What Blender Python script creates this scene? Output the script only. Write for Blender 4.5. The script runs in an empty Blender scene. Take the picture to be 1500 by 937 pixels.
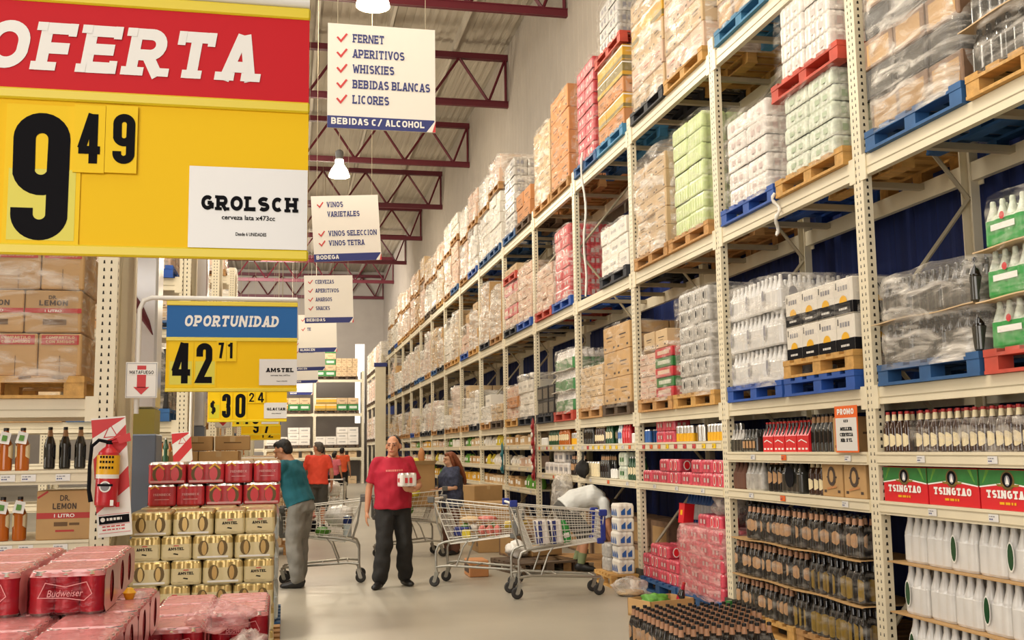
import bpy, math, random
from math import sin, cos, pi, radians
from mathutils import Vector, Matrix, noise as mnoise
random.seed(7)
SC = bpy.context.scene
COL = SC.collection
D = bpy.data

# ------------------------------------------------------------------ camera
F_PX, YAW, PITCH, ROLL, EYE = 1555.19, .2109, .1204, -.0136, 1.56
fwd = Vector((sin(YAW)*cos(PITCH), cos(YAW)*cos(PITCH), sin(PITCH)))
rgt = Vector((cos(YAW), -sin(YAW), 0)); upv = rgt.cross(fwd)
cr, sr = cos(ROLL), sin(ROLL)
R_ = cr*rgt + sr*upv; U_ = cr*upv - sr*rgt
cam = D.cameras.new('camera'); cam.sensor_width = 36; cam.lens = F_PX/1500*36
cam.clip_start = .05; cam.clip_end = 300
cam_o = D.objects.new('camera', cam); COL.objects.link(cam_o)
cam_o.matrix_world = Matrix(((R_.x, U_.x, -fwd.x, 0), (R_.y, U_.y, -fwd.y, 0), (R_.z, U_.z, -fwd.z, EYE), (0, 0, 0, 1)))
SC.camera = cam_o

# ------------------------------------------------------------------ light, exposure
SC.view_settings.view_transform = 'Standard'
SC.view_settings.look = 'None'
SC.view_settings.gamma = 1
SC.view_settings.use_curve_mapping = False
SC.view_settings.exposure = -.66
W = D.worlds.new('world'); SC.world = W; W.use_nodes = True
W.node_tree.nodes['Background'].inputs[0].default_value = (1, .93, .82, 1)
W.node_tree.nodes['Background'].inputs[1].default_value = .04
try:
    SC.cycles.max_bounces = 6; SC.cycles.diffuse_bounces = 3; SC.cycles.glossy_bounces = 3
    SC.cycles.transparent_max_bounces = 14; SC.cycles.transmission_bounces = 4
    SC.cycles.use_denoising = True
    SC.cycles.sample_clamp_indirect = 6
    SC.cycles.caustics_reflective = False; SC.cycles.caustics_refractive = False
except Exception:
    pass
def area(name, loc, tgt, sx, sy, power, col=(1, .93, .80)):
    l = D.lights.new(name, 'AREA'); l.shape = 'RECTANGLE'; l.size = sx; l.size_y = sy
    l.energy = power; l.color = col
    o = D.objects.new(name, l); COL.objects.link(o); o.location = loc
    o.rotation_euler = (Vector(tgt) - Vector(loc)).to_track_quat('-Z', 'Y').to_euler()
    return o
LAMP_W = 560
area('skylight_glow', (-2.2, 20, 10.4), (-2.2, 20, 0), 3.0, 46, 2600, (1, .96, .90))
area('left_fill', (-6.5, 9, 9.5), (3.5, 12, 0.5), 3.0, 26, 3200, (1, .96, .89))  # added fill from upper left to brighten the lower rack fronts, no skylight there
area('far_wall_fill', (-2, 46, 9.5), (2.5, 56, 4), 5, 6, 2300, (1, .93, .86))  # added fill aimed at the end wall to lift the far aisle
area('front_fill', (-3.5, -6.0, 4.0), (1.5, 9, 2.2), 8, 5, 1000, (1, .95, .88))  # added frontal fill behind the camera; the back wall has no opening

# ------------------------------------------------------------------ materials
def C(h):
    h = h.lstrip('#')
    v = [int(h[i:i+2], 16)/255 for i in (0, 2, 4)]
    return tuple((c/12.92 if c <= .04045 else ((c+.055)/1.055)**2.4) for c in v) + (1,)
MATS = {}
def mat(name, hexc, rough=.5, metal=0, var=0, vs=6, bump=0, bs=30, coat=0, emit=0, rnd=0, stretch=None, spec=None):
    """principled material; var = noise variation of the colour, rnd = per-object brightness variation"""
    m = D.materials.new(name); m.use_nodes = True
    nt = m.node_tree; N = nt.nodes; L = nt.links; b = N['Principled BSDF']
    c = C(hexc); b.inputs['Base Color'].default_value = c
    b.inputs['Roughness'].default_value = rough; b.inputs['Metallic'].default_value = metal
    if spec is not None: b.inputs['Specular IOR Level'].default_value = spec
    if coat: b.inputs['Coat Weight'].default_value = coat; b.inputs['Coat Roughness'].default_value = .12
    if emit:
        b.inputs['Emission Color'].default_value = c; b.inputs['Emission Strength'].default_value = emit
    src = None
    if var or bump:
        tc = N.new('ShaderNodeTexCoord'); mp = N.new('ShaderNodeMapping')
        L.new(tc.outputs['Object'], mp.inputs[0])
        if stretch: mp.inputs['Scale'].default_value = stretch
    if var:
        n = N.new('ShaderNodeTexNoise'); n.inputs['Scale'].default_value = vs; n.inputs['Detail'].default_value = 5
        L.new(mp.outputs[0], n.inputs['Vector'])
        mr = N.new('ShaderNodeMapRange'); mr.inputs[1].default_value = .3; mr.inputs[2].default_value = .7
        mr.inputs[3].default_value = 1-var; mr.inputs[4].default_value = 1+var
        L.new(n.outputs[0], mr.inputs[0]); src = mr.outputs[0]
    if rnd:
        oi = N.new('ShaderNodeObjectInfo'); mr = N.new('ShaderNodeMapRange')
        mr.inputs[3].default_value = 1-rnd; mr.inputs[4].default_value = 1+rnd*.6
        L.new(oi.outputs['Random'], mr.inputs[0])
        if src:
            mu = N.new('ShaderNodeMath'); mu.operation = 'MULTIPLY'
            L.new(src, mu.inputs[0]); L.new(mr.outputs[0], mu.inputs[1]); src = mu.outputs[0]
        else: src = mr.outputs[0]
    if src:
        hv = N.new('ShaderNodeHueSaturation'); hv.inputs['Color'].default_value = c
        L.new(src, hv.inputs['Value']); L.new(hv.outputs[0], b.inputs['Base Color'])
    if bump:
        n2 = N.new('ShaderNodeTexNoise'); n2.inputs['Scale'].default_value = bs; n2.inputs['Detail'].default_value = 4
        L.new(mp.outputs[0], n2.inputs['Vector'])
        bp = N.new('ShaderNodeBump'); bp.inputs['Strength'].default_value = bump; bp.inputs['Distance'].default_value = .02
        L.new(n2.outputs[0], bp.inputs['Height']); L.new(bp.outputs[0], b.inputs['Normal'])
    MATS[name] = m
    return m
def film(name, lo, hi, tint='#f4ece0', rough=.16, scale=5, stretch=(1, .7, 2.6), bump=.55):
    """clear stretch film: mostly see-through, creases catch the light"""
    m = D.materials.new(name); m.use_nodes = True
    nt = m.node_tree; N = nt.nodes; L = nt.links; b = N['Principled BSDF']; out = N['Material Output']
    b.inputs['Base Color'].default_value = C(tint); b.inputs['Roughness'].default_value = rough
    b.inputs['Specular IOR Level'].default_value = .9
    tc = N.new('ShaderNodeTexCoord'); mp = N.new('ShaderNodeMapping'); mp.inputs['Scale'].default_value = stretch
    mp.inputs['Rotation'].default_value = (.35, .1, .2)
    L.new(tc.outputs['Object'], mp.inputs[0])
    n = N.new('ShaderNodeTexNoise'); n.inputs['Scale'].default_value = scale; n.inputs['Detail'].default_value = 6
    n.inputs['Distortion'].default_value = .8
    L.new(mp.outputs[0], n.inputs['Vector'])
    mr = N.new('ShaderNodeMapRange'); mr.inputs[1].default_value = .45; mr.inputs[2].default_value = .70
    mr.inputs[3].default_value = lo; mr.inputs[4].default_value = hi
    L.new(n.outputs[0], mr.inputs[0])
    n2 = N.new('ShaderNodeTexNoise'); n2.inputs['Scale'].default_value = scale*2.2; n2.inputs['Detail'].default_value = 5
    L.new(mp.outputs[0], n2.inputs['Vector'])
    bp = N.new('ShaderNodeBump'); bp.inputs['Strength'].default_value = bump; bp.inputs['Distance'].default_value = .03
    L.new(n2.outputs[0], bp.inputs['Height']); L.new(bp.outputs[0], b.inputs['Normal'])
    tr = N.new('ShaderNodeBsdfTransparent'); mx = N.new('ShaderNodeMixShader')
    L.new(mr.outputs[0], mx.inputs[0]); L.new(tr.outputs[0], mx.inputs[1]); L.new(b.outputs[0], mx.inputs[2])
    L.new(mx.outputs[0], out.inputs['Surface'])
    MATS[name] = m
    return m
mat('cream', '#e6dabd', .42, var=.05, vs=3, bump=.05, bs=60)
mat('cream_dull', '#b5a88c', .5, var=.08, vs=4)
mat('hole', '#2a241c', .9)
mat('dark', '#17130f', .8)
mat('guard', '#4b473c', .6, var=.15, vs=8)
mat('floor', '#aca493', .34, var=.09, vs=.9, bump=.03, bs=9)
mat('wall_grey', '#aaa196', .75, var=.05, vs=1.5)
mat('navy', '#162a66', .7, var=.2, vs=2, stretch=(1, 8, .4))
mat('ceiling', '#b7ae9f', .8, var=.05, vs=.7)
mat('purlin', '#c4bcae', .6)
mat('maroon', '#5c1422', .5, var=.1, vs=2)
mat('skylight', '#fffaf0', .6, emit=2.2)
mat('lamp_glow', '#fff0d2', .5, emit=14)
mat('steel', '#d6d6d8', .28, metal=.7, var=.06, vs=2, bump=.06, bs=5)
mat('chrome', '#a9a69c', .32, metal=.75, spec=.6)
mat('wire', '#dedacf', .35, metal=.25)
mat('white_paint', '#eeeae2', .4)
mat('rubber', '#2c2a28', .7)
mat('grey_plastic', '#6b6a66', .5)
mat('blue_plastic', '#23358c', .4)
mat('wood', '#b98a54', .75, var=.22, vs=4, bump=.15, bs=20, rnd=.18, stretch=(1, 5, 5))
mat('wood_yellow', '#c99a55', .7, var=.18, vs=4, bump=.15, bs=20, stretch=(1, 5, 5))
mat('wood_dark', '#5d4a38', .8, var=.25, vs=4, rnd=.2, stretch=(1, 5, 5))
mat('pal_blue', '#2c5a8c', .65, var=.2, vs=6, rnd=.2)
mat('pal_royal', '#2350a0', .6, var=.15, vs=6)
mat('pal_teal', '#3f7fa6', .65, var=.2, vs=6)
mat('pal_red', '#c04a38', .65, var=.18, vs=6, rnd=.12)
mat('pal_black', '#2b2d33', .7, var=.2, vs=6)
mat('kraft', '#c29a66', .7, var=.07, vs=5, rnd=.12, bump=.05, bs=12)
mat('tan', '#d2b48a', .7, var=.08, vs=5, rnd=.12)
mat('orange_carton', '#c98a55', .7, var=.07, vs=5, rnd=.1)
mat('pink_tan', '#d9b9a0', .65, var=.12, vs=7, rnd=.12)
mat('white_carton', '#e9e1d3', .6, var=.05, vs=6, rnd=.06)
mat('yellow_carton', '#d9a531', .6, var=.08, vs=6, rnd=.08)
mat('olive_carton', '#8a7a45', .6, var=.1, vs=6)
mat('brown_carton', '#8a6b52', .6, var=.3, vs=9, rnd=.15)
mat('black_carton', '#231f1e', .5, var=.3, vs=9)
mat('tape', '#c9a878', .3)
mat('flap_line', '#6d5237', .8)
mat('print_dark', '#4a3a30', .7)
mat('print_red', '#b5332f', .6)
mat('ink', '#131216', .85, spec=.15)
mat('ink_grey', '#8c8a90', .7)
mat('navy_print', '#2b3478', .55)
mat('red_print', '#d0373a', .55)
mat('white_print', '#f5f1ea', .5)
mat('sign_white', '#f1ebe0', .5)
mat('paper', '#e6e3df', .35, coat=.4)
mat('yellow', '#f8c808', .6, spec=.25)
mat('yellow_edge', '#e9cf1f', .35)
mat('card_yellow', '#facf14', .55, spec=.25)
mat('card_lime', '#dccf25', .4)
mat('oferta_red', '#cf1824', .6, spec=.25)
mat('opor_blue', '#2b69ad', .6, spec=.25)
mat('promo_orange', '#ee6a25', .5)
mat('red', '#c5202a', .35, coat=.3)
mat('red_bright', '#dd2630', .3, coat=.4)
mat('red_tin', '#b8202c', .25, metal=.35, coat=.3)
mat('can_top', '#d6d3cd', .28, metal=.9)
mat('gold_tin', '#cfb370', .28, metal=.45, coat=.3, rnd=.06)
mat('gold_pale', '#e0cf9e', .35, coat=.3)
mat('gold_dark', '#6b5426', .5)
mat('amber_yellow', '#f0b41c', .4)
mat('pink_film', '#e5a19f', .28, coat=.5, var=.12, vs=14)
mat('pack_sage', '#a9bb9a', .4, coat=.3)
mat('pack_blush', '#cbb5ae', .4, coat=.3)
mat('pink_pack', '#d0485a', .35, coat=.4, var=.28, vs=26, rnd=.1)
mat('pack_white', '#e4dcd4', .35, coat=.35, var=.18, vs=24, rnd=.06, stretch=(1, 1, .5))
mat('pack_grey', '#b4afa7', .35, coat=.35, var=.28, vs=22, rnd=.08)
mat('pack_green', '#cfd6c2', .35, coat=.35, var=.22, vs=24, rnd=.06)
mat('pack_lime', '#c4d391', .4, coat=.3, var=.2, vs=12, rnd=.08)
mat('pack_red', '#c9333c', .4, coat=.35, var=.2, vs=14, rnd=.08)
mat('white_bottle_film', '#dedbd6', .3, coat=.45, var=.05, vs=8)
mat('green', '#2f7a3a', .35, coat=.3, var=.12, vs=12)
mat('green_bright', '#2f9a45', .4)
mat('green_dark', '#1c4a2a', .3, coat=.4)
mat('beer_dark', '#16110d', .12, coat=.6)
mat('beer_grey', '#37352f', .25, coat=.5, var=.12, vs=20)
mat('beer_brown', '#3a2012', .12, coat=.6)
mat('amber_glass', '#b9621a', .15, coat=.5)
mat('label_tan', '#b98e64', .5, var=.1, vs=40)
mat('label_pink', '#b98a6a', .5, var=.08, vs=40)
mat('label_cream', '#ead9b0', .5, var=.08, vs=40)
mat('cap_black', '#1d1b1a', .4)
mat('cap_red', '#b32a28', .4)
mat('gold_label', '#8f7226', .45, var=.15, vs=30)
mat('water_clear', '#c9d3d6', .15, coat=.5, var=.1, vs=20)
mat('blue_can', '#2d62a8', .35, coat=.3)
mat('teal_card', '#1f6d74', .5)
mat('crimson_card', '#a0242c', .5)
mat('skin', '#c98f6c', .55, var=.05, vs=10)
mat('skin_fair', '#d8a583', .55, var=.05, vs=10)
mat('hair_black', '#17120f', .55, bump=.5, bs=70)
mat('hair_grey', '#5d554c', .6, bump=.5, bs=70)
mat('hair_auburn', '#8a4a26', .5, var=.2, vs=20, bump=.5, bs=60, stretch=(5, 5, .6))
mat('cloth_red', '#b0142f', .8, var=.07, vs=6, bump=.35, bs=9)
mat('cloth_teal', '#1b6472', .85, var=.08, vs=6, bump=.35, bs=9)
mat('cloth_orange', '#ee4f36', .8, var=.05, vs=6, bump=.3, bs=9)
mat('cloth_orange2', '#f2663a', .8, var=.05, vs=6, bump=.3, bs=9)
mat('cloth_pink', '#e0707c', .8, var=.05, vs=6, bump=.3, bs=9)
mat('cloth_blue', '#3a4a86', .8)
mat('cloth_white', '#dcdcd6', .85, var=.04, vs=6, bump=.35, bs=9)
mat('cloth_black', '#23211f', .85, var=.12, vs=7, bump=.4, bs=10)
mat('denim', '#85827b', .85, var=.22, vs=5, bump=.4, bs=10)
mat('shorts_grey', '#4a4742', .85, var=.1, vs=6, bump=.3, bs=10)
mat('cloth_pattern', '#3d4258', .85, var=.45, vs=24, bump=.3, bs=10)
mat('cloth_brown', '#6a4636', .85, var=.1, vs=6)
mat('sock_green', '#7f8a63', .9)
mat('shoe_black', '#1a1817', .45)
mat('bag_white', '#e9e4da', .3, coat=.3, var=.06, vs=10, bump=.5, bs=16)
mat('produce_green', '#5f9a35', .5, var=.25, vs=14, bump=.4, bs=20)
mat('produce_yellow', '#d9c23a', .45, var=.12, vs=12)
mat('meat_pink', '#d2776a', .5, var=.3, vs=18)
mat('oil', '#b89a25', .15, coat=.5)
mat('bluish_panel', '#6f7a8c', .4, metal=.3, var=.15, vs=1.5)
mat('olive_panel', '#9a8f45', .5)
film('film', .05, .55)
film('film_light', .02, .30, scale=6)
film('film_heavy', .12, .78, scale=4.5)
film('film_redtint', .10, .5, tint='#c3303c', scale=8, rough=.2)
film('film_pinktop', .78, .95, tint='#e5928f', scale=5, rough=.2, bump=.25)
film('film_cloud', .30, .92, tint='#fbf5ea', scale=5)
film('film_pink', .25, .8, tint='#f2b9b4', scale=7, rough=.2)
film('bag_clear', .25, .75, scale=9, stretch=(1, 1, 1))
# ------------------------------------------------------------------ mesh helpers
class MB:
    def __init__(s): s.v = []; s.f = []; s.m = []; s.s = []; s.mats = []
    def mi(s, m):
        if m not in s.mats: s.mats.append(m)
        return s.mats.index(m)
    def add(s, vs, fs, m, smooth=False):
        o = len(s.v); k = s.mi(m)
        s.v.extend([tuple(v) for v in vs])
        for f in fs: s.f.append(tuple(i+o for i in f)); s.m.append(k); s.s.append(smooth)
    def quad(s, a, b, c, d, m): s.add([a, b, c, d], [(0, 1, 2, 3)], m)
    def box(s, x0, x1, y0, y1, z0, z1, m):
        s.add([(x0,y0,z0),(x1,y0,z0),(x1,y1,z0),(x0,y1,z0),(x0,y0,z1),(x1,y0,z1),(x1,y1,z1),(x0,y1,z1)],
              [(0,3,2,1),(4,5,6,7),(0,1,5,4),(1,2,6,5),(2,3,7,6),(3,0,4,7)], m)
    def cbox(s, x0, x1, y0, y1, z0, z1, m, c=.008):
        """box with chamfered edges"""
        V = []; idx = {}
        X = (x0, x1); Y = (y0, y1); Z = (z0, z1)
        for i in (0, 1):
            for j in (0, 1):
                for k in (0, 1):
                    sx, sy, sz = (c, -c)[i], (c, -c)[j], (c, -c)[k]
                    idx[i,j,k,'x'] = len(V); V.append((X[i], Y[j]+sy, Z[k]+sz))
                    idx[i,j,k,'y'] = len(V); V.append((X[i]+sx, Y[j], Z[k]+sz))
                    idx[i,j,k,'z'] = len(V); V.append((X[i]+sx, Y[j]+sy, Z[k]))
        Fs = []
        for i in (0, 1):
            q = [idx[i,0,0,'x'], idx[i,1,0,'x'], idx[i,1,1,'x'], idx[i,0,1,'x']]; Fs.append(q if i else q[::-1])
            q = [idx[0,i,0,'y'], idx[1,i,0,'y'], idx[1,i,1,'y'], idx[0,i,1,'y']]; Fs.append(q[::-1] if i else q)
            q = [idx[0,0,i,'z'], idx[1,0,i,'z'], idx[1,1,i,'z'], idx[0,1,i,'z']]; Fs.append(q if i else q[::-1])
        for a in (0, 1):
            for b in (0, 1):
                e = a ^ b
                q = [idx[0,a,b,'y'], idx[1,a,b,'y'], idx[1,a,b,'z'], idx[0,a,b,'z']]; Fs.append(q if not e else q[::-1])
                q = [idx[a,0,b,'x'], idx[a,1,b,'x'], idx[a,1,b,'z'], idx[a,0,b,'z']]; Fs.append(q[::-1] if not e else q)
                q = [idx[a,b,0,'x'], idx[a,b,1,'x'], idx[a,b,1,'y'], idx[a,b,0,'y']]; Fs.append(q if not e else q[::-1])
        for i in (0, 1):
            for j in (0, 1):
                for k in (0, 1):
                    q = [idx[i,j,k,'x'], idx[i,j,k,'y'], idx[i,j,k,'z']]
                    Fs.append(q if (i+j+k) % 2 else q[::-1])
        s.add(V, Fs, m)
    def ring_tube(s, rings, m, cap=True, smooth=True, closed=False):
        n = len(rings[0]); V = [p for r in rings for p in r]; Fs = []
        R = len(rings)
        for i in range(R if closed else R-1):
            a, b = i*n, ((i+1) % R)*n
            for j in range(n): k = (j+1) % n; Fs.append((a+j, a+k, b+k, b+j))
        s.add(V, Fs, m, smooth)
        if cap and not closed:
            s.add(rings[0], [tuple(range(n))[::-1]], m); s.add(rings[-1], [tuple(range(n))], m)
    def tube(s, pts, r, m, n=8, cap=True, smooth=True):
        pts = [Vector(p) for p in pts]; rs = r if isinstance(r, (list, tuple)) else [r]*len(pts)
        rings = []; up = None
        for i, p in enumerate(pts):
            t = (pts[min(i+1, len(pts)-1)] - pts[max(i-1, 0)]).normalized()
            if up is None:
                up = Vector((0, 0, 1)) if abs(t.z) < .9 else Vector((1, 0, 0))
            a = t.cross(up).normalized(); b = a.cross(t).normalized(); up = b
            rings.append([p + rs[i]*(cos(2*pi*j/n)*a + sin(2*pi*j/n)*b) for j in range(n)])
        s.ring_tube([r_[::-1] for r_ in rings], m, cap, smooth)
    def lathe(s, prof, m, cx=0, cy=0, n=12, cap=True):
        """prof: list of (r, z) or (r, z, material of the band above)"""
        for i in range(len(prof)-1):
            a, b = prof[i], prof[i+1]; mm = a[2] if len(a) > 2 else m
            ra = [(cx+a[0]*cos(2*pi*j/n), cy+a[0]*sin(2*pi*j/n), a[1]) for j in range(n)]
            rb = [(cx+b[0]*cos(2*pi*j/n), cy+b[0]*sin(2*pi*j/n), b[1]) for j in range(n)]
            s.ring_tube([ra, rb], mm, False)
        a = prof[0]; b = prof[-1]
        if cap:
            s.add([(cx+b[0]*cos(2*pi*j/n), cy+b[0]*sin(2*pi*j/n), b[1]) for j in range(n)], [tuple(range(n))], b[2] if len(b) > 2 else m)
            s.add([(cx+a[0]*cos(2*pi*j/n), cy+a[0]*sin(2*pi*j/n), a[1]) for j in range(n)], [tuple(range(n))[::-1]], m)
    def ell(s, c, r, m, rot=None, nu=14, nv=9, jit=0, seed=0):
        V = []; Fs = []; c = Vector(c)
        for i in range(nv+1):
            th = pi*i/nv
            for j in range(nu):
                ph = 2*pi*j/nu
                p = Vector((sin(th)*cos(ph), sin(th)*sin(ph), cos(th)))
                k = 1
                if jit: k = 1 + jit*mnoise.noise(p*2.2 + Vector((seed, seed*.7, 0))) + .4*jit*mnoise.noise(p*5.5 + Vector((seed, 3, seed)))
                p = Vector((p.x*r[0]*k, p.y*r[1]*k, p.z*r[2]*k))
                if rot: p = rot @ p
                V.append(c+p)
        for i in range(nv):
            for j in range(nu):
                k = (j+1) % nu; Fs.append((i*nu+j, (i+1)*nu+j, (i+1)*nu+k, i*nu+k))
        s.add(V, Fs, m, True)
    def cap_limb(s, pts, rs, m, n=12):
        s.tube(pts, rs, m, n)
        for p, r in zip(pts, rs): s.ell(p, (r, r, r), m, nu=n, nv=8)
    def loft(s, rings, m, n=20):
        """rings: (centre, side vector*rx, front vector*ry)"""
        R = []
        for c, a, b in rings:
            c, a, b = Vector(c), Vector(a), Vector(b)
            R.append([c + cos(2*pi*j/n)*a + sin(2*pi*j/n)*b for j in range(n)])
        nrm = (Vector(rings[0][1]).cross(Vector(rings[0][2]))).dot(Vector(rings[-1][0])-Vector(rings[0][0]))
        if nrm < 0: R = [r[::-1] for r in R]
        s.ring_tube(R, m)
    def xf(s, M):
        s.v = [tuple(M @ Vector(v)) for v in s.v]; return s
    def mesh(s, name):
        me = D.meshes.new(name); me.from_pydata(s.v, [], s.f)
        for m in s.mats: me.materials.append(MATS[m])
        me.polygons.foreach_set('material_index', s.m); me.polygons.foreach_set('use_smooth', s.s)
        me.update(); return me
    def build(s, name, parent=None, loc=(0,0,0), rot=(0,0,0)):
        return inst(name, s.mesh(name), parent, loc, rot)
def inst(name, me, parent=None, loc=(0,0,0), rot=(0,0,0), scale=(1,1,1)):
    o = D.objects.new(name, me); COL.objects.link(o)
    o.location = loc; o.rotation_euler = rot if isinstance(rot, (tuple, list)) else (0, 0, rot); o.scale = scale
    if parent: o.parent = parent
    return o
def tag(o, label, cat, group=None, kind=None):
    o['label'] = label; o['category'] = cat
    if group: o['group'] = group
    if kind: o['kind'] = kind
    return o
def thing(name, label, cat, loc=(0,0,0), rotz=0, group=None):
    return tag(inst(name, None, None, loc, (0, 0, rotz)), label, cat, group)
def struct(name, mb, label=None, loc=(0,0,0)):
    o = mb.build(name, None, loc); o['kind'] = 'structure'
    if label: o['label'] = label
    return o
PROTO = {}
def proto(key, fn):
    if key not in PROTO: PROTO[key] = fn().mesh(str(key[0]))
    return PROTO[key]
def clone(root, loc, rotz=0, label=None, group=None):
    r = root.copy(); COL.objects.link(r); r.location = loc; r.rotation_euler = (0, 0, rotz)
    if label: r['label'] = label
    if group: r['group'] = group
    for ch in root.children:
        c = ch.copy(); COL.objects.link(c); c.parent = r
        for g in ch.children:
            d = g.copy(); COL.objects.link(d); d.parent = c
    return r
def remesh(mb, voxel, it=4, name='body', fold=0):
    me = mb.mesh(name); o = D.objects.new('tmp', me); COL.objects.link(o)
    md = o.modifiers.new('r', 'REMESH'); md.mode = 'VOXEL'; md.voxel_size = voxel; md.use_smooth_shade = True
    sm = o.modifiers.new('s', 'SMOOTH'); sm.factor = .5; sm.iterations = it
    dg = bpy.context.evaluated_depsgraph_get(); dg.update()
    out = D.meshes.new_from_object(o.evaluated_get(dg)); out.name = name
    mats = list(me.materials)
    D.objects.remove(o); D.meshes.remove(me)
    out.materials.clear()
    if fold:                                            # cloth folds
        ns = [v.normal.copy() for v in out.vertices]
        for v, n_ in zip(out.vertices, ns):
            p = v.co
            v.co = p + n_*fold*(mnoise.noise(Vector((p.x*7+p.z*3, p.y*7, p.z*9-p.x*5)))*1.1 + .5*mnoise.noise(Vector((p.x*16, p.y*16, p.z*13+p.x*9))))
    for m in mats[:1]: out.materials.append(m)
    out.polygons.foreach_set('use_smooth', [True]*len(out.polygons))
    out.polygons.foreach_set('material_index', [0]*len(out.polygons))
    return out

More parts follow.
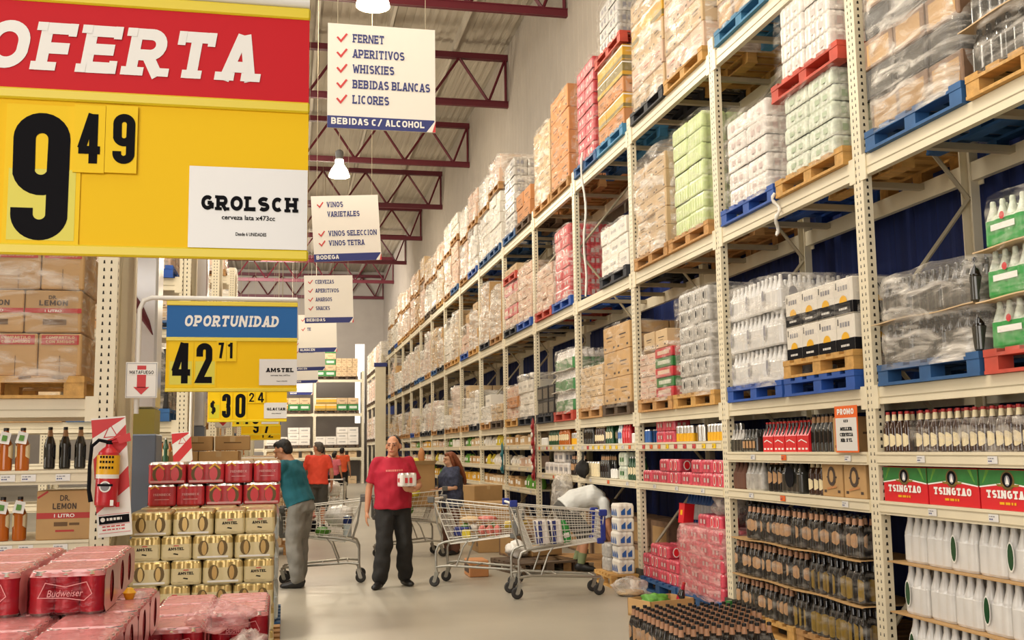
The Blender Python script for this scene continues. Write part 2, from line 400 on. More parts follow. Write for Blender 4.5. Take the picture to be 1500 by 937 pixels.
# ------------------------------------------------------------------ lettering: stroked glyphs, optional slab serifs
def _glyph(ch, t, w):
    h = t/2; L, R, B, T = h, w-h, h, 1-h; cx = w/2; P = []; S = []
    def st(L, R, B, T, a0, a1, n=18):
        r = min((R-L)/2, (T-B)/2); x = (L+R)/2; rx = (R-L)/2
        return [(x+rx*cos(radians(a0+(a1-a0)*i/n)), (T-r if sin(radians(a0+(a1-a0)*i/n)) >= -1e-6 else B+r)+r*sin(radians(a0+(a1-a0)*i/n))) for i in range(n+1)]
    def bowl(x, R, B, T):
        r = (T-B)/2; rr = min(r, (R-x)*.7)
        return [(x, B), (R-rr, B)] + [(R-rr+rr*cos(radians(a)), (B+T)/2+r*sin(radians(a))) for a in range(-80, 81, 16)] + [(R-rr, T), (x, T)]
    q = t*.75
    def sf(x, top=False, k=.75): S.append((x-t*k-h*.3, x+t*k+h*.3, 1-q if top else 0, 1 if top else q))
    if ch == 'A': P = [[(L, 0), (cx-h*.2, 1)], [(R, 0), (cx+h*.2, 1)], [(w*.25, .3), (w*.75, .3)]]; sf(L); sf(R)
    elif ch == 'B': P = [[(L, 0), (L, 1)], bowl(L, R, B, .5), bowl(L, R*.95, .5, T)]; S.append((L-h*1.8, L, 0, q)); S.append((L-h*1.8, L, 1-q, 1))
    elif ch == 'C': P = [st(L, R, B, T, 45, 315)]
    elif ch == 'D': P = [[(L, 0), (L, 1)], bowl(L, R, B, T)]; S.append((L-h*1.8, L, 0, q)); S.append((L-h*1.8, L, 1-q, 1))
    elif ch == 'E': P = [[(L, 0), (L, 1)], [(L, B), (w, B)], [(L, .5), (w*.85, .5)], [(L, T), (w, T)]]; S += [(L-h*1.8, L, 0, q), (L-h*1.8, L, 1-q, 1), (w-t*.7, w, 0, .27), (w-t*.7, w, .73, 1)]
    elif ch == 'F': P = [[(L, 0), (L, 1)], [(L, .47), (w*.85, .47)], [(L, T), (w, T)]]; S += [(L-h*1.8, L+h*2.6, 0, q), (L-h*1.8, L, 1-q, 1), (w-t*.7, w, .73, 1)]
    elif ch == 'G': P = [st(L, R, B, T, 45, 360), [(R, .48), (cx, .48)], [(R, .48), (R, .1)]]
    elif ch == 'H': P = [[(L, 0), (L, 1)], [(R, 0), (R, 1)], [(L, .5), (R, .5)]]; [sf(x, b) for x in (L, R) for b in (0, 1)]
    elif ch == 'I': P = [[(cx, 0), (cx, 1)]]; sf(cx, 0); sf(cx, 1)
    elif ch == 'K': P = [[(L, 0), (L, 1)], [(L, .4), (R, 1)], [(w*.38, .55), (R, 0)]]; [sf(x, b, .6) for x in (L, R) for b in (0, 1)]
    elif ch == 'L': P = [[(L, 0), (L, 1)], [(L, B), (w, B)]]; S += [(L-h*1.8, L, 0, q), (L-h*1.8, L+h*2.4, 1-q, 1), (w-t*.7, w, 0, .27)]
    elif ch == 'M': P = [[(L, 0), (L, 1)], [(R, 0), (R, 1)], [(L, 1), (cx, .25), (R, 1)]]; sf(L, 0, .5); sf(R, 0, .5)
    elif ch == 'N': P = [[(L, 0), (L, 1)], [(R, 0), (R, 1)], [(L, 1), (R, 0)]]; sf(L, 0, .5); sf(R, 1, .5)
    elif ch == 'O': P = [st(L, R, B, T, 0, 360, 30)]
    elif ch == 'P': P = [[(L, 0), (L, 1)], bowl(L, R, .42, T)]; S += [(L-h*1.8, L+h*2.4, 0, q), (L-h*1.8, L, 1-q, 1)]
    elif ch == 'R': P = [[(L, 0), (L, 1)], bowl(L, R*.96, .44, T), [(w*.5, .44), (R, 0)]]; S += [(L-h*1.8, L+h*2.2, 0, q), (L-h*1.8, L, 1-q, 1), (R-h*.6, R+h*1.9, 0, q)]
    elif ch == 'S': P = [st(L, R, .5, T, 35, 270) + st(L, R, B, .5, 90, -145)[1:]]
    elif ch == 'T': P = [[(cx, 0), (cx, 1)], [(0, T), (w, T)]]; sf(cx); S += [(0, t*.7, .7, 1), (w-t*.7, w, .7, 1)]
    elif ch == 'U': P = [[(L, 1), (L, .4)] + st(L, R, B, T, 180, 360)[1:-1] + [(R, .4), (R, 1)]]; sf(L, 1, .5); sf(R, 1, .5)
    elif ch == 'V': P = [[(L, 1), (cx, .02)], [(R, 1), (cx, .02)]]; sf(L, 1, .5); sf(R, 1, .5)
    elif ch == 'W': P = [[(L, 1), (w*.28, 0)], [(w*.28, 0), (cx, .8)], [(cx, .8), (w*.72, 0)], [(w*.72, 0), (R, 1)]]; sf(L, 1, .5); sf(R, 1, .5)
    elif ch == 'X': P = [[(L, 0), (R, 1)], [(L, 1), (R, 0)]]
    elif ch == 'Z': P = [[(0, T), (R, T), (L, B), (w, B)]]
    elif ch == '/': P = [[(L, -.05), (R, 1.05)]]
    elif ch == '0': P = [st(L, R, B, T, 0, 360, 30)]
    elif ch == '1': P = [[(w*.62, 0), (w*.62, 1)], [(w*.62, T-.02), (w*.1, .78)]]
    elif ch == '2': P = [[(L, .66)] + st(L, R, .5, T, 179, -25) + [(L, B), (w, B)]]
    elif ch == '3': P = [[(L, .70)] + st(L, R, .5, T, 179, -90), st(L, R, B, .5, 90, -179) + [(L, .29)]]
    elif ch == '4': P = [[(w*.68, 0), (w*.68, 1)], [(w*.62, 1), (L*.7, .3)], [(0, .27), (w, .27)]]
    elif ch == '5': P = [[(w, T), (L, T), (L, .55)] + st(L, R, B, .62, 120, -150)]
    elif ch == '6': P = [st(L, R, B, .58, 0, 360, 26), st(L, R, B, T, 30, 200)]
    elif ch == '7': P = [[(0, T), (R, T), (w*.38, 0)]]
    elif ch == '8': P = [st(L, R, .5, T, 0, 360, 26), st(L, R, B, .5, 0, 360, 26)]
    elif ch == '9': P = [st(L, R, .43, T, 0, 360, 26), st(L, R, B, T, 360, 181) + [(L, .25)]]
    elif ch == '$': P = [st(L, R, .5, .86, 35, 270) + st(L, R, .14, .5, 90, -145)[1:], [(cx, 0), (cx, 1)]]
    elif ch == '-': P = [[(w*.1, .5), (w*.9, .5)]]
    elif ch == '.': P = [[(cx, 0), (cx, t)]]
    return P, S
GW = dict(I=.5, M=1.25, W=1.3, L=.85, E=.88, F=.86, T=.95, J=.7, N=1.05, O=1.02, G=1.02)
def ribbon(mb, pts, t, put, m):
    n = len(pts); closed = n > 3 and (Vector(pts[0])-Vector(pts[-1])).length < 1e-4
    A = []; B = []
    for i in range(n):
        p = Vector(pts[i])
        if closed: a = Vector(pts[(i-1) % (n-1)]); b = Vector(pts[(i+1) % (n-1)])
        else: a = Vector(pts[max(i-1, 0)]); b = Vector(pts[min(i+1, n-1)])
        d1 = (p-a); d2 = (b-p)
        d1 = d1.normalized() if d1.length > 1e-9 else d2.normalized()
        d2 = d2.normalized() if d2.length > 1e-9 else d1
        dd = (d1+d2); dd = dd.normalized() if dd.length > 1e-6 else d1
        k = min(1/max(.35, dd.dot(d1)), 1.8)
        nn = Vector((-dd.y, dd.x))*t/2*k
        A.append(put(*(p+nn))); B.append(put(*(p-nn)))
    mb.add(A+B, [(i, n+i, n+i+1, i+1) for i in range(n-1)], m)
def text_w(s, wf, gap): return sum((GW.get(c, .95) if c.isalpha() else .9)*wf + gap if c != ' ' else .45*wf for c in s) - gap
def write(mb, s, o, u, v, hgt, m, wf=.72, t=.2, slab=True, shear=0, gap=.14, width=None):
    """letters of string s from origin o along u, cap height hgt along v"""
    o, u, v = Vector(o), Vector(u).normalized(), Vector(v).normalized()
    k = 1; nr = u.cross(v); lay = [0]
    if width: k = width/(text_w(s, wf, gap)*hgt)
    x = 0
    for c in s:
        if c == ' ': x += .45*wf; continue
        w = (GW.get(c, .95) if c.isalpha() else .9)*wf
        P, S = _glyph(c, t, w)
        put = lambda a, b, x=x: o + u*((x+a+shear*b)*hgt*k) + v*(b*hgt) + nr*(.00025*lay[0])
        lay[0] = 0
        for p in P: ribbon(mb, p, t, put, m); lay[0] += 1
        if slab:
            for x0, x1, y0, y1 in S:
                lay[0] += 1
                mb.quad(put(x0, y0), put(x1, y0), put(x1, y1), put(x0, y1), m)
        x += w + gap
def dashes(mb, o, u, v, width, hgt, m, n=6, seed=1):
    """print too small to read: a run of short bars"""
    r = random.Random(seed); x = 0; o, u, v = Vector(o), Vector(u), Vector(v)
    while x < width*.97:
        w = min(r.uniform(.5, 1.6)*width/n*.7, width-x)
        a = o+u*x; mb.quad(a, a+u*w, a+u*w+v*hgt, a+v*hgt, m); x += w + width/n*.25
# ------------------------------------------------------------------ room shell
XW, ZC = 5.1, 11.1
m = MB(); m.box(-14, XW+.2, -8, 57, -.1, 0, 'floor'); struct('floor', m)
m = MB()
n = 190
for i in range(n):                                    # ribbed roof sheets
    x0 = -14 + i*.1; x1 = x0+.1; dz = .0 if i % 2 else .025
    m.quad((x0, -8, ZC+dz), (x1, -8, ZC+dz), (x1, 57, ZC+dz), (x0, 57, ZC+dz), 'ceiling')
    m.quad((x1, -8, ZC), (x1, -8, ZC+.025), (x1, 57, ZC+.025), (x1, 57, ZC), 'ceiling')
m.box(-14, XW+.2, -8, 57, ZC+.03, ZC+.12, 'ceiling')
struct('ceiling', m)
def ribbed(z0, z1, x, mt):
    m = MB(); y = -8
    while y < 57:
        for a, b, xa, xb in ((0, .17, 0, 0), (.17, .2, 0, .010), (.2, .27, .010, .010), (.27, .3, .010, 0)):
            m.quad((x+xa, y+a, z0), (x+xb, y+b, z0), (x+xb, y+b, z1), (x+xa, y+a, z1), mt)
        y += .3
    m.box(x+.03, x+.2, -8, 57, z0, z1, mt)
    return m
struct('wall_right', ribbed(5.15, ZC, XW, 'wall_grey'))
struct('wall_right_lower', ribbed(0, 5.15, XW, 'navy'))
m = MB(); m.box(-14, 3.6, 56.8, 57, 0, ZC, 'wall_grey'); m.box(4.1, XW, 56.8, 57, 0, ZC, 'wall_grey'); m.box(3.6, 4.1, 56.8, 57, 0, 3, 'wall_grey'); m.box(3.6, 4.1, 56.8, 57, 7.2, ZC, 'wall_grey'); struct('wall_far', m)
m = MB(); m.box(3.6, 4.1, 56.9, 56.95, 3, 7.2, 'skylight'); struct('window_1', m)
m = MB(); m.box(-14.2, -14, -8, 57, 0, ZC, 'wall_grey'); struct('wall_left', m)
m = MB(); m.box(-14, XW, -8.2, -8, 0, ZC, 'wall_grey'); struct('wall_back', m)
for k, x in enumerate((-7.4, -5.8, -4.2, -2.6, -1.0, .6, 2.2, 3.8)):
    m = MB(); m.box(x-.035, x+.035, 5, 56.8, ZC-.2, ZC, 'purlin'); struct('trim_%d' % (k+1), m)
for k in range(7):                                     # translucent roof panels
    y = 20.5 + k*5.45
    m = MB(); m.box(-1.9, .35, y, y+1.0, ZC-.03, ZC-.005, 'skylight'); struct('window_%d' % (k+2), m)

ORD = ['first', 'second', 'third', 'fourth', 'fifth', 'sixth', 'seventh', 'eighth', 'ninth', 'tenth', 'eleventh', 'twelfth', 'thirteenth', 'fourteenth', 'fifteenth', 'sixteenth']
# ------------------------------------------------------------------ roof trusses
def chord_mesh():
    m = MB()
    for s in (-1, 1):                                  # paired angles
        m.box(-9, XW, s*.03-.02, s*.03+.02, -.075, .075, 'maroon')
    m.box(-9, XW, -.07, .07, .055, .075, 'maroon'); return m
def web_mesh(dx, dz):
    m = MB(); a = Vector((0, 0, 0)); b = Vector((dx, 0, dz))
    for s in (-.028, .028): m.tube([a+Vector((0, s, 0)), b+Vector((0, s, 0))], .028, 'maroon', 4, smooth=False)
    return m
for k in range(8):
    y = 18.5 + 5.44*k
    t = thing('roof_truss', f'maroon steel roof truss meeting the pale wall, {ORD[k]} counting from the storefront end', 'roof truss', (0, y, 0), 0, 'maroon roof trusses')
    ch = proto(('chord',), chord_mesh)
    inst('chord', ch, t, (0, 0, 9.67)); inst('chord', ch, t, (0, 0, 10.82), (pi, 0, 0))
    x = XW-.05
    inst('end_post', proto(('endpost',), lambda: web_mesh(0, 1.1)), t, (x, 0, 9.7))
    x -= .42
    inst('web', proto(('web0',), lambda: web_mesh(.40, 1.05)), t, (x, 0, 9.72))
    j = 0
    while x > -8.5:
        inst('web', proto(('web', j % 2), lambda: web_mesh(-.7, 1.05)) if j % 2 == 0 else proto(('web', 1), lambda: web_mesh(-.7, -1.05)), t, (x, 0, 9.72 if j % 2 == 0 else 10.77))
        x -= .7; j += 1
# ------------------------------------------------------------------ high bay lamps and hanging category signs
def lamp(x, y, z, label):
    t = thing('high_bay_lamp', label, 'ceiling lamp', (x, y, z), 0, 'high bay lamps')
    m = MB(); m.lathe([(.10, .42), (.11, .30), (.20, .17), (.25, .04), (.255, .0)], 'lamp_glow', n=20, cap=False); m.lathe([(.02, -.03), (.18, -.02), (.25, 0)], 'lamp_glow', n=20); m.build('shade', t)
    m = MB(); m.lathe([(.09, .40), (.10, .62), (.06, .66), (.015, .68)], 'grey_plastic', n=14); m.build('ballast_housing', t)
    m = MB(); m.tube([(0, 0, .67), (0, 0, 2.9)], .012, 'cream_dull', 6); m.build('hanging_rod', t)
    l = D.lights.new('lamp_light', 'POINT'); l.energy = LAMP_W; l.shadow_soft_size = .28; l.color = (1, .86, .64)
    o = D.objects.new('lamp_light', l); COL.objects.link(o); o.parent = t; o.location = (0, 0, -.32)
for k, (y, w) in enumerate(((5.2, 'ahead of'), (15.4, 'above and behind'), (25.6, 'past'))):
    lamp(1.22, y, 8.2, ['bell shaped glowing lamp over the near end of the aisle', 'bell shaped glowing lamp above the hanging sign listing spirits', 'bell shaped glowing lamp above the hanging sign listing wines'][k])
lamp(1.25, 35.8, 8.2, 'bell shaped glowing lamp far down the aisle'); lamp(1.25, 46, 8.2, 'bell shaped glowing lamp near the end racks')
for k in range(3): lamp(-5.5, 8+k*12, 8.2, f'bell shaped glowing lamp over the neighbouring bays, {ORD[k]} from the storefront')

SIGN = [  # y, x0, tilt, title, lines
    (9.6, .345, -.0, 'BEBIDAS C/ ALCOHOL', ['FERNET', 'APERITIVOS', 'WHISKIES', 'BEBIDAS BLANCAS', 'LICORES'], 5.505, 'listing five kinds of spirits'),
    (15.85, .335, .06, 'BODEGA', ['VINOS', '-VARIETALES', '.', 'VINOS SELECCION', 'VINOS TETRA'], 5.35, 'listing three kinds of wine'),
    (22.25, .345, .03, 'BEBIDAS', ['CERVEZAS', 'APERITIVOS', 'AMARGOS', 'SNACKS'], 5.19, 'listing beer, aperitifs, bitters and snacks'),
    (28.5, .30, .03, 'ALMACEN', ['MATE COCIDO', 'TE'], 5.15, 'listing mate and tea'),
    (34.7, .22, .03, 'ALMACEN', ['FRUTAS', 'LEGUMBRES'], 5.12, 'listing fruit and pulses'),
    (40.9, .18, .03, 'VARIOS', [], 5.1, 'blank below the larger ones'),
    (47.1, .16, .0, 'BAZAR', [], 5.0, 'lowest in the row of hanging signs'),
]
for k, (y, x0, rl, title, lines, zt, d) in enumerate(SIGN):
    t = thing('hanging_sign', f'square white hanging sign with navy footer, {d}', 'hanging sign', (x0, y, zt), 0, 'white category signs over the aisle')
    S = 1.0; rot = (0, -rl, .0)
    m = MB(); m.box(0, S, -.008, .008, -S, 0, 'sign_white'); board = m.build('board', t, rot=rot)
    m = MB(); m.quad((0, -.011, -S), (S-.01, -.011, -S), (S-.01, -.011, -S+.115), (0, -.011, -S+.115), 'navy_print')
    m.quad((S-.085, -.0125, -S), (S, -.0125, -S), (S, -.0125, -S+.115), (S, -.0125, -S+.115), 'sign_white')
    m.quad((S-.03, -.0135, -S), (S, -.0135, -S), (S, -.0135, -S+.1), (S, -.0135, -S+.1), 'red_print')
    tw = min(.86, .052*len(title)+.02)
    write(m, title, (.035, -.013, -S+.035), (1, 0, 0), (0, 0, 1), .062, 'white_print', wf=.78, t=.22, slab=False, width=tw)
    m.build('footer_band', t, rot=rot)
    n = max(len(lines), 3)
    for i, s in enumerate(lines):
        m = MB()
        zz = -.145 - i*(.735/(n-.15))*.97
        if s == '.': continue
        ww = .048*len(s.strip('-'))
        if len(s) > 12: ww = .72
        write(m, s.strip('-'), (.23, -.012, zz-.03), (1, 0, 0), (0, 0, 1), .082, 'navy_print', wf=.8, t=.2, width=ww)
        if s[0] != '-':
            ribbon(m, [(0, .04), (.035, 0), (.09, .075)], .018, lambda a, b, zz=zz: Vector((.085+a, -.012, zz-.025+b)), 'red_print')
        m.build('lettering', t, rot=rot)
    for xx in (.09, .91):
        m = MB(); m.tube([(xx, 0, 0), (xx, 0, 11.1-zt)], .003, 'cream_dull', 4); m.build('wire', t)

# ------------------------------------------------------------------ pallet rack along the aisle
XR, XB, BAY, YA = 3.93, 4.85, 2.5, 6.70
ZV, ZU, ZT = 1.94, 3.555, 5.27
def fy(k): return YA + BAY*k
def post_mesh():
    m = MB(); H = 5.42
    m.box(0, .012, -.12, 0, 0, H, 'cream'); m.box(.012, .07, -.012, 0, 0, H, 'cream'); m.box(.012, .07, -.12, -.108, 0, H, 'cream')
    z = .08
    while z < H-.05:                                   # two columns of keyhole slots on the front, one on the flank
        for y in (-.088, -.044): 
            m.add([(-.0006, y, z), (-.0006, y+.013, z), (-.0006, y+.010, z+.022), (-.0006, y+.003, z+.022)], [(0, 3, 2, 1)], 'hole')
        m.add([(.026, -.1206, z), (.044, -.1206, z), (.041, -.1206, z+.022), (.029, -.1206, z+.022)], [(0, 1, 2, 3)], 'hole')
        z += .05
    return m
rack = thing('pallet_rack', 'tall cream pallet rack of slotted posts and beams running down the aisle', 'pallet rack', (XR, fy(-1), 0))
oy = -fy(-1)
for k in range(-1, 16):
    y = fy(k)+oy
    fr = inst('upright_frame', None, rack, (0, y, 0))
    inst('post', proto(('post',), post_mesh), fr); inst('post', proto(('post',), post_mesh), fr, (XB-XR, -.12, 0), (0, 0, pi))
    def br(z0, z1):
        m = MB(); m.tube([(.05, -.06, z0), (XB-XR-.05, -.06, z1)], .018, 'cream_dull', 5, smooth=False); return m
    for i in range(5):
        z0 = .3+i*1.0
        inst('brace', proto(('br', i), lambda: br(z0, z0+1.0) if i % 2 == 0 else br(z0+1.0, z0)), fr)
    m = MB()
    m.box(-.02, .09, -.145, -.122, 0, .2, 'guard'); m.box(-.02, .09, .002, .022, 0, .2, 'guard'); m.box(-.025, -.003, -.145, .022, 0, .2, 'guard')
    inst('foot_guard', proto(('fg',), lambda: m), fr)
def beam_mesh(h):
    m = MB(); L = BAY-.12
    m.box(.008, .058, 0, L, -h, 0, 'cream'); m.box(-.004, .008, -.03, .05, -h-.03, .015, 'cream'); m.box(-.004, .008, L-.05, L+.03, -h-.03, .015, 'cream')
    m.box(.004, .008, 0, L, -h*.62, -h*.58, 'cream_dull'); return m
def bar_mesh():
    m = MB(); m.box(.06, XB-XR-.06, -.03, .03, -.06, -.015, 'cream_dull'); return m
for k in range(-1, 15):
    y = fy(k)+oy
    for z, h in ((ZV, .115), (ZU, .136), (ZT, .15)):
        b = inst('beam', proto(('beam', h), lambda: beam_mesh(h)), rack, (0, y, z))
        bb = inst('rear_beam', proto(('beam', h), lambda: beam_mesh(h)), rack, (XB-XR, y+BAY-.12, z), (0, 0, pi))
        for q in (.45, 1.15, 1.9):
            inst('support_bar', proto(('bar',), bar_mesh), bb, (0, q, 0), (0, 0, 0))
# price shelves under the pallet tiers
def shelf_mesh():
    m = MB(); L = BAY-.13
    m.box(.0, .9, 0, L, -.03, 0, 'cream'); m.box(-.012, .0, 0, L, -.085, .004, 'cream'); m.box(-.016, -.012, 0, L, -.072, -.066, 'cream_dull'); m.box(-.016, -.012, 0, L, -.018, -.013, 'cream_dull')
    return m
def tag_mesh(col, sd):
    m = MB(); m.box(-.0185, -.0165, 0, .085, -.062, -.02, col)
    dashes(m, (-.0195, .078, -.036), (0, -1, 0), (0, 0, 1), .05, .006, 'ink_grey', 3, sd); dashes(m, (-.0195, .078, -.052), (0, -1, 0), (0, 0, 1), .03, .008, 'navy_print', 2, sd+3)
    return m
def shelf_zs(k): return (1.50, 1.175) if k <= 0 else (1.60, 1.175) if k <= 3 else (1.62, 1.26, .90)
rs = random.Random(3)
for k in range(-1, 15):
    for z in shelf_zs(k):
        s = inst('shelf', proto(('shelf',), shelf_mesh), rack, (0, fy(k)+oy, z))
        if k < 5:
            busy = k in (1, 2, 3) and z > 1.55
            for q in range(9 if busy else 3):
                c = rs.choice(['promo_orange', 'red_print', 'paper', 'card_yellow']) if busy else 'paper'
                if not busy and k in (0, 2, 3) and q == 1: c = 'promo_orange'
                yy = (.12+q*.25 if busy else .35+q*.75+rs.uniform(-.15, .15))
                inst('price_tag', proto(('tag', c), lambda: tag_mesh(c, 1)), s, (0, yy, 0))
# ------------------------------------------------------------------ prototypes: pallets, cartons, ribbed packs, bottles
def pallet_mesh(c, dp=1.05, w=1.08, h=.14):
    m = MB()
    for i in range(6):                                  # deck boards
        y0 = -w/2 + i*(w-.12)/5
        m.box(0, dp, y0, y0+.12, h-.022, h, c)
    for x in (0, dp/2-.05, dp-.1): m.box(x, x+.1, -w/2, w/2, h-.042, h-.022, c)
    for x in (0.004, dp/2-.05, dp-.104):
        for y in (-w/2+.002, -.06, w/2-.122): m.box(x, x+.1, y, y+.12, .02, h-.042, c)
        m.box(x-.004, x+.104, -w/2, w/2, 0, .02, c)
    return m
def carton_mesh(sx, sy, sz, st):
    """carton, local origin at base centre; st picks board colour and print"""
    base = dict(kraft='kraft', tan='tan', orange='orange_carton', pink='pink_tan', white='white_carton', yellow='yellow_carton', olive='olive_carton',
                brown='brown_carton', black='black_carton', cellar='white_carton', red='pack_red', green='green', lemon='kraft')[st]
    m = MB(); a, b = sx/2-.003, sy/2-.003
    m.cbox(-a, a, -b, b, 0, sz-.003, base, .007)
    e = .0012
    if st in ('kraft', 'tan', 'orange', 'pink', 'lemon'):
        m.quad((-.03, -b+.01, sz-.003+e), (.03, -b+.01, sz-.003+e), (.03, b-.01, sz-.003+e), (-.03, b-.01, sz-.003+e), 'tape')
        for s in (-1, 1):                               # tape tails and the flap line on both ends
            y = s*(b+e); m.quad((-.03, y, sz-.07), (.03, y, sz-.07), (.03, y, sz-.01), (-.03, y, sz-.01), 'tape')
        x = -a-e
        m.quad((x, -b*.5, sz*.55), (x, b*.5, sz*.55), (x, b*.5, sz*.60), (x, -b*.5, sz*.60), 'print_dark' if st != 'pink' else 'print_red')
        m.quad((x, -b*.35, sz*.42), (x, b*.35, sz*.42), (x, b*.35, sz*.45), (x, -b*.35, sz*.45), 'flap_line')
        for s in (-.8, .55): m.quad((x, b*s, sz*.12), (x, b*(s+.25), sz*.12), (x, b*(s+.25), sz*.2), (x, b*s, sz*.2), 'print_dark')
        y = -b-e
        m.quad((-a*.5, y, sz*.5), (a*.5, y, sz*.5), (a*.5, y, sz*.56), (-a*.5, y, sz*.56), 'flap_line')
    if st in ('yellow', 'olive'):
        for z0, z1, c in ((.08, .3, 'olive_carton' if st == 'yellow' else 'yellow_carton'), (.82, .9, 'white_print')):
            m.quad((-a-e, -b, sz*z0), (-a-e, b, sz*z0), (-a-e, b, sz*z1), (-a-e, -b, sz*z1), c)
            m.quad((-a, -b-e, sz*z0), (a, -b-e, sz*z0), (a, -b-e, sz*z1), (-a, -b-e, sz*z1), c)
    if st == 'white':
        x = -a-e
        m.quad((x, -b*.6, sz*.4), (x, b*.6, sz*.4), (x, b*.6, sz*.6), (x, -b*.6, sz*.6), 'pack_grey')
    if st == 'cellar':                                  # white over dark band, gold half disc
        x = -a-e; ss = [((x, 0), (0, -1), b)]
        m.quad((x, -b, 0.004), (x, b, .004), (x, b, sz*.34), (x, -b, sz*.34), 'ink')
        m.quad((-a, -b-e, .004), (a, -b-e, .004), (a, -b-e, sz*.34), (-a, -b-e, sz*.34), 'ink')
        pts = [(x-e, .055*cos(radians(q)), sz*.33+.05*sin(radians(q))) for q in range(0, 181, 20)]
        m.add(pts, [tuple(range(len(pts)))], 'amber_yellow')
        pts = [(.075*cos(radians(q)), -b-2*e, sz*.33+.05*sin(radians(q))) for q in range(0, 181, 20)]
        m.add(pts, [tuple(range(len(pts)))], 'amber_yellow')
        dashes(m, (x, b*.55, sz*.66), (0, -1, 0), (0, 0, 1), b*1.1, sz*.13, 'ink_grey', 3, 4); dashes(m, (x-e, b*.5, sz*.12), (0, -1, 0), (0, 0, 1), b*.9, sz*.06, 'white_print', 5, 4)
        write(m, 'CORONA', (-a*.6, -b-e, sz*.66), (1, 0, 0), (0, 0, 1), sz*.16, 'ink', wf=.8, t=.2, slab=False, width=a*1.2)
        m.box(x, x+.002, b*.72, b*.82, sz*.72, sz*.9, 'ink')
    if st in ('brown', 'black'):
        x = -a-e
        m.quad((x, -b*.8, sz*.1), (x, b*.8, sz*.1), (x, b*.8, sz*.8), (x, -b*.8, sz*.8), 'kraft' if st == 'brown' else 'beer_grey')
        m.quad((-a*.3, -b-e, sz*.15), (-a*.05, -b-e, sz*.15), (-a*.05, -b-e, sz*.6), (-a*.3, -b-e, sz*.6), 'label_tan')
        m.quad((a*.2, -b-e, sz*.15), (a*.45, -b-e, sz*.15), (a*.45, -b-e, sz*.6), (a*.2, -b-e, sz*.6), 'label_tan')
    if st in ('red', 'green'):
        x = -a-e
        m.quad((x, -b*.7, sz*.3), (x, b*.7, sz*.3), (x, b*.7, sz*.7), (x, -b*.7, sz*.7), 'pink_tan' if st == 'red' else 'pack_green')
        m.quad((-a*.7, -b-e, sz*.35), (a*.7, -b-e, sz*.35), (a*.7, -b-e, sz*.6), (-a*.7, -b-e, sz*.6), 'white_print' if st == 'red' else 'green_dark')
    return m
def scallop(nx, ny, d, inset, rip, seg=4):
    """outline of nx by ny cylinders wrapped together, centred on the origin"""
    a, b = nx*d/2-inset, ny*d/2-inset; P = []
    def side(p, q, nrm, n):
        for i in range(n*seg):
            u = i/(n*seg); k = rip*(abs(sin(pi*u*n))-1)
            P.append((p[0]+(q[0]-p[0])*u + nrm[0]*k, p[1]+(q[1]-p[1])*u + nrm[1]*k))
    side((-a, -b), (a, -b), (0, -1), nx); side((a, -b), (a, b), (1, 0), ny); side((a, b), (-a, b), (0, 1), nx); side((-a, b), (-a, -b), (-1, 0), ny)
    c = min(.3*d, .02)
    return [(x*(1-c*.5/a) if abs(abs(y)-b) < d*.2 else x, y) for x, y in P]
def ribpack(nx, ny, d, prof, seg=4):
    m = MB()
    for i in range(len(prof)-1):
        (z0, i0, r0, mm), (z1, i1, r1, _) = prof[i], prof[i+1]
        A = [(x, y, z0) for x, y in scallop(nx, ny, d, i0, r0, seg)]; B = [(x, y, z1) for x, y in scallop(nx, ny, d, i1, r1, seg)]
        m.ring_tube([A, B], mm, False)
    A = scallop(nx, ny, d, prof[-1][1], prof[-1][2], seg)
    m.add([(x, y, prof[-1][0]) for x, y in A], [tuple(range(len(A)))], prof[-1][3])
    return m
def oval(m, side, c, ry, rz, mt, e=.0, n=14):
    pts = []
    for i in range(n):
        a = 2*pi*i/n; u, w = ry*cos(a), rz*sin(a)
        pts.append((side[1], c[0]+u, c[1]+w) if side[0] == 'x' else (c[0]+u, side[1], c[1]+w))
    m.add(pts, [tuple(range(n))], mt)
def canpack(col, nx=4, ny=6, d=.066, h=.16, marks=None, hole=None):
    def f():
        m = ribpack(nx, ny, d, [(0, .006, .002, col), (.012, 0, .007, col), (h*.82, 0, .007, col), (h*.93, .006, .008, col), (h, .012, .006, col)])
        a, b = nx*d/2+.001, ny*d/2+.001
        if marks:
            for s in (-.45, .1): m.quad((-a, s*b*1.1, h*.3), (-a, (s+.32)*b*1.1, h*.3), (-a, (s+.32)*b*1.1, h*.62), (-a, s*b*1.1, h*.62), marks)
            for s in (-.5, .05): m.quad((s*a, -b, h*.25), ((s+.35)*a, -b, h*.25), ((s+.35)*a, -b, h*.65), (s*a, -b, h*.65), marks)
        if hole:
            for s in (-.5, .5): oval(m, ('x', -a-.001), (s*b, h*.5), .030, .05, 'white_print'); oval(m, ('x', -a-.002), (s*b, h*.5), .021, .04, hole)
            oval(m, ('y', -b-.001), (0, h*.5), .04, .05, 'white_print'); oval(m, ('y', -b-.002), (0, h*.5), .03, .04, hole)
        return m
    return f
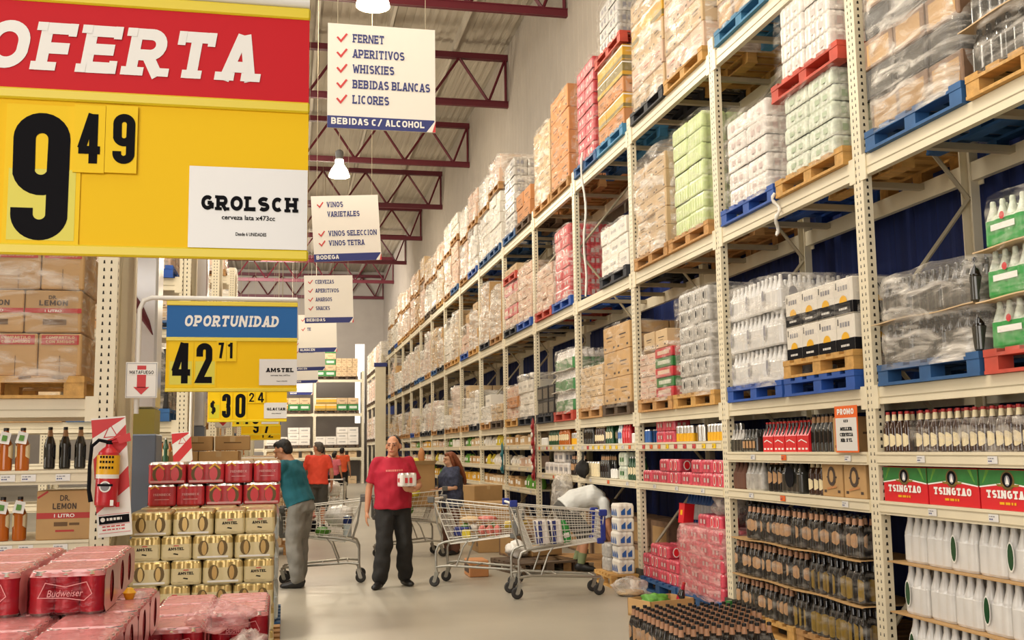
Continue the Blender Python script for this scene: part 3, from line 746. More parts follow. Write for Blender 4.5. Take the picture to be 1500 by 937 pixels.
def bottlepack(body, neck, nx=3, ny=4, d=.085, h=.30, hole=None, lab=None):
    def f():
        m = ribpack(nx, ny, d, [(0, .008, .002, body), (.015, 0, .006, body), (h*.56, 0, .010, neck), (h*.63, .010, .022, neck), (h*.68, .03, .01, neck)])
        for i in range(nx):
            for j in range(ny):
                if 0 < i < nx-1 and 0 < j < ny-1: continue
                m.lathe([(d*.48, h*.54), (d*.46, h*.62), (d*.30, h*.76), (d*.20, h*.86), (d*.19, h*.97), (d*.15, h)], neck, d*(i-(nx-1)/2), d*(j-(ny-1)/2), 8)
        if lab:
            a = nx*d/2+.002; b = ny*d/2
            for i in range(ny):
                c = -b+d*(i+.5); m.quad((-a, c-.024, h*.18), (-a, c+.024, h*.18), (-a, c+.024, h*.48), (-a, c-.024, h*.48), lab)
        if hole:
            oval(m, ('x', -nx*d/2-.003), (ny*d/2-.05, h*.42), .030, h*.26, 'white_print'); oval(m, ('x', -nx*d/2-.005), (ny*d/2-.05, h*.42), .024, h*.23, hole)
            oval(m, ('y', -ny*d/2-.003), (0, h*.42), .05, h*.27, 'white_print'); oval(m, ('y', -ny*d/2-.005), (0, h*.42), .042, h*.24, hole)
        return m
    return f
def bottle_mesh(glass, label, neck, cap, h=.29, r=.038, lz=(.25, .55), n=12):
    def f():
        m = MB()
        for a0 in (pi, 0):                              # paper labels front and back
            A = [(r*1.02*cos(a0+t_), r*1.02*sin(a0+t_)) for t_ in (-.95, -.55, -.18, .18, .55, .95)]; q = (.04, .0, -.02, -.02, .0, .04)
            lo = [(x, y, h*(lz[0]+k_)) for (x, y), k_ in zip(A, q)]; hi = [(x, y, h*(lz[1]-k_)) for (x, y), k_ in zip(A, q)]
            m.add(lo+hi, [(i, i+1, 7+i, 6+i) for i in range(5)], label)
        m.lathe([(r*.9, 0, glass), (r, .012, glass), (r*.97, h*.60, glass),
                 (r*.62, h*.74, glass), (r*.50, h*.775, neck), (r*.37, h*.93, cap), (r*.40, h*.935, cap), (r*.40, h*.995, cap), (r*.3, h, cap)], glass, n=n)
        return m
    return f
def can_mesh(col, r=.033, h=.122, n=16, top='can_top'):
    def f():
        m = MB(); m.lathe([(r*.8, 0, top), (r, .008, col), (r, h*.9, top), (r*.83, h*.985, top), (r*.83, h, top), (r*.76, h-.001, top), (r*.74, h-.006, top)], col, n=n); return m
    return f
# ------------------------------------------------------------------ stretch film round a load
def film_mesh(w, dp, z0, z1, mt, seed, amp=.016, lump=0):
    m = MB(); nu, nv = 44, 10; rings = []
    a, b = dp/2+.012, w/2+.012
    for j in range(nv+1):
        t = j/nv; z = z0+(z1-z0)*t; ring = []
        for i in range(nu):
            q = 2*pi*i/nu; c, s = cos(q), sin(q)
            k = 1/max(abs(c)**8+abs(s)**8, 1e-6)**(1/8)
            x, y = a*c*k, b*s*k
            nz = mnoise.noise(Vector((x*3+seed, y*3, z*4))) + .5*mnoise.noise(Vector((x*8, y*8+seed, z*9)))
            f = amp*nz + (.004 if j < nv else -.01) + lump*mnoise.noise(Vector((x*1.6+seed, y*1.6, z*1.7)))
            zz = z + (.02*mnoise.noise(Vector((x*4, y*4, seed))) if j == nv else 0)
            ring.append((dp/2+x+c*f, y+s*f, zz))
        rings.append(ring[:])
    top = [(dp/2+(p[0]-dp/2)*.55, p[1]*.55, z1+.015+.02*mnoise.noise(Vector((p[0]*5, p[1]*5, seed)))) for p in rings[-1]]
    rings.append(top); rings.append([(dp/2+(p[0]-dp/2)*.02, p[1]*.02, z1+.012) for p in top])
    m.ring_tube(rings, mt, False)
    return m
# ------------------------------------------------------------------ loads on the rack
TIER = dict(V=(ZV, 'lowest pallet tier'), U=(ZU, 'middle pallet tier'), T=(ZT, 'top pallet tier'))
NUM = ['one', 'two', 'three', 'four', 'five', 'six', 'seven', 'eight', 'nine', 'ten', 'eleven', 'twelve', 'thirteen', 'fourteen']
def bayword(k):
    return 'bay over the cream labelled brown bottles' if k == -1 else 'bay with the promo card' if k == 0 else ('%s bay%s past promo card' % (NUM[k-1], '' if k == 1 else 's'))
rl = random.Random(11)
def load(k, tier, slot, desc, pal, w=1.08, x=3.90, z=None, cat='pallet load', name='pallet_load', yoff=0, where=None, loc=None, extra=''):
    zz = TIER[tier][0] if z is None else z
    y = fy(k) + (.62 if slot == 'n' else 1.74) + yoff
    tw = dict(V='lowest', U='middle', T='top')[tier]
    lab = where or (f"{desc}, {tw} tier" if k < 5 else f"{desc}, {tw} tier, {'near' if slot == 'n' else 'far'} side, {bayword(k)}")
    px, py, pz = loc or (x, y, zz)
    t = thing(name, lab, cat, (px, py, pz+(.002 if pz > .5 else 0)), 0, None)
    if pal: inst('pallet', proto(('pallet', pal, w), lambda: pallet_mesh(pal, w=w)), t)
    t['_z'] = .14 if pal else 0.0
    return t
def cartons(t, nx, ny, nz, ch, st, w=1.04, dp=1.0, z0=None, jit=.008, top=None, name='carton', styles=None):
    z = t['_z'] if z0 is None else z0; sx, sy = dp/nx, w/ny
    for l in range(nz):
        s_ = styles[l % len(styles)] if styles else st
        me = proto(('carton', round(sx, 3), round(sy, 3), round(ch, 3), s_), lambda: carton_mesh(sx, sy, ch, s_))
        for i in range(nx):
            if i > 1 and l < nz-1: continue
            for j in range(ny):
                if top and l == nz-1 and (i, j) not in top: continue
                inst(name, me, t, (.03+sx*(i+.5)+rl.uniform(-jit, jit), -w/2+sy*(j+.5)+rl.uniform(-jit, jit)*.4, z+l*ch))
    t['_z'] = z+nz*ch; t['_w'] = w; t['_d'] = dp
def packs(t, key, fn, px, py, ph, nz, w=1.04, dp=1.0, z0=None, name='can_pack', jit=.008, sheet=None, nx=None, ny=None):
    z = t['_z'] if z0 is None else z0; me = proto(key, fn)
    nx = nx or max(1, int(dp/px+.02)); ny = ny or max(1, int(w/py+.02)); zt = z
    for l in range(nz):
        for i in range(nx):
            if i > 1 and l < nz-1: continue
            for j in range(ny):
                inst(name, me, t, (.03+px*(i+.5)+rl.uniform(-jit, jit), (j+.5-ny/2)*py+rl.uniform(-jit, jit)*.4, zt))
        zt += ph
        if sheet and l < nz-1:
            def sh():
                m = MB(); n = 12; X0, X1 = -.02, dp+.02; Y0, Y1 = -w/2-.03, w/2+.03
                for q in range(n):
                    ya, yb = Y0+(Y1-Y0)*q/n, Y0+(Y1-Y0)*(q+1)/n
                    dz = lambda yy: .006*sin(yy*9)
                    m.quad((X0, ya, dz(ya)-.008), (X0, yb, dz(yb)-.008), (X1, yb, 0.004), (X1, ya, 0.004), sheet)
                    m.quad((X0, ya, dz(ya)-.012), (X0, yb, dz(yb)-.012), (X0, yb, dz(yb)-.004), (X0, ya, dz(ya)-.004), sheet)
                return m
            inst('separator_sheet', proto(('sheet', sheet, w, dp), sh), t, (0, 0, zt+.01)); zt += .016
    t['_z'] = zt; t['_w'] = w; t['_d'] = dp
def wrap(t, mt='film', z0=None, z1=None, amp=.016, lump=0, seed=None):
    w, dp = t['_w'], t['_d']; z0 = .10 if z0 is None else z0; z1 = t['_z']+.012 if z1 is None else z1
    seed = seed or rl.randint(0, 99)
    o = film_mesh(w, dp+.03, z0, z1, mt, seed, amp, lump).build('stretch_film', t); return o
def done(t):
    for k in ('_z', '_w', '_d'):
        if k in t: del t[k]
    return t
WP = (('wp',), canpack('pack_white', marks='pack_blush', h=.155))
GP = (('gp',), canpack('pack_green', marks='pack_sage', h=.128))
LP = (('lp',), canpack('pack_lime', marks=None))
SP = (('sp',), canpack('pack_grey', hole='ink', h=.17))
DP = (('dp',), canpack('pack_grey', marks='ink_grey'))
RP = (('rp',), canpack('pack_red', marks='pack_blush', hole=None))
PX, PY, PH = .266, .398, .162
# bay cut by the frame edge
t = load(-1, 'V', 'f', 'dark bottle packs in crinkled film on blue pallet', 'pal_blue')
packs(t, ('darkpk',), bottlepack('beer_grey', 'beer_dark', 3, 4, .085, .27), .257, .342, .275, 2, sheet='tan', name='bottle_pack'); wrap(t, 'film_heavy', amp=.03); done(t)
t = load(-1, 'V', 'n', 'green six packs between board sheets on red pallet', 'pal_red')
def greenpk():
    m = bottlepack('green_bright', 'pack_green', 3, 4, .085, .27)()
    a, b = .130, .171
    m.quad((-a, -b*.6, .09), (-a, b*.6, .09), (-a, b*.6, .125), (-a, -b*.6, .125), 'white_print'); oval(m, ('x', -a-.001), (0, .165), .022, .022, 'red_print')
    m.quad((-b*.5, -b-.002, .09), (b*.5, -b-.002, .09), (b*.5, -b-.002, .125), (-b*.5, -b-.002, .125), 'white_print'); return m
packs(t, ('greenpk',), greenpk, .262, .344, .275, 3, sheet='tan', name='bottle_pack'); wrap(t, 'film_light'); done(t)
t = load(-1, 'U', 'f', 'brown and black cartons in loose film on blue pallet', 'pal_blue')
cartons(t, 2, 3, 5, .215, 'brown', styles=['brown', 'black'], jit=.015); wrap(t, 'film_heavy', amp=.03); done(t)
t = load(-1, 'U', 'n', 'dark wrapped bottle packs on raw timber pallet', 'wood_yellow')
packs(t, ('darkpk',), None, .257, .342, .275, 3, sheet='tan', name='bottle_pack'); wrap(t, 'film', amp=.03); done(t)
# bay with the promo card
t = load(0, 'V', 'f', 'white sleeved bottle packs on royal blue pallet', 'pal_royal')
packs(t, ('whitepk',), bottlepack('white_bottle_film', 'white_bottle_film', 3, 4, .085, .29, hole='ink_grey'), .257, .342, .29, 3, name='bottle_pack'); wrap(t, 'film', amp=.025); done(t)
t = tag(inst('pallet', proto(('pallet', 'pal_royal', 1.08), None), None, (3.90, fy(0)+.62, ZV)), 'royal blue pallet carrying the timber pallet of white and black boxes', 'pallet')
t = load(0, 'V', 'n', 'white boxes with dark band and gold sun stacked on timber pallet', 'wood_yellow', z=ZV+.141)
cartons(t, 3, 4, 2, .265, 'cellar', jit=.004, name='beer_box'); wrap(t, 'film_light', z0=.3); done(t)
t = load(0, 'U', 'f', 'white can packs in film on royal blue pallet', 'pal_royal')
packs(t, *WP, PX, PY, .158, 5); wrap(t, 'film'); done(t)
t = load(0, 'U', 'n', 'pale green can packs on raw timber pallet', 'wood_yellow')
packs(t, *GP, PX, PY, .13, 5); wrap(t, 'film_light'); done(t)
t = load(0, 'U', 'n', '', 'pal_red', z=ZU+.14+.65+.004, where='white can packs on a bright red pallet, set on top of pale green packs')
packs(t, *WP, PX, PY, .15, 4); wrap(t, 'film_light'); done(t)
t = load(0, 'T', 'f', 'brown film wrapped cartons on blue topped pallet', 'pal_teal')
cartons(t, 2, 3, 5, .26, 'brown', styles=['brown', 'tan']); wrap(t, 'film_heavy'); done(t)
# one bay past
t = load(1, 'V', 'f', 'red and green boxes with tan boxes in torn film', 'wood')
cartons(t, 2, 1, 5, .105, 'red', w=.52, styles=['red', 'green'], name='beer_box', jit=.01)
for ch in list(t.children):
    if ch.name.startswith('beer_box'): ch.location.y -= .26
t['_z'] = .14; cartons(t, 2, 2, 4, .125, 'pink', w=.52, name='carton')
for ch in list(t.children):
    if ch.name.startswith('carton'): ch.location.y += .26
t['_z'] = .14+.53; cartons(t, 2, 2, 1, .2, 'tan', w=.7); t['_w'] = 1.04; wrap(t, 'film', z1=.72); done(t)
t = load(1, 'V', 'n', 'tall grey sixteen can packs with oval holes on timber pallet', 'wood_yellow')
packs(t, *SP, PX, PY, .168, 6); wrap(t, 'film'); done(t)
t = load(1, 'U', 'f', 'tan sacks bundled in a cloudy film hood', 'wood')
cartons(t, 2, 3, 5, .2, 'tan', jit=.02); wrap(t, 'film_heavy', amp=.03, lump=.08, z1=1.26); done(t)
t = load(1, 'U', 'n', 'lime green can packs seven layers high on timber pallet', 'wood')
packs(t, *LP, PX, PY, .16, 7, w=1.06); wrap(t, 'film_light'); done(t)
t = load(1, 'T', 'f', 'tan and yellow cartons under shining film on black pallet', 'pal_black')
cartons(t, 2, 3, 5, .26, 'tan', styles=['tan', 'pink', 'tan', 'yellow', 'tan']); wrap(t, 'film_heavy'); done(t)
t = load(1, 'T', 'n', 'tan cartons under shining film on timber pallet', 'wood_yellow')
cartons(t, 2, 3, 5, .27, 'pink', styles=['pink', 'tan']); wrap(t, 'film_heavy'); done(t)
# two bays past
t = load(2, 'V', 'f', 'low stack of small tan cartons in film', 'wood')
cartons(t, 2, 4, 4, .135, 'tan', jit=.012); wrap(t, 'film'); done(t)
t = load(2, 'V', 'n', 'big kraft cartons three layers high on timber pallet', 'wood_dark')
cartons(t, 2, 2, 3, .32, 'kraft', jit=.006); wrap(t, 'film_light'); done(t)
t = load(2, 'U', 'n', 'white cartons in film on a black pallet', 'pal_black')
cartons(t, 2, 3, 3, .2, 'white', jit=.015); wrap(t, 'film'); done(t)
t = load(2, 'T', 'f', 'red can packs eight layers high on blue pallet', 'pal_blue')
packs(t, *RP, PX, PY, .165, 8); wrap(t, 'film_light'); done(t)
t = load(2, 'T', 'n', 'yellow and olive banded cartons on light blue pallet', 'pal_teal')
cartons(t, 3, 3, 5, .2, 'yellow', styles=['orange', 'yellow', 'orange', 'olive', 'yellow'], jit=.004); wrap(t, 'film_light'); done(t)
t = load(2, 'T', 'n', '', 'pal_red', z=ZT+1.16, where='grey and black can packs on red pallet, on top of the yellow cartons')
packs(t, *DP, PX, PY, .16, 4); wrap(t, 'film_light'); done(t)
# three bays past
t = load(3, 'V', 'f', 'dark bottle crates behind the green and white packs', 'pal_black', yoff=.03)
cartons(t, 2, 3, 2, .22, 'black', name='crate'); done(t)
t = load(3, 'V', 'n', 'white and green packs tented between film sheets', 'pal_red')
packs(t, ('tent',), bottlepack('green', 'pack_white', 3, 4, .085, .28), .257, .342, .28, 3, sheet='white_carton', name='bottle_pack'); wrap(t, 'film_heavy', amp=.03); done(t)
t = load(3, 'U', 'f', 'pinkish tan cartons in film on red pallet', 'pal_red')
cartons(t, 2, 3, 4, .17, 'pink', jit=.015); wrap(t, 'film'); done(t)
t = load(3, 'U', 'n', 'bright red can packs seven layers high on blue pallet', 'pal_royal')
packs(t, *RP, PX, PY, .15, 7); wrap(t, 'film'); done(t)
t = load(3, 'T', 'f', 'tan cartons in white glossy film', 'wood')
cartons(t, 2, 3, 5, .24, 'tan'); wrap(t, 'film_heavy'); done(t)
t = load(3, 'T', 'n', 'tall orange brown cartons on timber pallet', 'wood')
cartons(t, 2, 2, 4, .345, 'orange', jit=.01); wrap(t, 'film_light'); done(t)
# four bays past
t = load(4, 'V', 'n', 'shapeless white bundle in crumpled film', 'pal_black')
cartons(t, 2, 3, 3, .2, 'white', jit=.03); wrap(t, 'film_heavy', lump=.12, amp=.03, z1=.85); done(t)
t = load(4, 'V', 'f', 'orange boxes and pink parcels in slipping film', 'wood_yellow')
cartons(t, 2, 3, 3, .19, 'pink', jit=.03, styles=['pink', 'orange']); wrap(t, 'film', lump=.06); done(t)
t = load(4, 'U', 'n', 'pinkish parcels in film on blue pallet', 'pal_royal')
cartons(t, 2, 3, 5, .19, 'pink', jit=.015); wrap(t, 'film'); done(t)
t = load(4, 'U', 'f', 'red and pink parcels in film on black pallet', 'pal_black')
cartons(t, 2, 3, 4, .2, 'red', styles=['pink', 'red'], jit=.012); wrap(t, 'film'); done(t)
t = load(4, 'U', 'f', '', 'pal_red', z=ZU+.96, where='tan cartons on a red pallet, on top of red and pink parcels')
cartons(t, 2, 2, 1, .14, 'tan'); done(t)
t = load(4, 'T', 'n', 'orange kraft cartons with a tan one tipped against them', 'wood_dark')
cartons(t, 2, 2, 2, .26, 'orange', top=[(0, 0), (0, 1), (1, 0)]); done(t)
t = load(4, 'T', 'f', 'white and grey can packs in film on blue pallet', 'pal_blue')
packs(t, *DP, PX, PY, .165, 8); wrap(t, 'film'); done(t)
# the bays beyond: same build, lower and blurrier with distance
rb = random.Random(22)
KINDS = [('pink', 'pale pink parcels'), ('tan', 'tan cartons'), ('white', 'white boxes'), ('white', 'whitish cartons'), ('kraft', 'kraft cartons'), ('pink', 'cream parcels')]
PALS = ['wood', 'wood_dark', 'pal_blue', 'wood_yellow', 'pal_black', 'pal_royal', 'wood']
PALW = dict(wood='timber', wood_dark='dark timber', pal_blue='blue', wood_yellow='yellow timber', pal_black='black', pal_royal='royal blue')
for k in range(5, 14):
    for tier in 'VUT':
        for slot in 'nf':
            st, d = rb.choice(KINDS); pal = rb.choice(PALS)
            hh = dict(V=(.3, .95), U=(.55, 1.2), T=(.7, 1.05))[tier]; h = rb.uniform(*hh)
            if tier == 'V' and slot == 'f' and rb.random() < .25: h = .3
            nz = max(2, round(h/.22)); ch = h/nz
            fm = rb.choice(['film_cloud', 'film', 'film_cloud', 'film_heavy'])
            t = load(k, tier, slot, f"{d} on {PALW[pal]} pallet", pal)
            cartons(t, 2, rb.choice((2, 3)), nz, ch, st, jit=.02, top=[(0, 0), (1, 1)] if rb.random() < .6 else None)
            z_ = t['_z']; h_ = rb.random()
            if tier != 'T' and h_ < .5 and z_+.32 < 1.4: cartons(t, 2, 2, 1, rb.uniform(.16, .30), rb.choice(['kraft', 'tan', 'tan', 'white']), top=[(0, rb.randint(0, 1)), (1, 0)], jit=.03); t['_z'] = z_
            wrap(t, fm, lump=.13 if tier == 'V' else .05, amp=.03); done(t)
            if tier == 'T' and (rb.random() < .75 or k < 9):
                st2, d2 = rb.choice(KINDS); z = ZT+.14+h+.03
                t = load(k, tier, slot, '', 'wood', z=z, where=f"{d2} stacked second high, top tier, {'near' if slot == 'n' else 'far'} side, {bayword(k)}")
                cartons(t, 2, 2, 2, rb.uniform(.24, .34), st2, jit=.02); wrap(t, rb.choice(['film_cloud', 'film_heavy']), amp=.02); done(t)
# ------------------------------------------------------------------ goods on the price shelves
def row(k, z, y0, y1, step, me, name, label, cat, group, x=.06, rows=1, dx=.09, rot=0, kids=None, jit=.004, far_first=False):
    """things side by side along a shelf of bay k, y measured from the bay's nearer post"""
    n = int((y1-y0)/step+1e-6); out = []
    for r in range(rows):
        for i in range(n):
            y = fy(k)+y0+step*(i+.5)+rl.uniform(-jit, jit)
            o = inst(name, me, None, (XR+x+dx*r+rl.uniform(-jit, jit), y, z), (0, 0, rot)); tag(o, label, cat, group); out.append(o)
    return out
S1, S2 = shelf_zs(0)
b_cream = proto(('bottle_cream',), bottle_mesh('beer_brown', 'label_cream', 'label_cream', 'cap_red', h=.27, r=.036, lz=(.16, .44)))
b_dark = proto(('bottle_dark',), bottle_mesh('beer_dark', 'label_tan', 'label_pink', 'cap_black', h=.29))
b_plain = proto(('bottle_plain',), bottle_mesh('beer_grey', 'beer_dark', 'label_tan', 'cap_black', h=.29))
b_green = proto(('bottle_green',), bottle_mesh('green_dark', 'label_cream', 'green_dark', 'can_top', h=.27, r=.034))
b_amber = proto(('bottle_amber',), bottle_mesh('amber_glass', 'label_cream', 'amber_glass', 'cap_black', h=.28, r=.04))
b_water = proto(('bottle_water',), bottle_mesh('water_clear', 'blue_can', 'water_clear', 'white_paint', h=.25, r=.034))
# frame-edge bay: brown bottles, some under clear wrap, then four beer boxes
k = -1
row(k, S1, 2.06, 2.36, .075, b_cream, 'beer_bottle', 'brown beer bottle with cream label, loose on shelf beside the thick slotted post', 'bottle', 'loose brown bottles', rows=3)
row(k, S1, .05, 2.02, .078, b_cream, 'beer_bottle', 'brown beer bottle with cream label under clear wrap on the shelf above red boxes', 'bottle', 'brown bottles under clear wrap', x=.075, rows=2)
m = MB()
for y in (fy(k)+.05+.5*i for i in range(4)):
    m = MB(); y1 = y+.47
    m.box(0, .004, y, y1, 0, .20, 'film_light'); m.box(0, .19, y, y+.004, 0, .20, 'film_light'); m.box(0, .19, y1-.004, y1, 0, .20, 'film_light')
    o = m.build('bottle_wrap', None, (XR+.022, 0, S1+.002)); tag(o, 'clear plastic wrap around a run of brown labelled bottles', 'plastic wrap', 'clear wraps on the brown bottles')
def chinbox():
    m = MB(); sx, sy, sz = .36, .495, .23; m.cbox(0, sx, -sy/2, sy/2, 0, sz, 'red_bright', .005); x = -.001; b = sy/2
    zc = .135
    pts = [(x, b, .128), (x, 0, .155), (x, -b, .128), (x, -b, sz-.004), (x, b, sz-.004)]; m.add(pts, [(0, 1, 2, 3, 4)], 'green')
    m.quad((-.0002, -b-.001, .13), (sx, -b-.001, .13), (sx, -b-.001, sz-.003), (0, -b-.001, sz-.003), 'green')
    for s in (1, -1):
        m.add([(x-.0006, s*b, .124), (x-.0006, 0, .150), (x-.0006, 0, .159), (x-.0006, s*b, .132)], [(0, 1, 2, 3)], 'white_print')
        m.add([(x-.0006, s*b*.75, .225), (x-.0006, s*b*.62, .225), (x-.0006, s*b*.86, .15), (x-.0006, s*b*.9, .15)], [(0, 1, 2, 3)], 'produce_green')
    pts = [(x-.001, .062*cos(radians(a))*(1 if sin(radians(a)) < 0 else .95), .168+.055*sin(radians(a))) for a in range(0, 360, 20)]; m.add(pts, [tuple(range(len(pts)))], 'gold_dark')
    pts = [(x-.0016, .045*cos(radians(a)), .172+.042*sin(radians(a))) for a in range(0, 360, 20)]; m.add(pts, [tuple(range(len(pts)))], 'ink')
    pts = [(x-.002, .022*cos(radians(a)), .168+.03*sin(radians(a))) for a in range(0, 360, 20)]; m.add(pts, [tuple(range(len(pts)))], 'ink_grey')
    m.add([(x-.0025, .016, .148), (x-.0025, -.016, .148), (x-.0025, 0, .195)], [(0, 1, 2)], 'white_print')
    m.quad((x-.001, .10, .148), (x-.001, -.10, .148), (x-.001, -.085, .135), (x-.001, .085, .135), 'gold_label')
    write(m, 'TSINGTAO', (x-.002, .185, .068), (0, -1, 0), (0, 0, 1), .045, 'white_print', wf=.7, t=.26, slab=True, width=.37)
    dashes(m, (x-.002, .075, .034), (0, -1, 0), (0, 0, 1), .15, .014, 'amber_yellow', 4, 2)
    write(m, 'TSINGTAO', (.06, -b-.002, .06), (1, 0, 0), (0, 0, 1), .035, 'white_print', wf=.7, t=.26, slab=False, width=.24)
    return m
for i in range(4):
    o = inst('beer_box', proto(('chinbox',), chinbox), None, (XR+.02, fy(k)+2.36-.25-.51*i, S2+.001))
    tag(o, f"red and green beer box, {ORD[i]} of the row from the slotted post", 'beer box', 'red and green beer boxes')
# white sleeved packs three tiers under the boxes
def wjug(hole):
    def f():
        c = 'white_bottle_film'; d = .085
        m = ribpack(3, 3, d, [(0, .008, .003, c), (.015, 0, .008, c), (.17, 0, .009, c), (.185, .006, .016, c), (.20, .03, .01, c)], 6)
        for i in range(3):
            for j in range(3):
                if i == j == 1: continue
                m.lathe([(.042, .165), (.0405, .19), (.031, .225), (.021, .262), (.018, .30), (.012, .312)], c, d*(i-1), d*(j-1), 12)
        if hole:
            oval(m, ('x', -.1315), (.07, .13), .032, .085, 'white_print'); oval(m, ('x', -.133), (.07, .13), .025, .075, 'green_dark')
            oval(m, ('y', -.1315), (0, .13), .055, .085, 'white_print'); oval(m, ('y', -.133), (0, .13), .045, .075, 'green_dark')
        return m
    return f
wpk = proto(('whitepk_tall',), wjug(True))
wp0 = proto(('whitepk_plain',), wjug(False))
z = .14
tag(inst('pallet', proto(('pallet', 'wood', 1.08), None), None, (XR+.02, fy(-1)+1.62, 0)), 'timber pallet under the white sleeved bottle packs', 'pallet')
for l in range(3):
    for i in range(5):
        me = wpk if (l, i) in ((0, 0), (1, 3), (2, 2), (1, 0), (2, 4)) else wp0
        y = fy(k)+2.20-.260*(i+.5)+.02*l
        tag(inst('bottle_pack', me, None, (XR+.155+rl.uniform(-.01, .01)+.012*l, y, z)), f"white sleeved bottle pack, {['bottom', 'middle', 'upper'][l]} tier below the green and red boxes, {ORD[i]} from the post", 'bottle pack', 'white sleeved packs under the boxes')
    z += .315
    if l < 2:
        m = MB(); m.box(0, .5, fy(k)+.8, fy(k)+2.32, 0, .008, 'kraft'); tag(m.build('separator_sheet', None, (XR-.005, 0, z)), f"brown board sheet on the {['bottom', 'middle'][l]} tier of white sleeved packs", 'board sheet'); z += .01
# bay with promo card: upper shelf
k = 0
def redcarry():
    m = MB(); d, nn = .062, 3
    for i in range(2):
        for j in range(nn):
            m.lathe([(.03, .12), (.028, .15), (.014, .20), (.012, .235, 'cap_red'), (.013, .25, 'cap_red')], 'beer_dark', .03+i*.062, -.062+j*.062, n=8)
    m.add([(0, -.095, 0), (.125, -.095, 0), (.125, .095, 0), (0, .095, 0), (0, -.095, .13), (.125, -.095, .13), (.125, .095, .13), (0, .095, .13), (.052, -.095, .24), (.073, -.095, .24), (.073, .095, .24), (.052, .095, .24)],
          [(0,1,2,3), (0,4,5,1), (1,5,6,2), (2,6,7,3), (3,7,4,0), (4,7,11,8), (5,9,10,6), (8,11,10,9), (4,8,9,5), (7,6,10,11)], 'red_bright')
    for s in (-.06, 0, .06):
        m.quad((-.001, s-.018, .02), (-.001, s+.018, .02), (-.001, s+.018, .035), (-.001, s-.018, .035), 'white_print')
    ribbon(m, [(-.07, .085), (-.02, .10), (.07, .075)], .008, lambda a, b: Vector((-.002, -a, b)), 'white_print')
    return m
rc = proto(('redcarry',), redcarry)
for i in range(4):
    tag(inst('bottle_carrier', rc, None, (XR+.04, fy(0)+1.02+.205*i, S1)), f"bright red cardboard bottle carrier on the promo card shelf, {ORD[i]} from the promo card", 'bottle carrier', 'red bottle carriers')
gsix = proto(('greysix',), bottlepack('beer_grey', 'beer_grey', 3, 4, .068, .20, lab='label_tan'))
gpl = proto(('greyplain',), bottlepack('beer_grey', 'pack_grey', 3, 4, .068, .20))
tag(inst('bottle_pack', gsix, None, (XR+.13, fy(0)+1.99, S1)), 'grey wrapped bottle pack with tan labels beside the red carriers', 'bottle pack')
tag(inst('bottle_pack', gpl, None, (XR+.13, fy(0)+2.27-.01, S1)), 'plain grey wrapped bottle pack, farthest along the promo card shelf', 'bottle pack')
row(k, S1, .62, .98, .07, b_plain, 'beer_bottle', 'black unlabelled bottle in shadow between red carriers and promo card', 'bottle', 'black bottles by the promo card', rows=2, x=.10)
tag(inst('carton', proto(('ck',), lambda: carton_mesh(.3, .3, .26, 'kraft')), None, (XR+.2, fy(0)+.42, S1)), 'brown carton tucked behind the promo card', 'carton')
row(k, S1, 1.0, 2.3, .075, b_plain, 'beer_bottle', 'black bottle at the back of the promo card shelf', 'bottle', 'black bottles at the back', x=.42, rows=1)
# promo card hanging on the post
t = thing('promo_card', 'white promo card with orange header clipped to the shelf edge by the post', 'promo card', (XR-.03, fy(0)+.22, 1.50))
m = MB(); m.box(-.002, .002, -.155, .155, 0, .33, 'promo_orange'); m.build('card', t)
m = MB(); m.quad((-.003, .145, .012), (-.003, -.145, .012), (-.003, -.145, .245), (-.003, .145, .245), 'paper'); m.build('insert', t)
m = MB(); write(m, 'PROMO', (-.004, .115, .268), (0, -1, 0), (0, 0, 1), .042, 'white_print', wf=.85, t=.28, slab=False, width=.23)
write(m, '6X3', (-.004, .03, .212), (0, -1, 0), (0, 0, 1), .02, 'ink', t=.25, slab=False, width=.06)
for s, zz, w_ in (('MILLER', .155, .16), ('CERVEZA', .115, .18), ('NR X1L', .075, .16)): write(m, s, (-.004, w_/2, zz), (0, -1, 0), (0, 0, 1), .024, 'ink', wf=.85, t=.3, slab=True, width=w_)
m.build('lettering', t)
# lower shelf of that bay: packs and kraft boxes
krb = lambda: carton_mesh(.28, .30, .25, 'kraft')
def eagle():
    m = carton_mesh(.28, .30, .25, 'kraft'); x = -.1395
    m.add([(x-.001, .06*cos(a), .14+.075*sin(a)*(1.1 if sin(a) > 0 else .8)) for a in [i*pi/8 for i in range(16)]], [tuple(range(16))], 'print_dark')
    m.add([(x-.002, .03*cos(a), .15+.045*sin(a)) for a in [i*pi/8 for i in range(16)]], [tuple(range(16))], 'kraft')
    m.quad((x-.002, .07, .05), (x-.002, -.07, .07), (x-.002, -.07, .085), (x-.002, .07, .065), 'orange_carton'); return m
for i, y in enumerate((.24, .56)):
    tag(inst('carton', proto(('eagle',), eagle), None, (XR+.16, fy(0)+y, S2)), ['kraft carton with dark oval print, nearest below the promo card', 'kraft carton with dark oval print, behind the one below the promo card'][i], 'carton', 'kraft printed cartons')
row(k, S2, .74, 1.0, .085, b_cream, 'beer_bottle', 'brown bottle with pale neck beside the kraft cartons', 'bottle', 'brown bottles by the kraft cartons', x=.08, rows=2)
def holepk():
    m = bottlepack('beer_grey', 'beer_grey', 3, 4, .085, .27)(); oval(m, ('x', -.134), (0, .13), .075, .085, 'ink', n=20); return m
tag(inst('bottle_pack', proto(('holepk',), holepk), None, (XR+.16, fy(0)+1.25, S2)), 'dark wrapped bottle pack with a round black hole', 'bottle pack')
row(k, S2, 1.44, 1.75, .085, b_dark, 'beer_bottle', 'dark bottle with tan label between the two wrapped packs', 'bottle', 'dark bottles between wrapped packs', x=.08, rows=2)
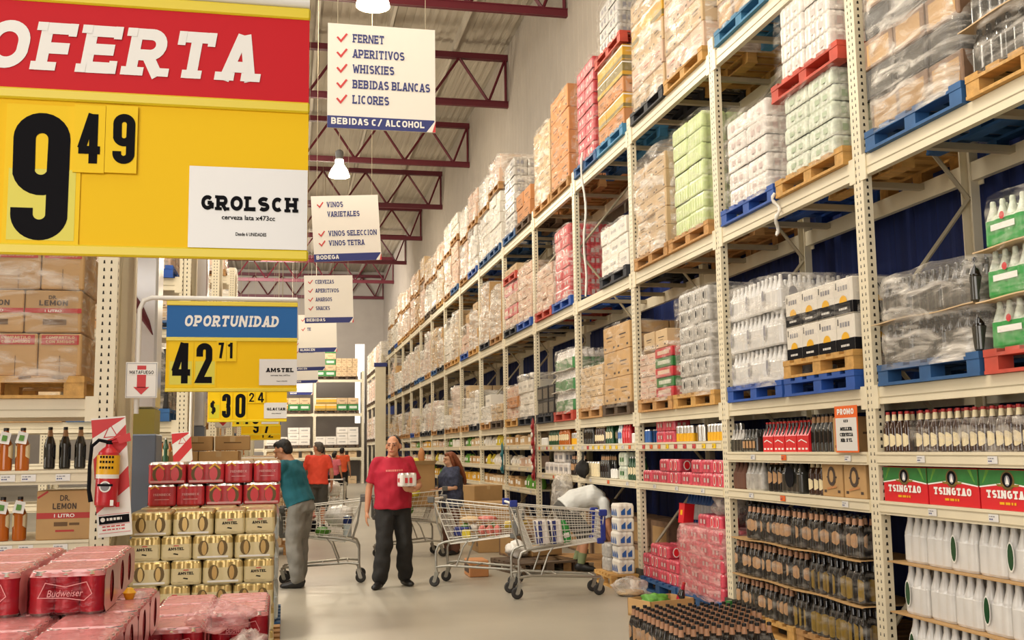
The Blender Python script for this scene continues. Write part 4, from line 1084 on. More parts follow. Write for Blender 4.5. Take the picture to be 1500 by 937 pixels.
tag(inst('bottle_pack', proto(('mauve',), bottlepack('pack_grey', 'pack_grey', 3, 4, .085, .25)), None, (XR+.16, fy(0)+1.94, S2)), 'mauve grey bottle pack below the grey wrapped packs', 'bottle pack')
tag(inst('bottle_pack', proto(('maroonpk',), bottlepack('cloth_brown', 'cloth_brown', 3, 3, .085, .25)), None, (XR+.16, fy(0)+2.25, S2)), 'maroon bottle pack at the far end of the shelf', 'bottle pack')
# floor of that bay: tiers of dark bottles between board sheets on a timber and red pallet
def sixpack(loc, label, lab, rot=0, film_=True, group=None, nx=2, ny=3, me=None):
    t = thing('bottle_pack', label, 'bottle pack', loc, rot, group); d = .083
    for i in range(nx):
        for j in range(ny): inst('bottle', me or b_dark, t, (d*(i-(nx-1)/2), d*(j-(ny-1)/2), 0), (0, 0, rl.random()*6))
    if film_:
        def fm():
            m = ribpack(nx, ny, d, [(.004, -.001, .005, 'film_light'), (.16, -.001, .005, 'film_light'), (.21, .016, .02, 'film_light')]); return m
        inst('wrap', proto(('six_film', nx, ny), fm), t)
    return t
b_gold = proto(('bottle_gold',), bottle_mesh('beer_dark', 'gold_label', 'beer_dark', 'cap_black', h=.28, r=.039, lz=(.08, .58)))
for n_, (y, c) in enumerate(((.62, 'wood'), (1.74, 'wood_yellow'))):
    tag(inst('pallet', proto(('pallet', c, 1.08), lambda: pallet_mesh(c)), None, (XR-.02, fy(0)+y, 0)), ['timber pallet under the gold labelled black bottles', 'yellow timber pallet under the tan labelled black bottles'][n_], 'pallet')
z = .142
TW = ['bottom', 'second', 'third', 'top']
for l in range(3):
    for i in range(8):
        gold = (l == 0 and i < 4) or (l == 1 and i < 3)
        if l == 2 and i == 7: continue
        y = fy(0)+.14+.275*(i+.5)
        t = sixpack((XR+.07, y, z), f"black bottle pack with {'gold' if gold else 'tan'} labels, {TW[l]} floor tier, {ORD[i]} from promo card post", None, group='black bottle packs between board sheets', me=b_gold if gold else b_dark)
        t.rotation_euler.z = rl.uniform(-.03, .03)
    z += .30
    if l < 2:
        for s, (a, b) in enumerate(((.1, 1.2), (1.22, 2.3))):
            m = MB(); n = 10
            for q in range(n):
                ya, yb = fy(0)+a+(b-a)*q/n, fy(0)+a+(b-a)*(q+1)/n; f_ = lambda v: .006*sin(v*7)
                m.quad((0, ya, f_(ya)), (0, yb, f_(yb)), (.55, yb, 0), (.55, ya, 0), 'kraft'); m.quad((0, ya, f_(ya)-.006), (0, yb, f_(yb)-.006), (0, yb, f_(yb)), (0, ya, f_(ya)), 'kraft')
            tag(m.build('separator_sheet', None, (XR-.04, 0, z+.003)), f"brown board sheet over the {TW[l]} tier of black bottles, {'nearer' if s == 0 else 'farther'} half", 'board sheet')
        z += .012
# one bay past: cans above, pink packs below
k = 1; S1, S2 = shelf_zs(1)
can_y = proto(('can_y',), can_mesh('amber_yellow', h=.165)); can_s = proto(('can_s',), can_mesh('can_top', h=.165)); can_o = proto(('can_o',), can_mesh('promo_orange', h=.15)); can_r = proto(('can_r',), can_mesh('red_tin', h=.12)); can_w = proto(('can_w',), can_mesh('white_paint', h=.12)); can_b = proto(('can_b',), can_mesh('blue_can', h=.15))
def ycan():
    m = MB(); m.lathe([(.027, 0, 'can_top'), (.033, .008, 'amber_yellow'), (.033, .09, 'can_top'), (.033, .15, 'can_top'), (.027, .163, 'can_top'), (.026, .165, 'can_top')], 'can_top', n=16); return m
yc = proto(('ycan',), ycan)
row(k, S1, .05, .45, .075, yc, 'beer_can', 'yellow and silver beer can at the nearer end of the can shelf', 'can', 'yellow cans, nearer cluster', rows=3, x=.05)
row(k, S1, .80, 1.30, .09, yc, 'beer_can', 'yellow and silver beer can in the middle of the can shelf', 'can', 'yellow cans, middle cluster', rows=3, x=.05)
row(k, S1, .52, .74, .09, can_s, 'beer_can', 'plain silver can between two clusters of yellow cans', 'can', 'silver cans', rows=2)
rpk = proto(('pinkpk',), canpack('pink_pack', 3, 4, .066, .125, marks='pack_blush', hole=None))
rph = proto(('pinkpk_hole',), canpack('pink_pack', 3, 4, .066, .125, hole='red_bright'))
for i in range(2):
    for l in range(2): tag(inst('can_pack', rpk, None, (XR+.16, fy(1)+1.55+.28*i, S1+.127*l)), f"pinkish red can pack on the can shelf, {['lower', 'upper'][l]} one of the {['nearer', 'farther'][i]} pair", 'can pack')
row(k, S1, 2.12, 2.34, .075, can_b, 'beer_can', 'blue can at the far end of the can shelf', 'can', 'blue cans', rows=2)
for i in range(8):
    for l in range(2):
        if l == 1 and i in (3, 6, 7): continue
        tag(inst('can_pack', rph if i in (0, 4) else rpk, None, (XR+.11+rl.uniform(-.01, .01), fy(1)+.17+.275*i+(.05 if i > 3 else 0), S2+.127*l)), f"pinkish red can pack below the can shelf, {['lower', 'upper'][l]} row, {ORD[i]} from nearer post", 'can pack', 'pinkish red packs on the shelf')
# floor: wrapped pile of pink packs on blue pallets
t = load(1, 'V', 'n', '', 'pal_blue', z=0, x=XR-.05, where='tall pile of pinkish red can packs swathed in clear film on floor pallet', cat='pallet load')
packs(t, ('pinkpk',), None, .20, .27, .127, 5, w=1.08, dp=1.0)
wrap(t, 'film_pink', amp=.03, z0=.12)
o = inst('can_pack', rph, t, (.2, -.25, t['_z'])); o = inst('can_pack', rpk, t, (.2, .05, t['_z']))
done(t)
tag(inst('pallet', proto(('pallet', 'pal_blue', 1.08), None), None, (XR-.05, fy(1)+1.76, 0)), 'blue floor pallet under the loose pinkish red packs', 'pallet')
for l in range(3):
    for i in range(4):
        if l == 2 and i in (0, 3): continue
        for r in range(1 if l < 2 and i < 3 else 2):
            tag(inst('can_pack', rph if r == 0 and (l+i) % 3 == 0 else rpk, None, (XR+.08+.21*r, fy(1)+1.76-.405+.27*i, .141+.127*l)), f"pinkish red pack on blue floor pallet, layer {['one', 'two', 'three'][l]}, {ORD[i]} from wrapped pile, {['front', 'rear'][r]}", 'can pack', 'loose pinkish red packs')
m = MB(); m.box(-.06, .06, -.05, .05, 0, .2, 'red_bright'); m.quad((-.061, -.02, .08), (-.061, .02, .08), (-.061, .02, .13), (-.061, -.02, .13), 'amber_yellow'); m.box(-.062, .062, -.052, .052, .19, .2, 'red')
tag(m.build('display_card', None, (XR+.1, fy(1)+1.25, .141+.127*5), (0, .12, .2)), 'bright red upright box on top of the pink packs', 'box')
for i in range(6):
    for l in range(3):
        tag(inst('water_pack', proto(('waterpk',), bottlepack('water_clear', 'blue_can', 3, 2, .08, .30)), None, (XR+.62, fy(1)+1.35+.17*i, .145+.305*l)), 'clear and blue water bottle pack in shadow behind the pink packs', 'bottle pack', 'water packs at the back')
# plastic bag heap on the wrapped pile
m = MB(); m.ell((0, 0, .1), (.2, .26, .17), 'bag_clear', jit=.35, seed=4, nu=26, nv=16); tag(m.build('plastic_bag', None, (XR+.3, fy(1)+.45, .14+.127*6+.01)), 'crumpled clear plastic on top of the tall pink pile', 'plastic bag')
for j in range(6): tag(inst('beer_bottle', b_plain, None, (XR+.36+.09*(j % 2), fy(1)+.22+.09*(j//2), .141+.127*6)), 'dark bottle standing under clear plastic on the tall pink pile', 'bottle', 'bottles on the pink pile')
# two bays past
k = 2; S1, S2 = shelf_zs(2)
row(k, S1, .06, .26, .09, can_w, 'beer_can', 'small white can at the nearer end, two bays past the promo card', 'can', 'small white cans')
row(k, S1, .30, .56, .085, proto(('redbottle',), bottle_mesh('red', 'red_bright', 'red', 'cap_red', h=.26, r=.042)), 'beer_bottle', 'bright red bottle, two bays past the promo card', 'bottle', 'red bottles', rows=2)
row(k, S1, .60, .76, .08, b_water, 'beer_bottle', 'blue labelled bottle beside the red bottles', 'bottle', 'blue labelled bottles', rows=2)
row(k, S1, 1.0, 1.3, .085, b_green, 'beer_bottle', 'green bottle, two bays past the promo card', 'bottle', 'green bottles', rows=2)
row(k, S1, 1.32, 1.75, .085, b_cream, 'beer_bottle', 'brown bottle with cream label, two bays past the promo card', 'bottle', 'brown bottles two bays past', rows=2)
row(k, S1, 1.85, 2.3, .085, b_plain, 'beer_bottle', 'black bottle at the far end, two bays past the promo card', 'bottle', 'black bottles two bays past', rows=2)
gpk = proto(('greenshelf',), canpack('pack_green', 3, 4, .066, .16, marks='green'))
for l in range(2): tag(inst('can_pack', gpk, None, (XR+.13, fy(2)+.62, S2+.161*l)), f"pale green can pack, {['lower', 'upper'][l]} of two by the dark green bottles", 'can pack')
row(k, S2, .06, .42, .085, b_green, 'beer_bottle', 'dark green bottle beside the pale green can packs', 'bottle', 'dark green bottles', rows=2)
row(k, S2, .85, 1.15, .085, can_w, 'beer_can', 'white can beside the pale green can packs', 'can', 'white cans', rows=2)
row(k, S2, 1.2, 1.55, .085, b_plain, 'beer_bottle', 'black bottle in the middle of the lower shelf', 'bottle', 'black bottles lower shelf', rows=2)
row(k, S2, 1.6, 2.2, .11, proto(('jar',), can_mesh('label_cream', r=.05, h=.2)), 'tin', 'fat cream tin at the far end of the lower shelf', 'tin', 'cream tins', rows=2)
bwp = lambda: None
def bluepk():
    m = canpack('white_carton', 3, 4, .066, .155)(); a = .0995
    for s in (-.75, -.2, .35): m.quad((-a, .132*s, .02), (-a, .132*(s+.42), .02), (-a, .132*(s+.42), .10), (-a, .132*s, .05), 'blue_can')
    for s in (-.6, .1): m.quad((.0995*s, -.1335, .03), (.0995*(s+.5), -.1335, .03), (.0995*(s+.5), -.1335, .11), (.0995*s, -.1335, .07), 'blue_can')
    return m
bk = proto(('bluepk',), bluepk)
tag(inst('pallet', proto(('pallet', 'wood_yellow', 1.08), None), None, (XR-.35, fy(1)+2.75, 0), (0, 0, 0), (.55, .62, 1)), 'small timber pallet under the blue and white can packs', 'pallet')
for l in range(5): tag(inst('can_pack', bk, None, (XR-.14+rl.uniform(-.008, .008), fy(1)+2.62, .141+.156*l)), f"blue and white can pack, {['lowest', 'second', 'third', 'fourth', 'topmost'][l]} of the tall column", 'can pack', 'blue and white packs')
for l in range(2): tag(inst('can_pack', proto(('greyfilmpk',), canpack('pack_grey', 3, 4, .066, .155)), None, (XR-.17, fy(1)+2.92, .141+.156*l)), f"grey filmed can pack, {['lower', 'upper'][l]} one beside the blue and white column", 'can pack')
# three bays past
k = 3; S1, S2 = shelf_zs(3)
row(k, S1, .06, .5, .09, yc, 'beer_can', 'yellow can three bays past the promo card', 'can', 'yellow cans three bays past', rows=2)
row(k, S1, .55, 1.1, .09, b_amber, 'beer_bottle', 'amber bottle three bays past the promo card', 'bottle', 'amber bottles three bays past', rows=2)
row(k, S1, 1.15, 1.75, .085, b_green, 'beer_bottle', 'green bottle three bays past the promo card', 'bottle', 'green bottles three bays past', rows=2)
row(k, S1, 1.85, 2.3, .1, can_w, 'beer_can', 'white can three bays past the promo card', 'can', 'white cans three bays past', rows=2)
whp = proto(('whiteshelf',), canpack('pack_white', 3, 4, .066, .17, marks='ink_grey'))
for i in range(5):
    for l in range(2 if i in (1, 2) else 1): tag(inst('can_pack', whp, None, (XR+.13, fy(3)+.75+.28*i, S2+.172*l)), f"white can pack three bays past the promo card, {['lower', 'upper'][l]}, {ORD[i]} along", 'can pack', 'white packs three bays past')
row(k, S2, .08, .5, .1, b_dark, 'beer_bottle', 'dark bottle beside the white can packs', 'bottle', 'dark bottles by white packs', rows=2)
# the nearer floors hidden in shadow: cartons at the back
for k in (2, 3):
    for i in range(3):
        for l in range(2): tag(inst('carton', proto(('flc',), lambda: carton_mesh(.4, .6, .34, 'brown')), None, (XR+.62, fy(k)+.45+.72*i, .345*l)), f"dark carton in shadow under the shelves, {NUM[k-1]} bays past the promo card", 'carton', f'dark floor cartons {NUM[k-1]} bays past')
# farther bays: mixed small goods
rg = random.Random(5)
SM = [('snack_bag', 'produce_green', 'green bag'), ('carton', 'white_carton', 'white carton'), ('snack_bag', 'white_carton', 'white bag'), ('carton', 'pink_tan', 'pinkish carton'), ('carton', 'tan', 'tan carton'), ('carton', 'kraft', 'kraft carton'), ('carton', 'yellow_carton', 'yellow carton'), ('snack_bag', 'produce_yellow', 'yellow bag')]
def bag(c):
    def f():
        m = MB(); R = []
        for z, a, b in ((0, .05, .085), (.03, .07, .10), (.12, .065, .10), (.19, .03, .095), (.21, .008, .09)): R.append(((0, 0, z), (a, 0, 0), (0, b, 0)))
        m.loft(R, c, 14); m.quad((-.072, -.05, .05), (-.072, .05, .05), (-.068, .05, .12), (-.068, -.05, .12), 'white_print'); return m
    return f
def smallbox(c):
    def f():
        m = MB(); m.cbox(-.1, .1, -.11, .11, 0, .17, c, .004); m.quad((-.101, -.07, .05), (-.101, .07, .05), (-.101, .07, .12), (-.101, -.07, .12), 'white_print'); return m
    return f
for k in range(4, 11):
    for q, z in enumerate(shelf_zs(k)):
        nm, c, d = rg.choice(SM); nm2, c2, d2 = rg.choice(SM)
        for i in range(9):
            a, cc, dd = (nm, c, d) if i < 5 else (nm2, c2, d2)
            me = proto((a, cc), bag(cc) if a == 'snack_bag' else smallbox(cc))
            o = inst(a, me, None, (XR+.13+rg.uniform(-.03, .03), fy(k)+.18+.245*i, z), (0, 0, rg.uniform(-.1, .1)), (1, 1, rg.uniform(.8, 1.05)))
            tag(o, f"{dd} on the {['upper', 'middle', 'lower'][q]} shelf, {NUM[k-1]} bays past the promo card", dd.split()[1], f"{dd}s on {['upper', 'middle', 'lower'][q]} shelf {NUM[k-1]} bays past")
    if k < 9:
        for i in range(3):
            hgt = rg.uniform(.3, .6); me = proto(('fbox', i), lambda: carton_mesh(.5, .6, .4, ['kraft', 'tan', 'orange'][i]))
            tag(inst('carton', me, None, (XR+.25+rg.uniform(-.06, .02), fy(k)+.4+.75*i, 0), (0, 0, rg.uniform(-.08, .08)), (1, 1, hgt/.4)), f"large {['kraft', 'tan', 'orange brown'][i]} carton on the floor, {NUM[k-1]} bays past the promo card", 'carton')
# hanging product strips on the posts
for y, z0, z1, c, lab in ((fy(4)-.06, 1.05, 1.98, 'crimson_card', 'dark red hanging strip of packets on a rack post'), (fy(5)-.06, 1.12, 1.62, 'teal_card', 'teal hanging strip of packets on a rack post')):
    t = thing('clip_strip', lab, 'hanging strip', (XR-.05, y, z0)); H = z1-z0
    m = MB(); m.box(-.006, .006, -.075, .075, 0, H, c); m.add([(-.006, -.075, H), (.006, -.075, H), (.006, .075, H), (-.006, .075, H), (0, 0, H+.07)], [(0, 1, 4), (1, 2, 4), (2, 3, 4), (3, 0, 4)], c); m.build('backing_card', t)
    for i in range(int(H/.13)):
        m = MB(); m.ell((-.02, 0, .07+.13*i), (.016, .055, .045), 'white_carton' if i % 2 else c, nu=10, nv=6); m.build('packet', t)
# black rubbish bag tied on the post three bays past, strips of loose film hanging from beams
m = MB(); m.ell((0, 0, .18), (.09, .10, .11), 'cloth_black', jit=.3, seed=2, nu=20, nv=14); m.tube([(0, 0, .27), (.01, .0, .33), (.02, .01, .40)], [.02, .015, .02], 'cloth_black', 8)
tag(m.build('rubbish_bag', None, (XR-.085, fy(3)-.55, 1.10)), 'dark knotted bag hung on the rack post above the bending man', 'bag')
m = MB(); m.ell((0, 0, .12), (.15, .2, .36), 'bag_clear', jit=.3, seed=7, nu=22, nv=14); tag(m.build('plastic_bag', None, (XR-.14, fy(3)+.3, .74)), 'cloudy plastic bag hanging under the shelf behind the bending man', 'plastic bag')
def strip(x, y, z0, z1, r, lab):
    m = MB(); n = 14; pts = [(x+.02*sin(i*.9), y+.03*sin(i*.55+1), z0+(z1-z0)*i/n) for i in range(n+1)]
    m.tube(pts, [r*(.7+.5*abs(sin(i*1.3))) for i in range(n+1)], 'bag_white', 6); tag(m.build('film_strip', None), lab, 'loose film')
strip(XR-.04, fy(2)+1.75, ZU-.0, ZT+.25, .016, 'long twisted strip of loose white film hanging from the top beam')
strip(XR-.03, fy(0)+1.15, ZU-.30, ZU+.05, .014, 'short rag of loose film hanging under the middle beam')
# ------------------------------------------------------------------ lower-case lettering from the built-in font
def ftext(mb, s, o, u, v, hgt, m, shear=0, width=None, bold=0.0):
    cu = D.curves.new('t', 'FONT'); cu.body = s; cu.offset = bold; cu.resolution_u = 3
    ob = D.objects.new('t', cu); COL.objects.link(ob)
    dg = bpy.context.evaluated_depsgraph_get(); dg.update()
    me = D.meshes.new_from_object(ob.evaluated_get(dg))
    vs = [w.co.copy() for w in me.vertices]; fs = [tuple(p.vertices) for p in me.polygons]
    D.objects.remove(ob); D.meshes.remove(me); D.curves.remove(cu)
    if not vs: return
    x0 = min(w.x for w in vs); x1 = max(w.x for w in vs); k = hgt/.70; kx = k
    if width: kx = width/max(1e-6, x1-x0)
    o, u, v = Vector(o), Vector(u).normalized(), Vector(v).normalized()
    mb.add([o+u*((w.x-x0)*kx+shear*w.y*k)+v*(w.y*k) for w in vs], fs, m)
UX, UZ = (1, 0, 0), (0, 0, 1)
def rect(m, x0, x1, z0, z1, y, mt): m.quad((x0, y, z0), (x1, y, z0), (x1, y, z1), (x0, y, z1), mt)
# ------------------------------------------------------------------ price signs over the aisle displays
def price_sign(y, label, header, head_mat, big, small, brand, sub, dollar=None, x0=-.80, x1=.05, zt=2.57, bh=.60, tube=True, dz=0, cardw=.12, bx=None):
    """board front at plane y; all measures in metres"""
    t = thing('price_sign', label, 'price sign', (0, y, dz), 0, 'yellow price signs over the displays')
    zb = zt-bh; H = zt-.055
    m = MB(); m.box(x0, x1, 0, .006, zb, zt-.265, 'yellow'); m.build('board', t)
    m = MB(); m.box(x0, x1, -.004, .008, zt-.245, zt-.03, head_mat); m.build('header_panel', t)
    m = MB()
    for a, b in ((zt-.03, zt), (zt-.27, zt-.243)):
        m.cbox(x0-.002, x1+.002, -.010, .012, a, b, 'yellow_edge', .004)
    m.cbox(x0-.002, x1+.002, -.008, .010, zb-.008, zb+.018, 'yellow_edge', .004); m.build('edge_profile', t)
    m = MB()
    if header:
        s, xa, xb, za, hh, lt, sh = header
        write(m, s, (xa, -.006, za), UX, UZ, hh, 'white_print', wf=.85, t=.235, slab=True, shear=.16, gap=.19, width=xb-xa); m.build('header_lettering', t)
    for c, xa, xb, z0, z1, (ca, cb, cz0, cz1), col in big+small:
        ey = .0 if (c, xa, xb, z0, z1, (ca, cb, cz0, cz1), col) in big else -.0045
        q = MB(); q.box(ca, cb, ey-.004, ey-.001, cz0, cz1, 'card_yellow')
        if col: rect(q, ca+.01, cb-.01, cz0+.02, cz0+(cz1-cz0)*.55, ey-.0046, 'card_lime')
        card = q.build('digit_card', t)
        q = MB()
        hgt = z1-z0; wd = xb-xa; wf = wd/hgt/.9
        write(q, c, (xa, ey-.0052, z0), UX, UZ, hgt, 'ink', wf=wf, t=.16 if c not in '$' else .13, slab=False); q.build('digit', card)
    if brand:
        name, (xa, xb, za, zc), (ta, tb, tz, th), subs = brand
        m = MB(); m.box(xa, xb, -.007, -.005, za, zc, 'paper'); lab = m.build('name_sheet', t)
        m = MB(); write(m, name, (ta, -.0085, tz), UX, UZ, th, 'ink', wf=.95, t=.27, slab=True, gap=.2, width=tb-ta)
        m.build('lettering', lab)
        for s, sa, sb, sz, shh in subs:
            m = MB(); ftext(m, s, (sa, -.0085, sz), UX, UZ, shh, 'ink', width=sb-sa, bold=.02); m.build('lettering', lab)
    if tube:
        m = MB(); m.tube([(x1, .004, zt+.02), (x0-.10, .004, zt+.02), (x0-.15, .004, zt+.0), (x0-.175, .004, zt-.06), (x0-.178, .004, zt-.75)], .016, 'white_paint', 8); m.build('support_tube', t)
    else:
        m = MB(); m.tube([(x1, .004, zt+.018), (x0, .004, zt+.018)], .018, 'white_paint', 8); m.build('support_tube', t)
    for xx in (x0+.1, x1-.1):
        m = MB(); m.tube([(xx, .004, zt+.02), (xx, .004, 11.1-dz)], .0025, 'cream_dull', 4); m.build('wire', t)
    return t
# nearest: OFERTA
price_sign(2.6, 'big yellow price sign with a red header reading OFERTA', ('OFERTA', -.705, -.082, 2.462, .118, 0, 0), 'oferta_red',
    [('9', -.628, -.503, 2.054, 2.358, (-.645, -.478, 2.034, 2.378), True)],
    [('4', -.484, -.436, 2.240, 2.360, (-.496, -.426, 2.218, 2.382), False), ('9', -.408, -.358, 2.242, 2.364, (-.425, -.353, 2.22, 2.384), False)],
    ('GROLSCH', (-.232, .047, 2.046, 2.245), (-.203, .022, 2.138, .036), [('cerveza lata x473cc', -.155, -.03, 2.116, .011), ('Desde 6 UNIDADES', -.122, -.05, 2.077, .008)]), None, x0=-.86, x1=.048, zt=2.66, bh=.632, tube=False)
price_sign(7.35, 'yellow price sign with a blue header reading OPORTUNIDAD', ('OPORTUNIDAD', -.667, -.055, 2.40, .075, 0, 0), 'opor_blue',
    [('4', -.737, -.622, 2.018, 2.288, (-.765, -.602, 1.99, 2.31), True), ('2', -.585, -.482, 2.02, 2.288, (-.60, -.455, 1.99, 2.31), True)],
    [('7', -.443, -.408, 2.186, 2.292, (-.455, -.392, 2.165, 2.31), False), ('1', -.384, -.345, 2.186, 2.292, (-.39, -.325, 2.165, 2.31), False)],
    ('AMSTEL', (-.175, .074, 2.006, 2.182), (-.129, .052, 2.094, .028), [('cerveza lata x473cc', -.10, .03, 2.068, .009), ('Desde 6 UNIDADES', -.06, .01, 2.03, .007)]), None, x0=-.78, x1=.073, zt=2.57)
price_sign(12.2, 'yellow price sign showing 30 24, behind the blue headed one', ('OPORTUNIDAD', -.70, -.09, 2.40, .075, 0, 0), 'opor_blue',
    [('3', -.686, -.595, 1.99, 2.255, (-.70, -.575, 1.975, 2.27), False), ('0', -.543, -.434, 1.99, 2.255, (-.565, -.42, 1.975, 2.27), False), ('$', -.811, -.754, 2.03, 2.18, (-.835, -.705, 1.965, 2.275), True)],
    [('2', -.396, -.343, 2.165, 2.265, (-.41, -.335, 2.15, 2.28), False), ('4', -.30, -.235, 2.158, 2.27, (-.33, -.22, 2.15, 2.28), False)],
    ('GLACIAR', (-.233, .016, 1.98, 2.155), (-.202, 0, 2.07, .028), [('agua mineral', -.15, -.05, 2.03, .012)]), None, x0=-.84, x1=.016, zt=2.55, dz=-.05)
price_sign(17, 'yellow price sign showing 110, third behind the blue headed one', None, 'opor_blue',
    [('1', -.745, -.70, 1.99, 2.25, (-.77, -.655, 1.97, 2.28), True), ('1', -.61, -.565, 1.99, 2.25, (-.65, -.53, 1.97, 2.28), True), ('0', -.50, -.40, 1.99, 2.25, (-.52, -.37, 1.97, 2.28), False)], [],
    ('AGUA', (-.36, -.10, 1.99, 2.17), (-.30, -.15, 2.08, .03), []), None, x0=-.80, x1=-.09, zt=2.56, tube=False)
price_sign(21.7, 'small looking yellow price sign showing 97, fourth in the row', None, 'opor_blue',
    [('9', -.62, -.51, 1.93, 2.2, (-.65, -.49, 1.92, 2.28), False), ('7', -.42, -.30, 1.93, 2.2, (-.45, -.28, 1.92, 2.28), False)], [], None, None, x0=-.85, x1=-.10, zt=2.5, tube=False)
price_sign(26.5, 'yellow price sign showing 12, last and farthest in the row', None, 'opor_blue',
    [('1', -.55, -.50, 1.9, 2.1, (-.6, -.44, 1.88, 2.2), False), ('2', -.40, -.28, 1.9, 2.1, (-.43, -.26, 1.88, 2.2), False)], [], None, None, x0=-.85, x1=-.10, zt=2.45, tube=False)

# ------------------------------------------------------------------ red beer cans, near display
def red_sleeve():
    m = MB(); nx, ny, d, h = 3, 4, .066, .122
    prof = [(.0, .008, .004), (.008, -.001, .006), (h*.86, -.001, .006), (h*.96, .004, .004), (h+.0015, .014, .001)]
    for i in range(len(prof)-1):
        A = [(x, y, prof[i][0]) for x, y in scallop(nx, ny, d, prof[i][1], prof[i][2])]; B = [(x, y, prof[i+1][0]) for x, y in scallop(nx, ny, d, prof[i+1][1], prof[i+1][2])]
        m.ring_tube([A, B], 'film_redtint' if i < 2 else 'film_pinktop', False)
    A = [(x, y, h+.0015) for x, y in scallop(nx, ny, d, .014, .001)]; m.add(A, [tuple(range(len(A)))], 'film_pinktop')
    for s in (1, -1):                                   # end panels with an oval opening
        x = s*(nx*d/2+.0035); n = 24; P = []; Q = []
        for i in range(n):
            a = 2*pi*i/n; P.append((x, .038*cos(a), .062+.046*sin(a)))
            k = 1/max(abs(cos(a))/.132, abs(sin(a))/.058); Q.append((x, max(-.13, min(.13, k*cos(a))), .060+k*sin(a)))
        m.add(P+Q, [(i, (i+1) % n, n+(i+1) % n, n+i) for i in range(n)], 'pink_film')
    return m
def red_logo():
    m = MB(); y = -.1375
    pts = [(-.07, -.012), (-.052, .028), (0, .016), (.055, .028), (.07, -.004), (.05, -.022), (0, -.014), (-.07, -.012)]
    ribbon(m, pts, .0022, lambda a, b: Vector((a, y, .062+b)), 'pink_film')
    ftext(m, 'Budweiser', (-.047, y-.001, .052), UX, UZ, .019, 'pink_film', shear=.2, width=.092)
    return m
CANR = proto(('can_red',), can_mesh('red_tin', h=.1215))
def bud(loc, label, near=True, rot=0, group='red can packs of the near display'):
    t = thing('can_pack', label, 'can pack', loc, rot, group)
    for i in range(3):
        for j in range(4):
            if not near and 0 < i < 2 and 0 < j < 3: continue
            inst('can', CANR, t, (.066*(i-1), .066*(j-1.5), 0))
    inst('sleeve', proto(('red_sleeve',), red_sleeve), t); inst('logo', proto(('red_logo',), red_logo), t)
    return t
base = load(0, 'V', 'n', '', 'wood', where='pallet of red can packs under the nearest display layer', loc=(-1.56, 3.18, 0), w=1.3)
bp_ = proto(('redplain',), canpack('pink_pack', 4, 4, .066, .122, marks=None))
for l in range(7):
    for i in range(4):
        for j in range(5):
            if 0 < i < 3 and 0 < j < 4: continue
            if l < 4 and i == 0: continue
            inst('can_pack_layer', bp_, base, (.17+.27*i+.03, -.53+.267*j, .14+.122*l))
done(base)
RW = ['front', 'second', 'third', 'rear']
for j in range(4):
    for i in range(4):
        bud((-.502-.212*i, 2.83+.272*j, .995), f"red can pack in the lower display layer, {RW[j]} row, {ORD[i]} from the aisle side", near=i < 2)
for j, y in enumerate((3.335, 3.62, 3.87)):
    for i in range(3):
        bud((-.602-.222*i + .012*(1-j), y, 1.1185), f"red can pack in the top display layer, {RW[j]} row, {ORD[i]} from the aisle side", near=True)
m = MB(); m.lathe([(.012, 0), (.02, .02), (.008, .035)], 'amber_yellow', n=10); m.ell((.03, 0, .012), (.02, .014, .012), 'bag_clear', jit=.3); tag(m.build('loose_tag', None, (-.46, 3.5, 1.118)), 'small yellow tag lying on the pink film of the display', 'tag')
# second, lower red heap with torn film
base = load(0, 'V', 'n', '', 'wood', where='pallet of red can packs beside the nearest display, partly unwrapped', loc=(-.47, 4.02, 0), w=1.15)
for l in range(6):
    for i in range(2):
        for j in range(5):
            if i == 0 and 0 < j < 4 and l < 5: continue
            inst('can_pack_layer', proto(('redplain3',), canpack('pink_pack', 3, 3, .066, .122)), base, (.115+.2*i, -.44+.22*j, .14+.122*l))
done(base)
for i in range(2):
    for j in range(2):
        bud((-.355+.205*i, 4.12+.27*j, .874), f"red can pack at the back of the lower torn heap, {['front', 'rear'][j]} row, {['post', 'aisle'][i]} side", near=True, group='red can packs of the torn heap')
bud((-.352, 3.82, .874), 'red can pack with black opening at the front of the torn heap', near=True, group='red can packs of the torn heap')
m = MB(); m.ell((0, 0, .03), (.10, .10, .045), 'film_pink', jit=.45, seed=5, nu=30, nv=18); tag(m.build('torn_film', None, (-.21, 3.78, .985)), 'crumpled clear film torn back over the lower red heap', 'plastic film')
m = MB(); m.ell((0, 0, .0), (.07, .11, .075), 'bag_clear', jit=.45, seed=9, nu=30, nv=18); tag(m.build('torn_film', None, (-.11, 3.70, .90)), 'bunched white film hanging at the aisle corner of the red heap', 'plastic film')

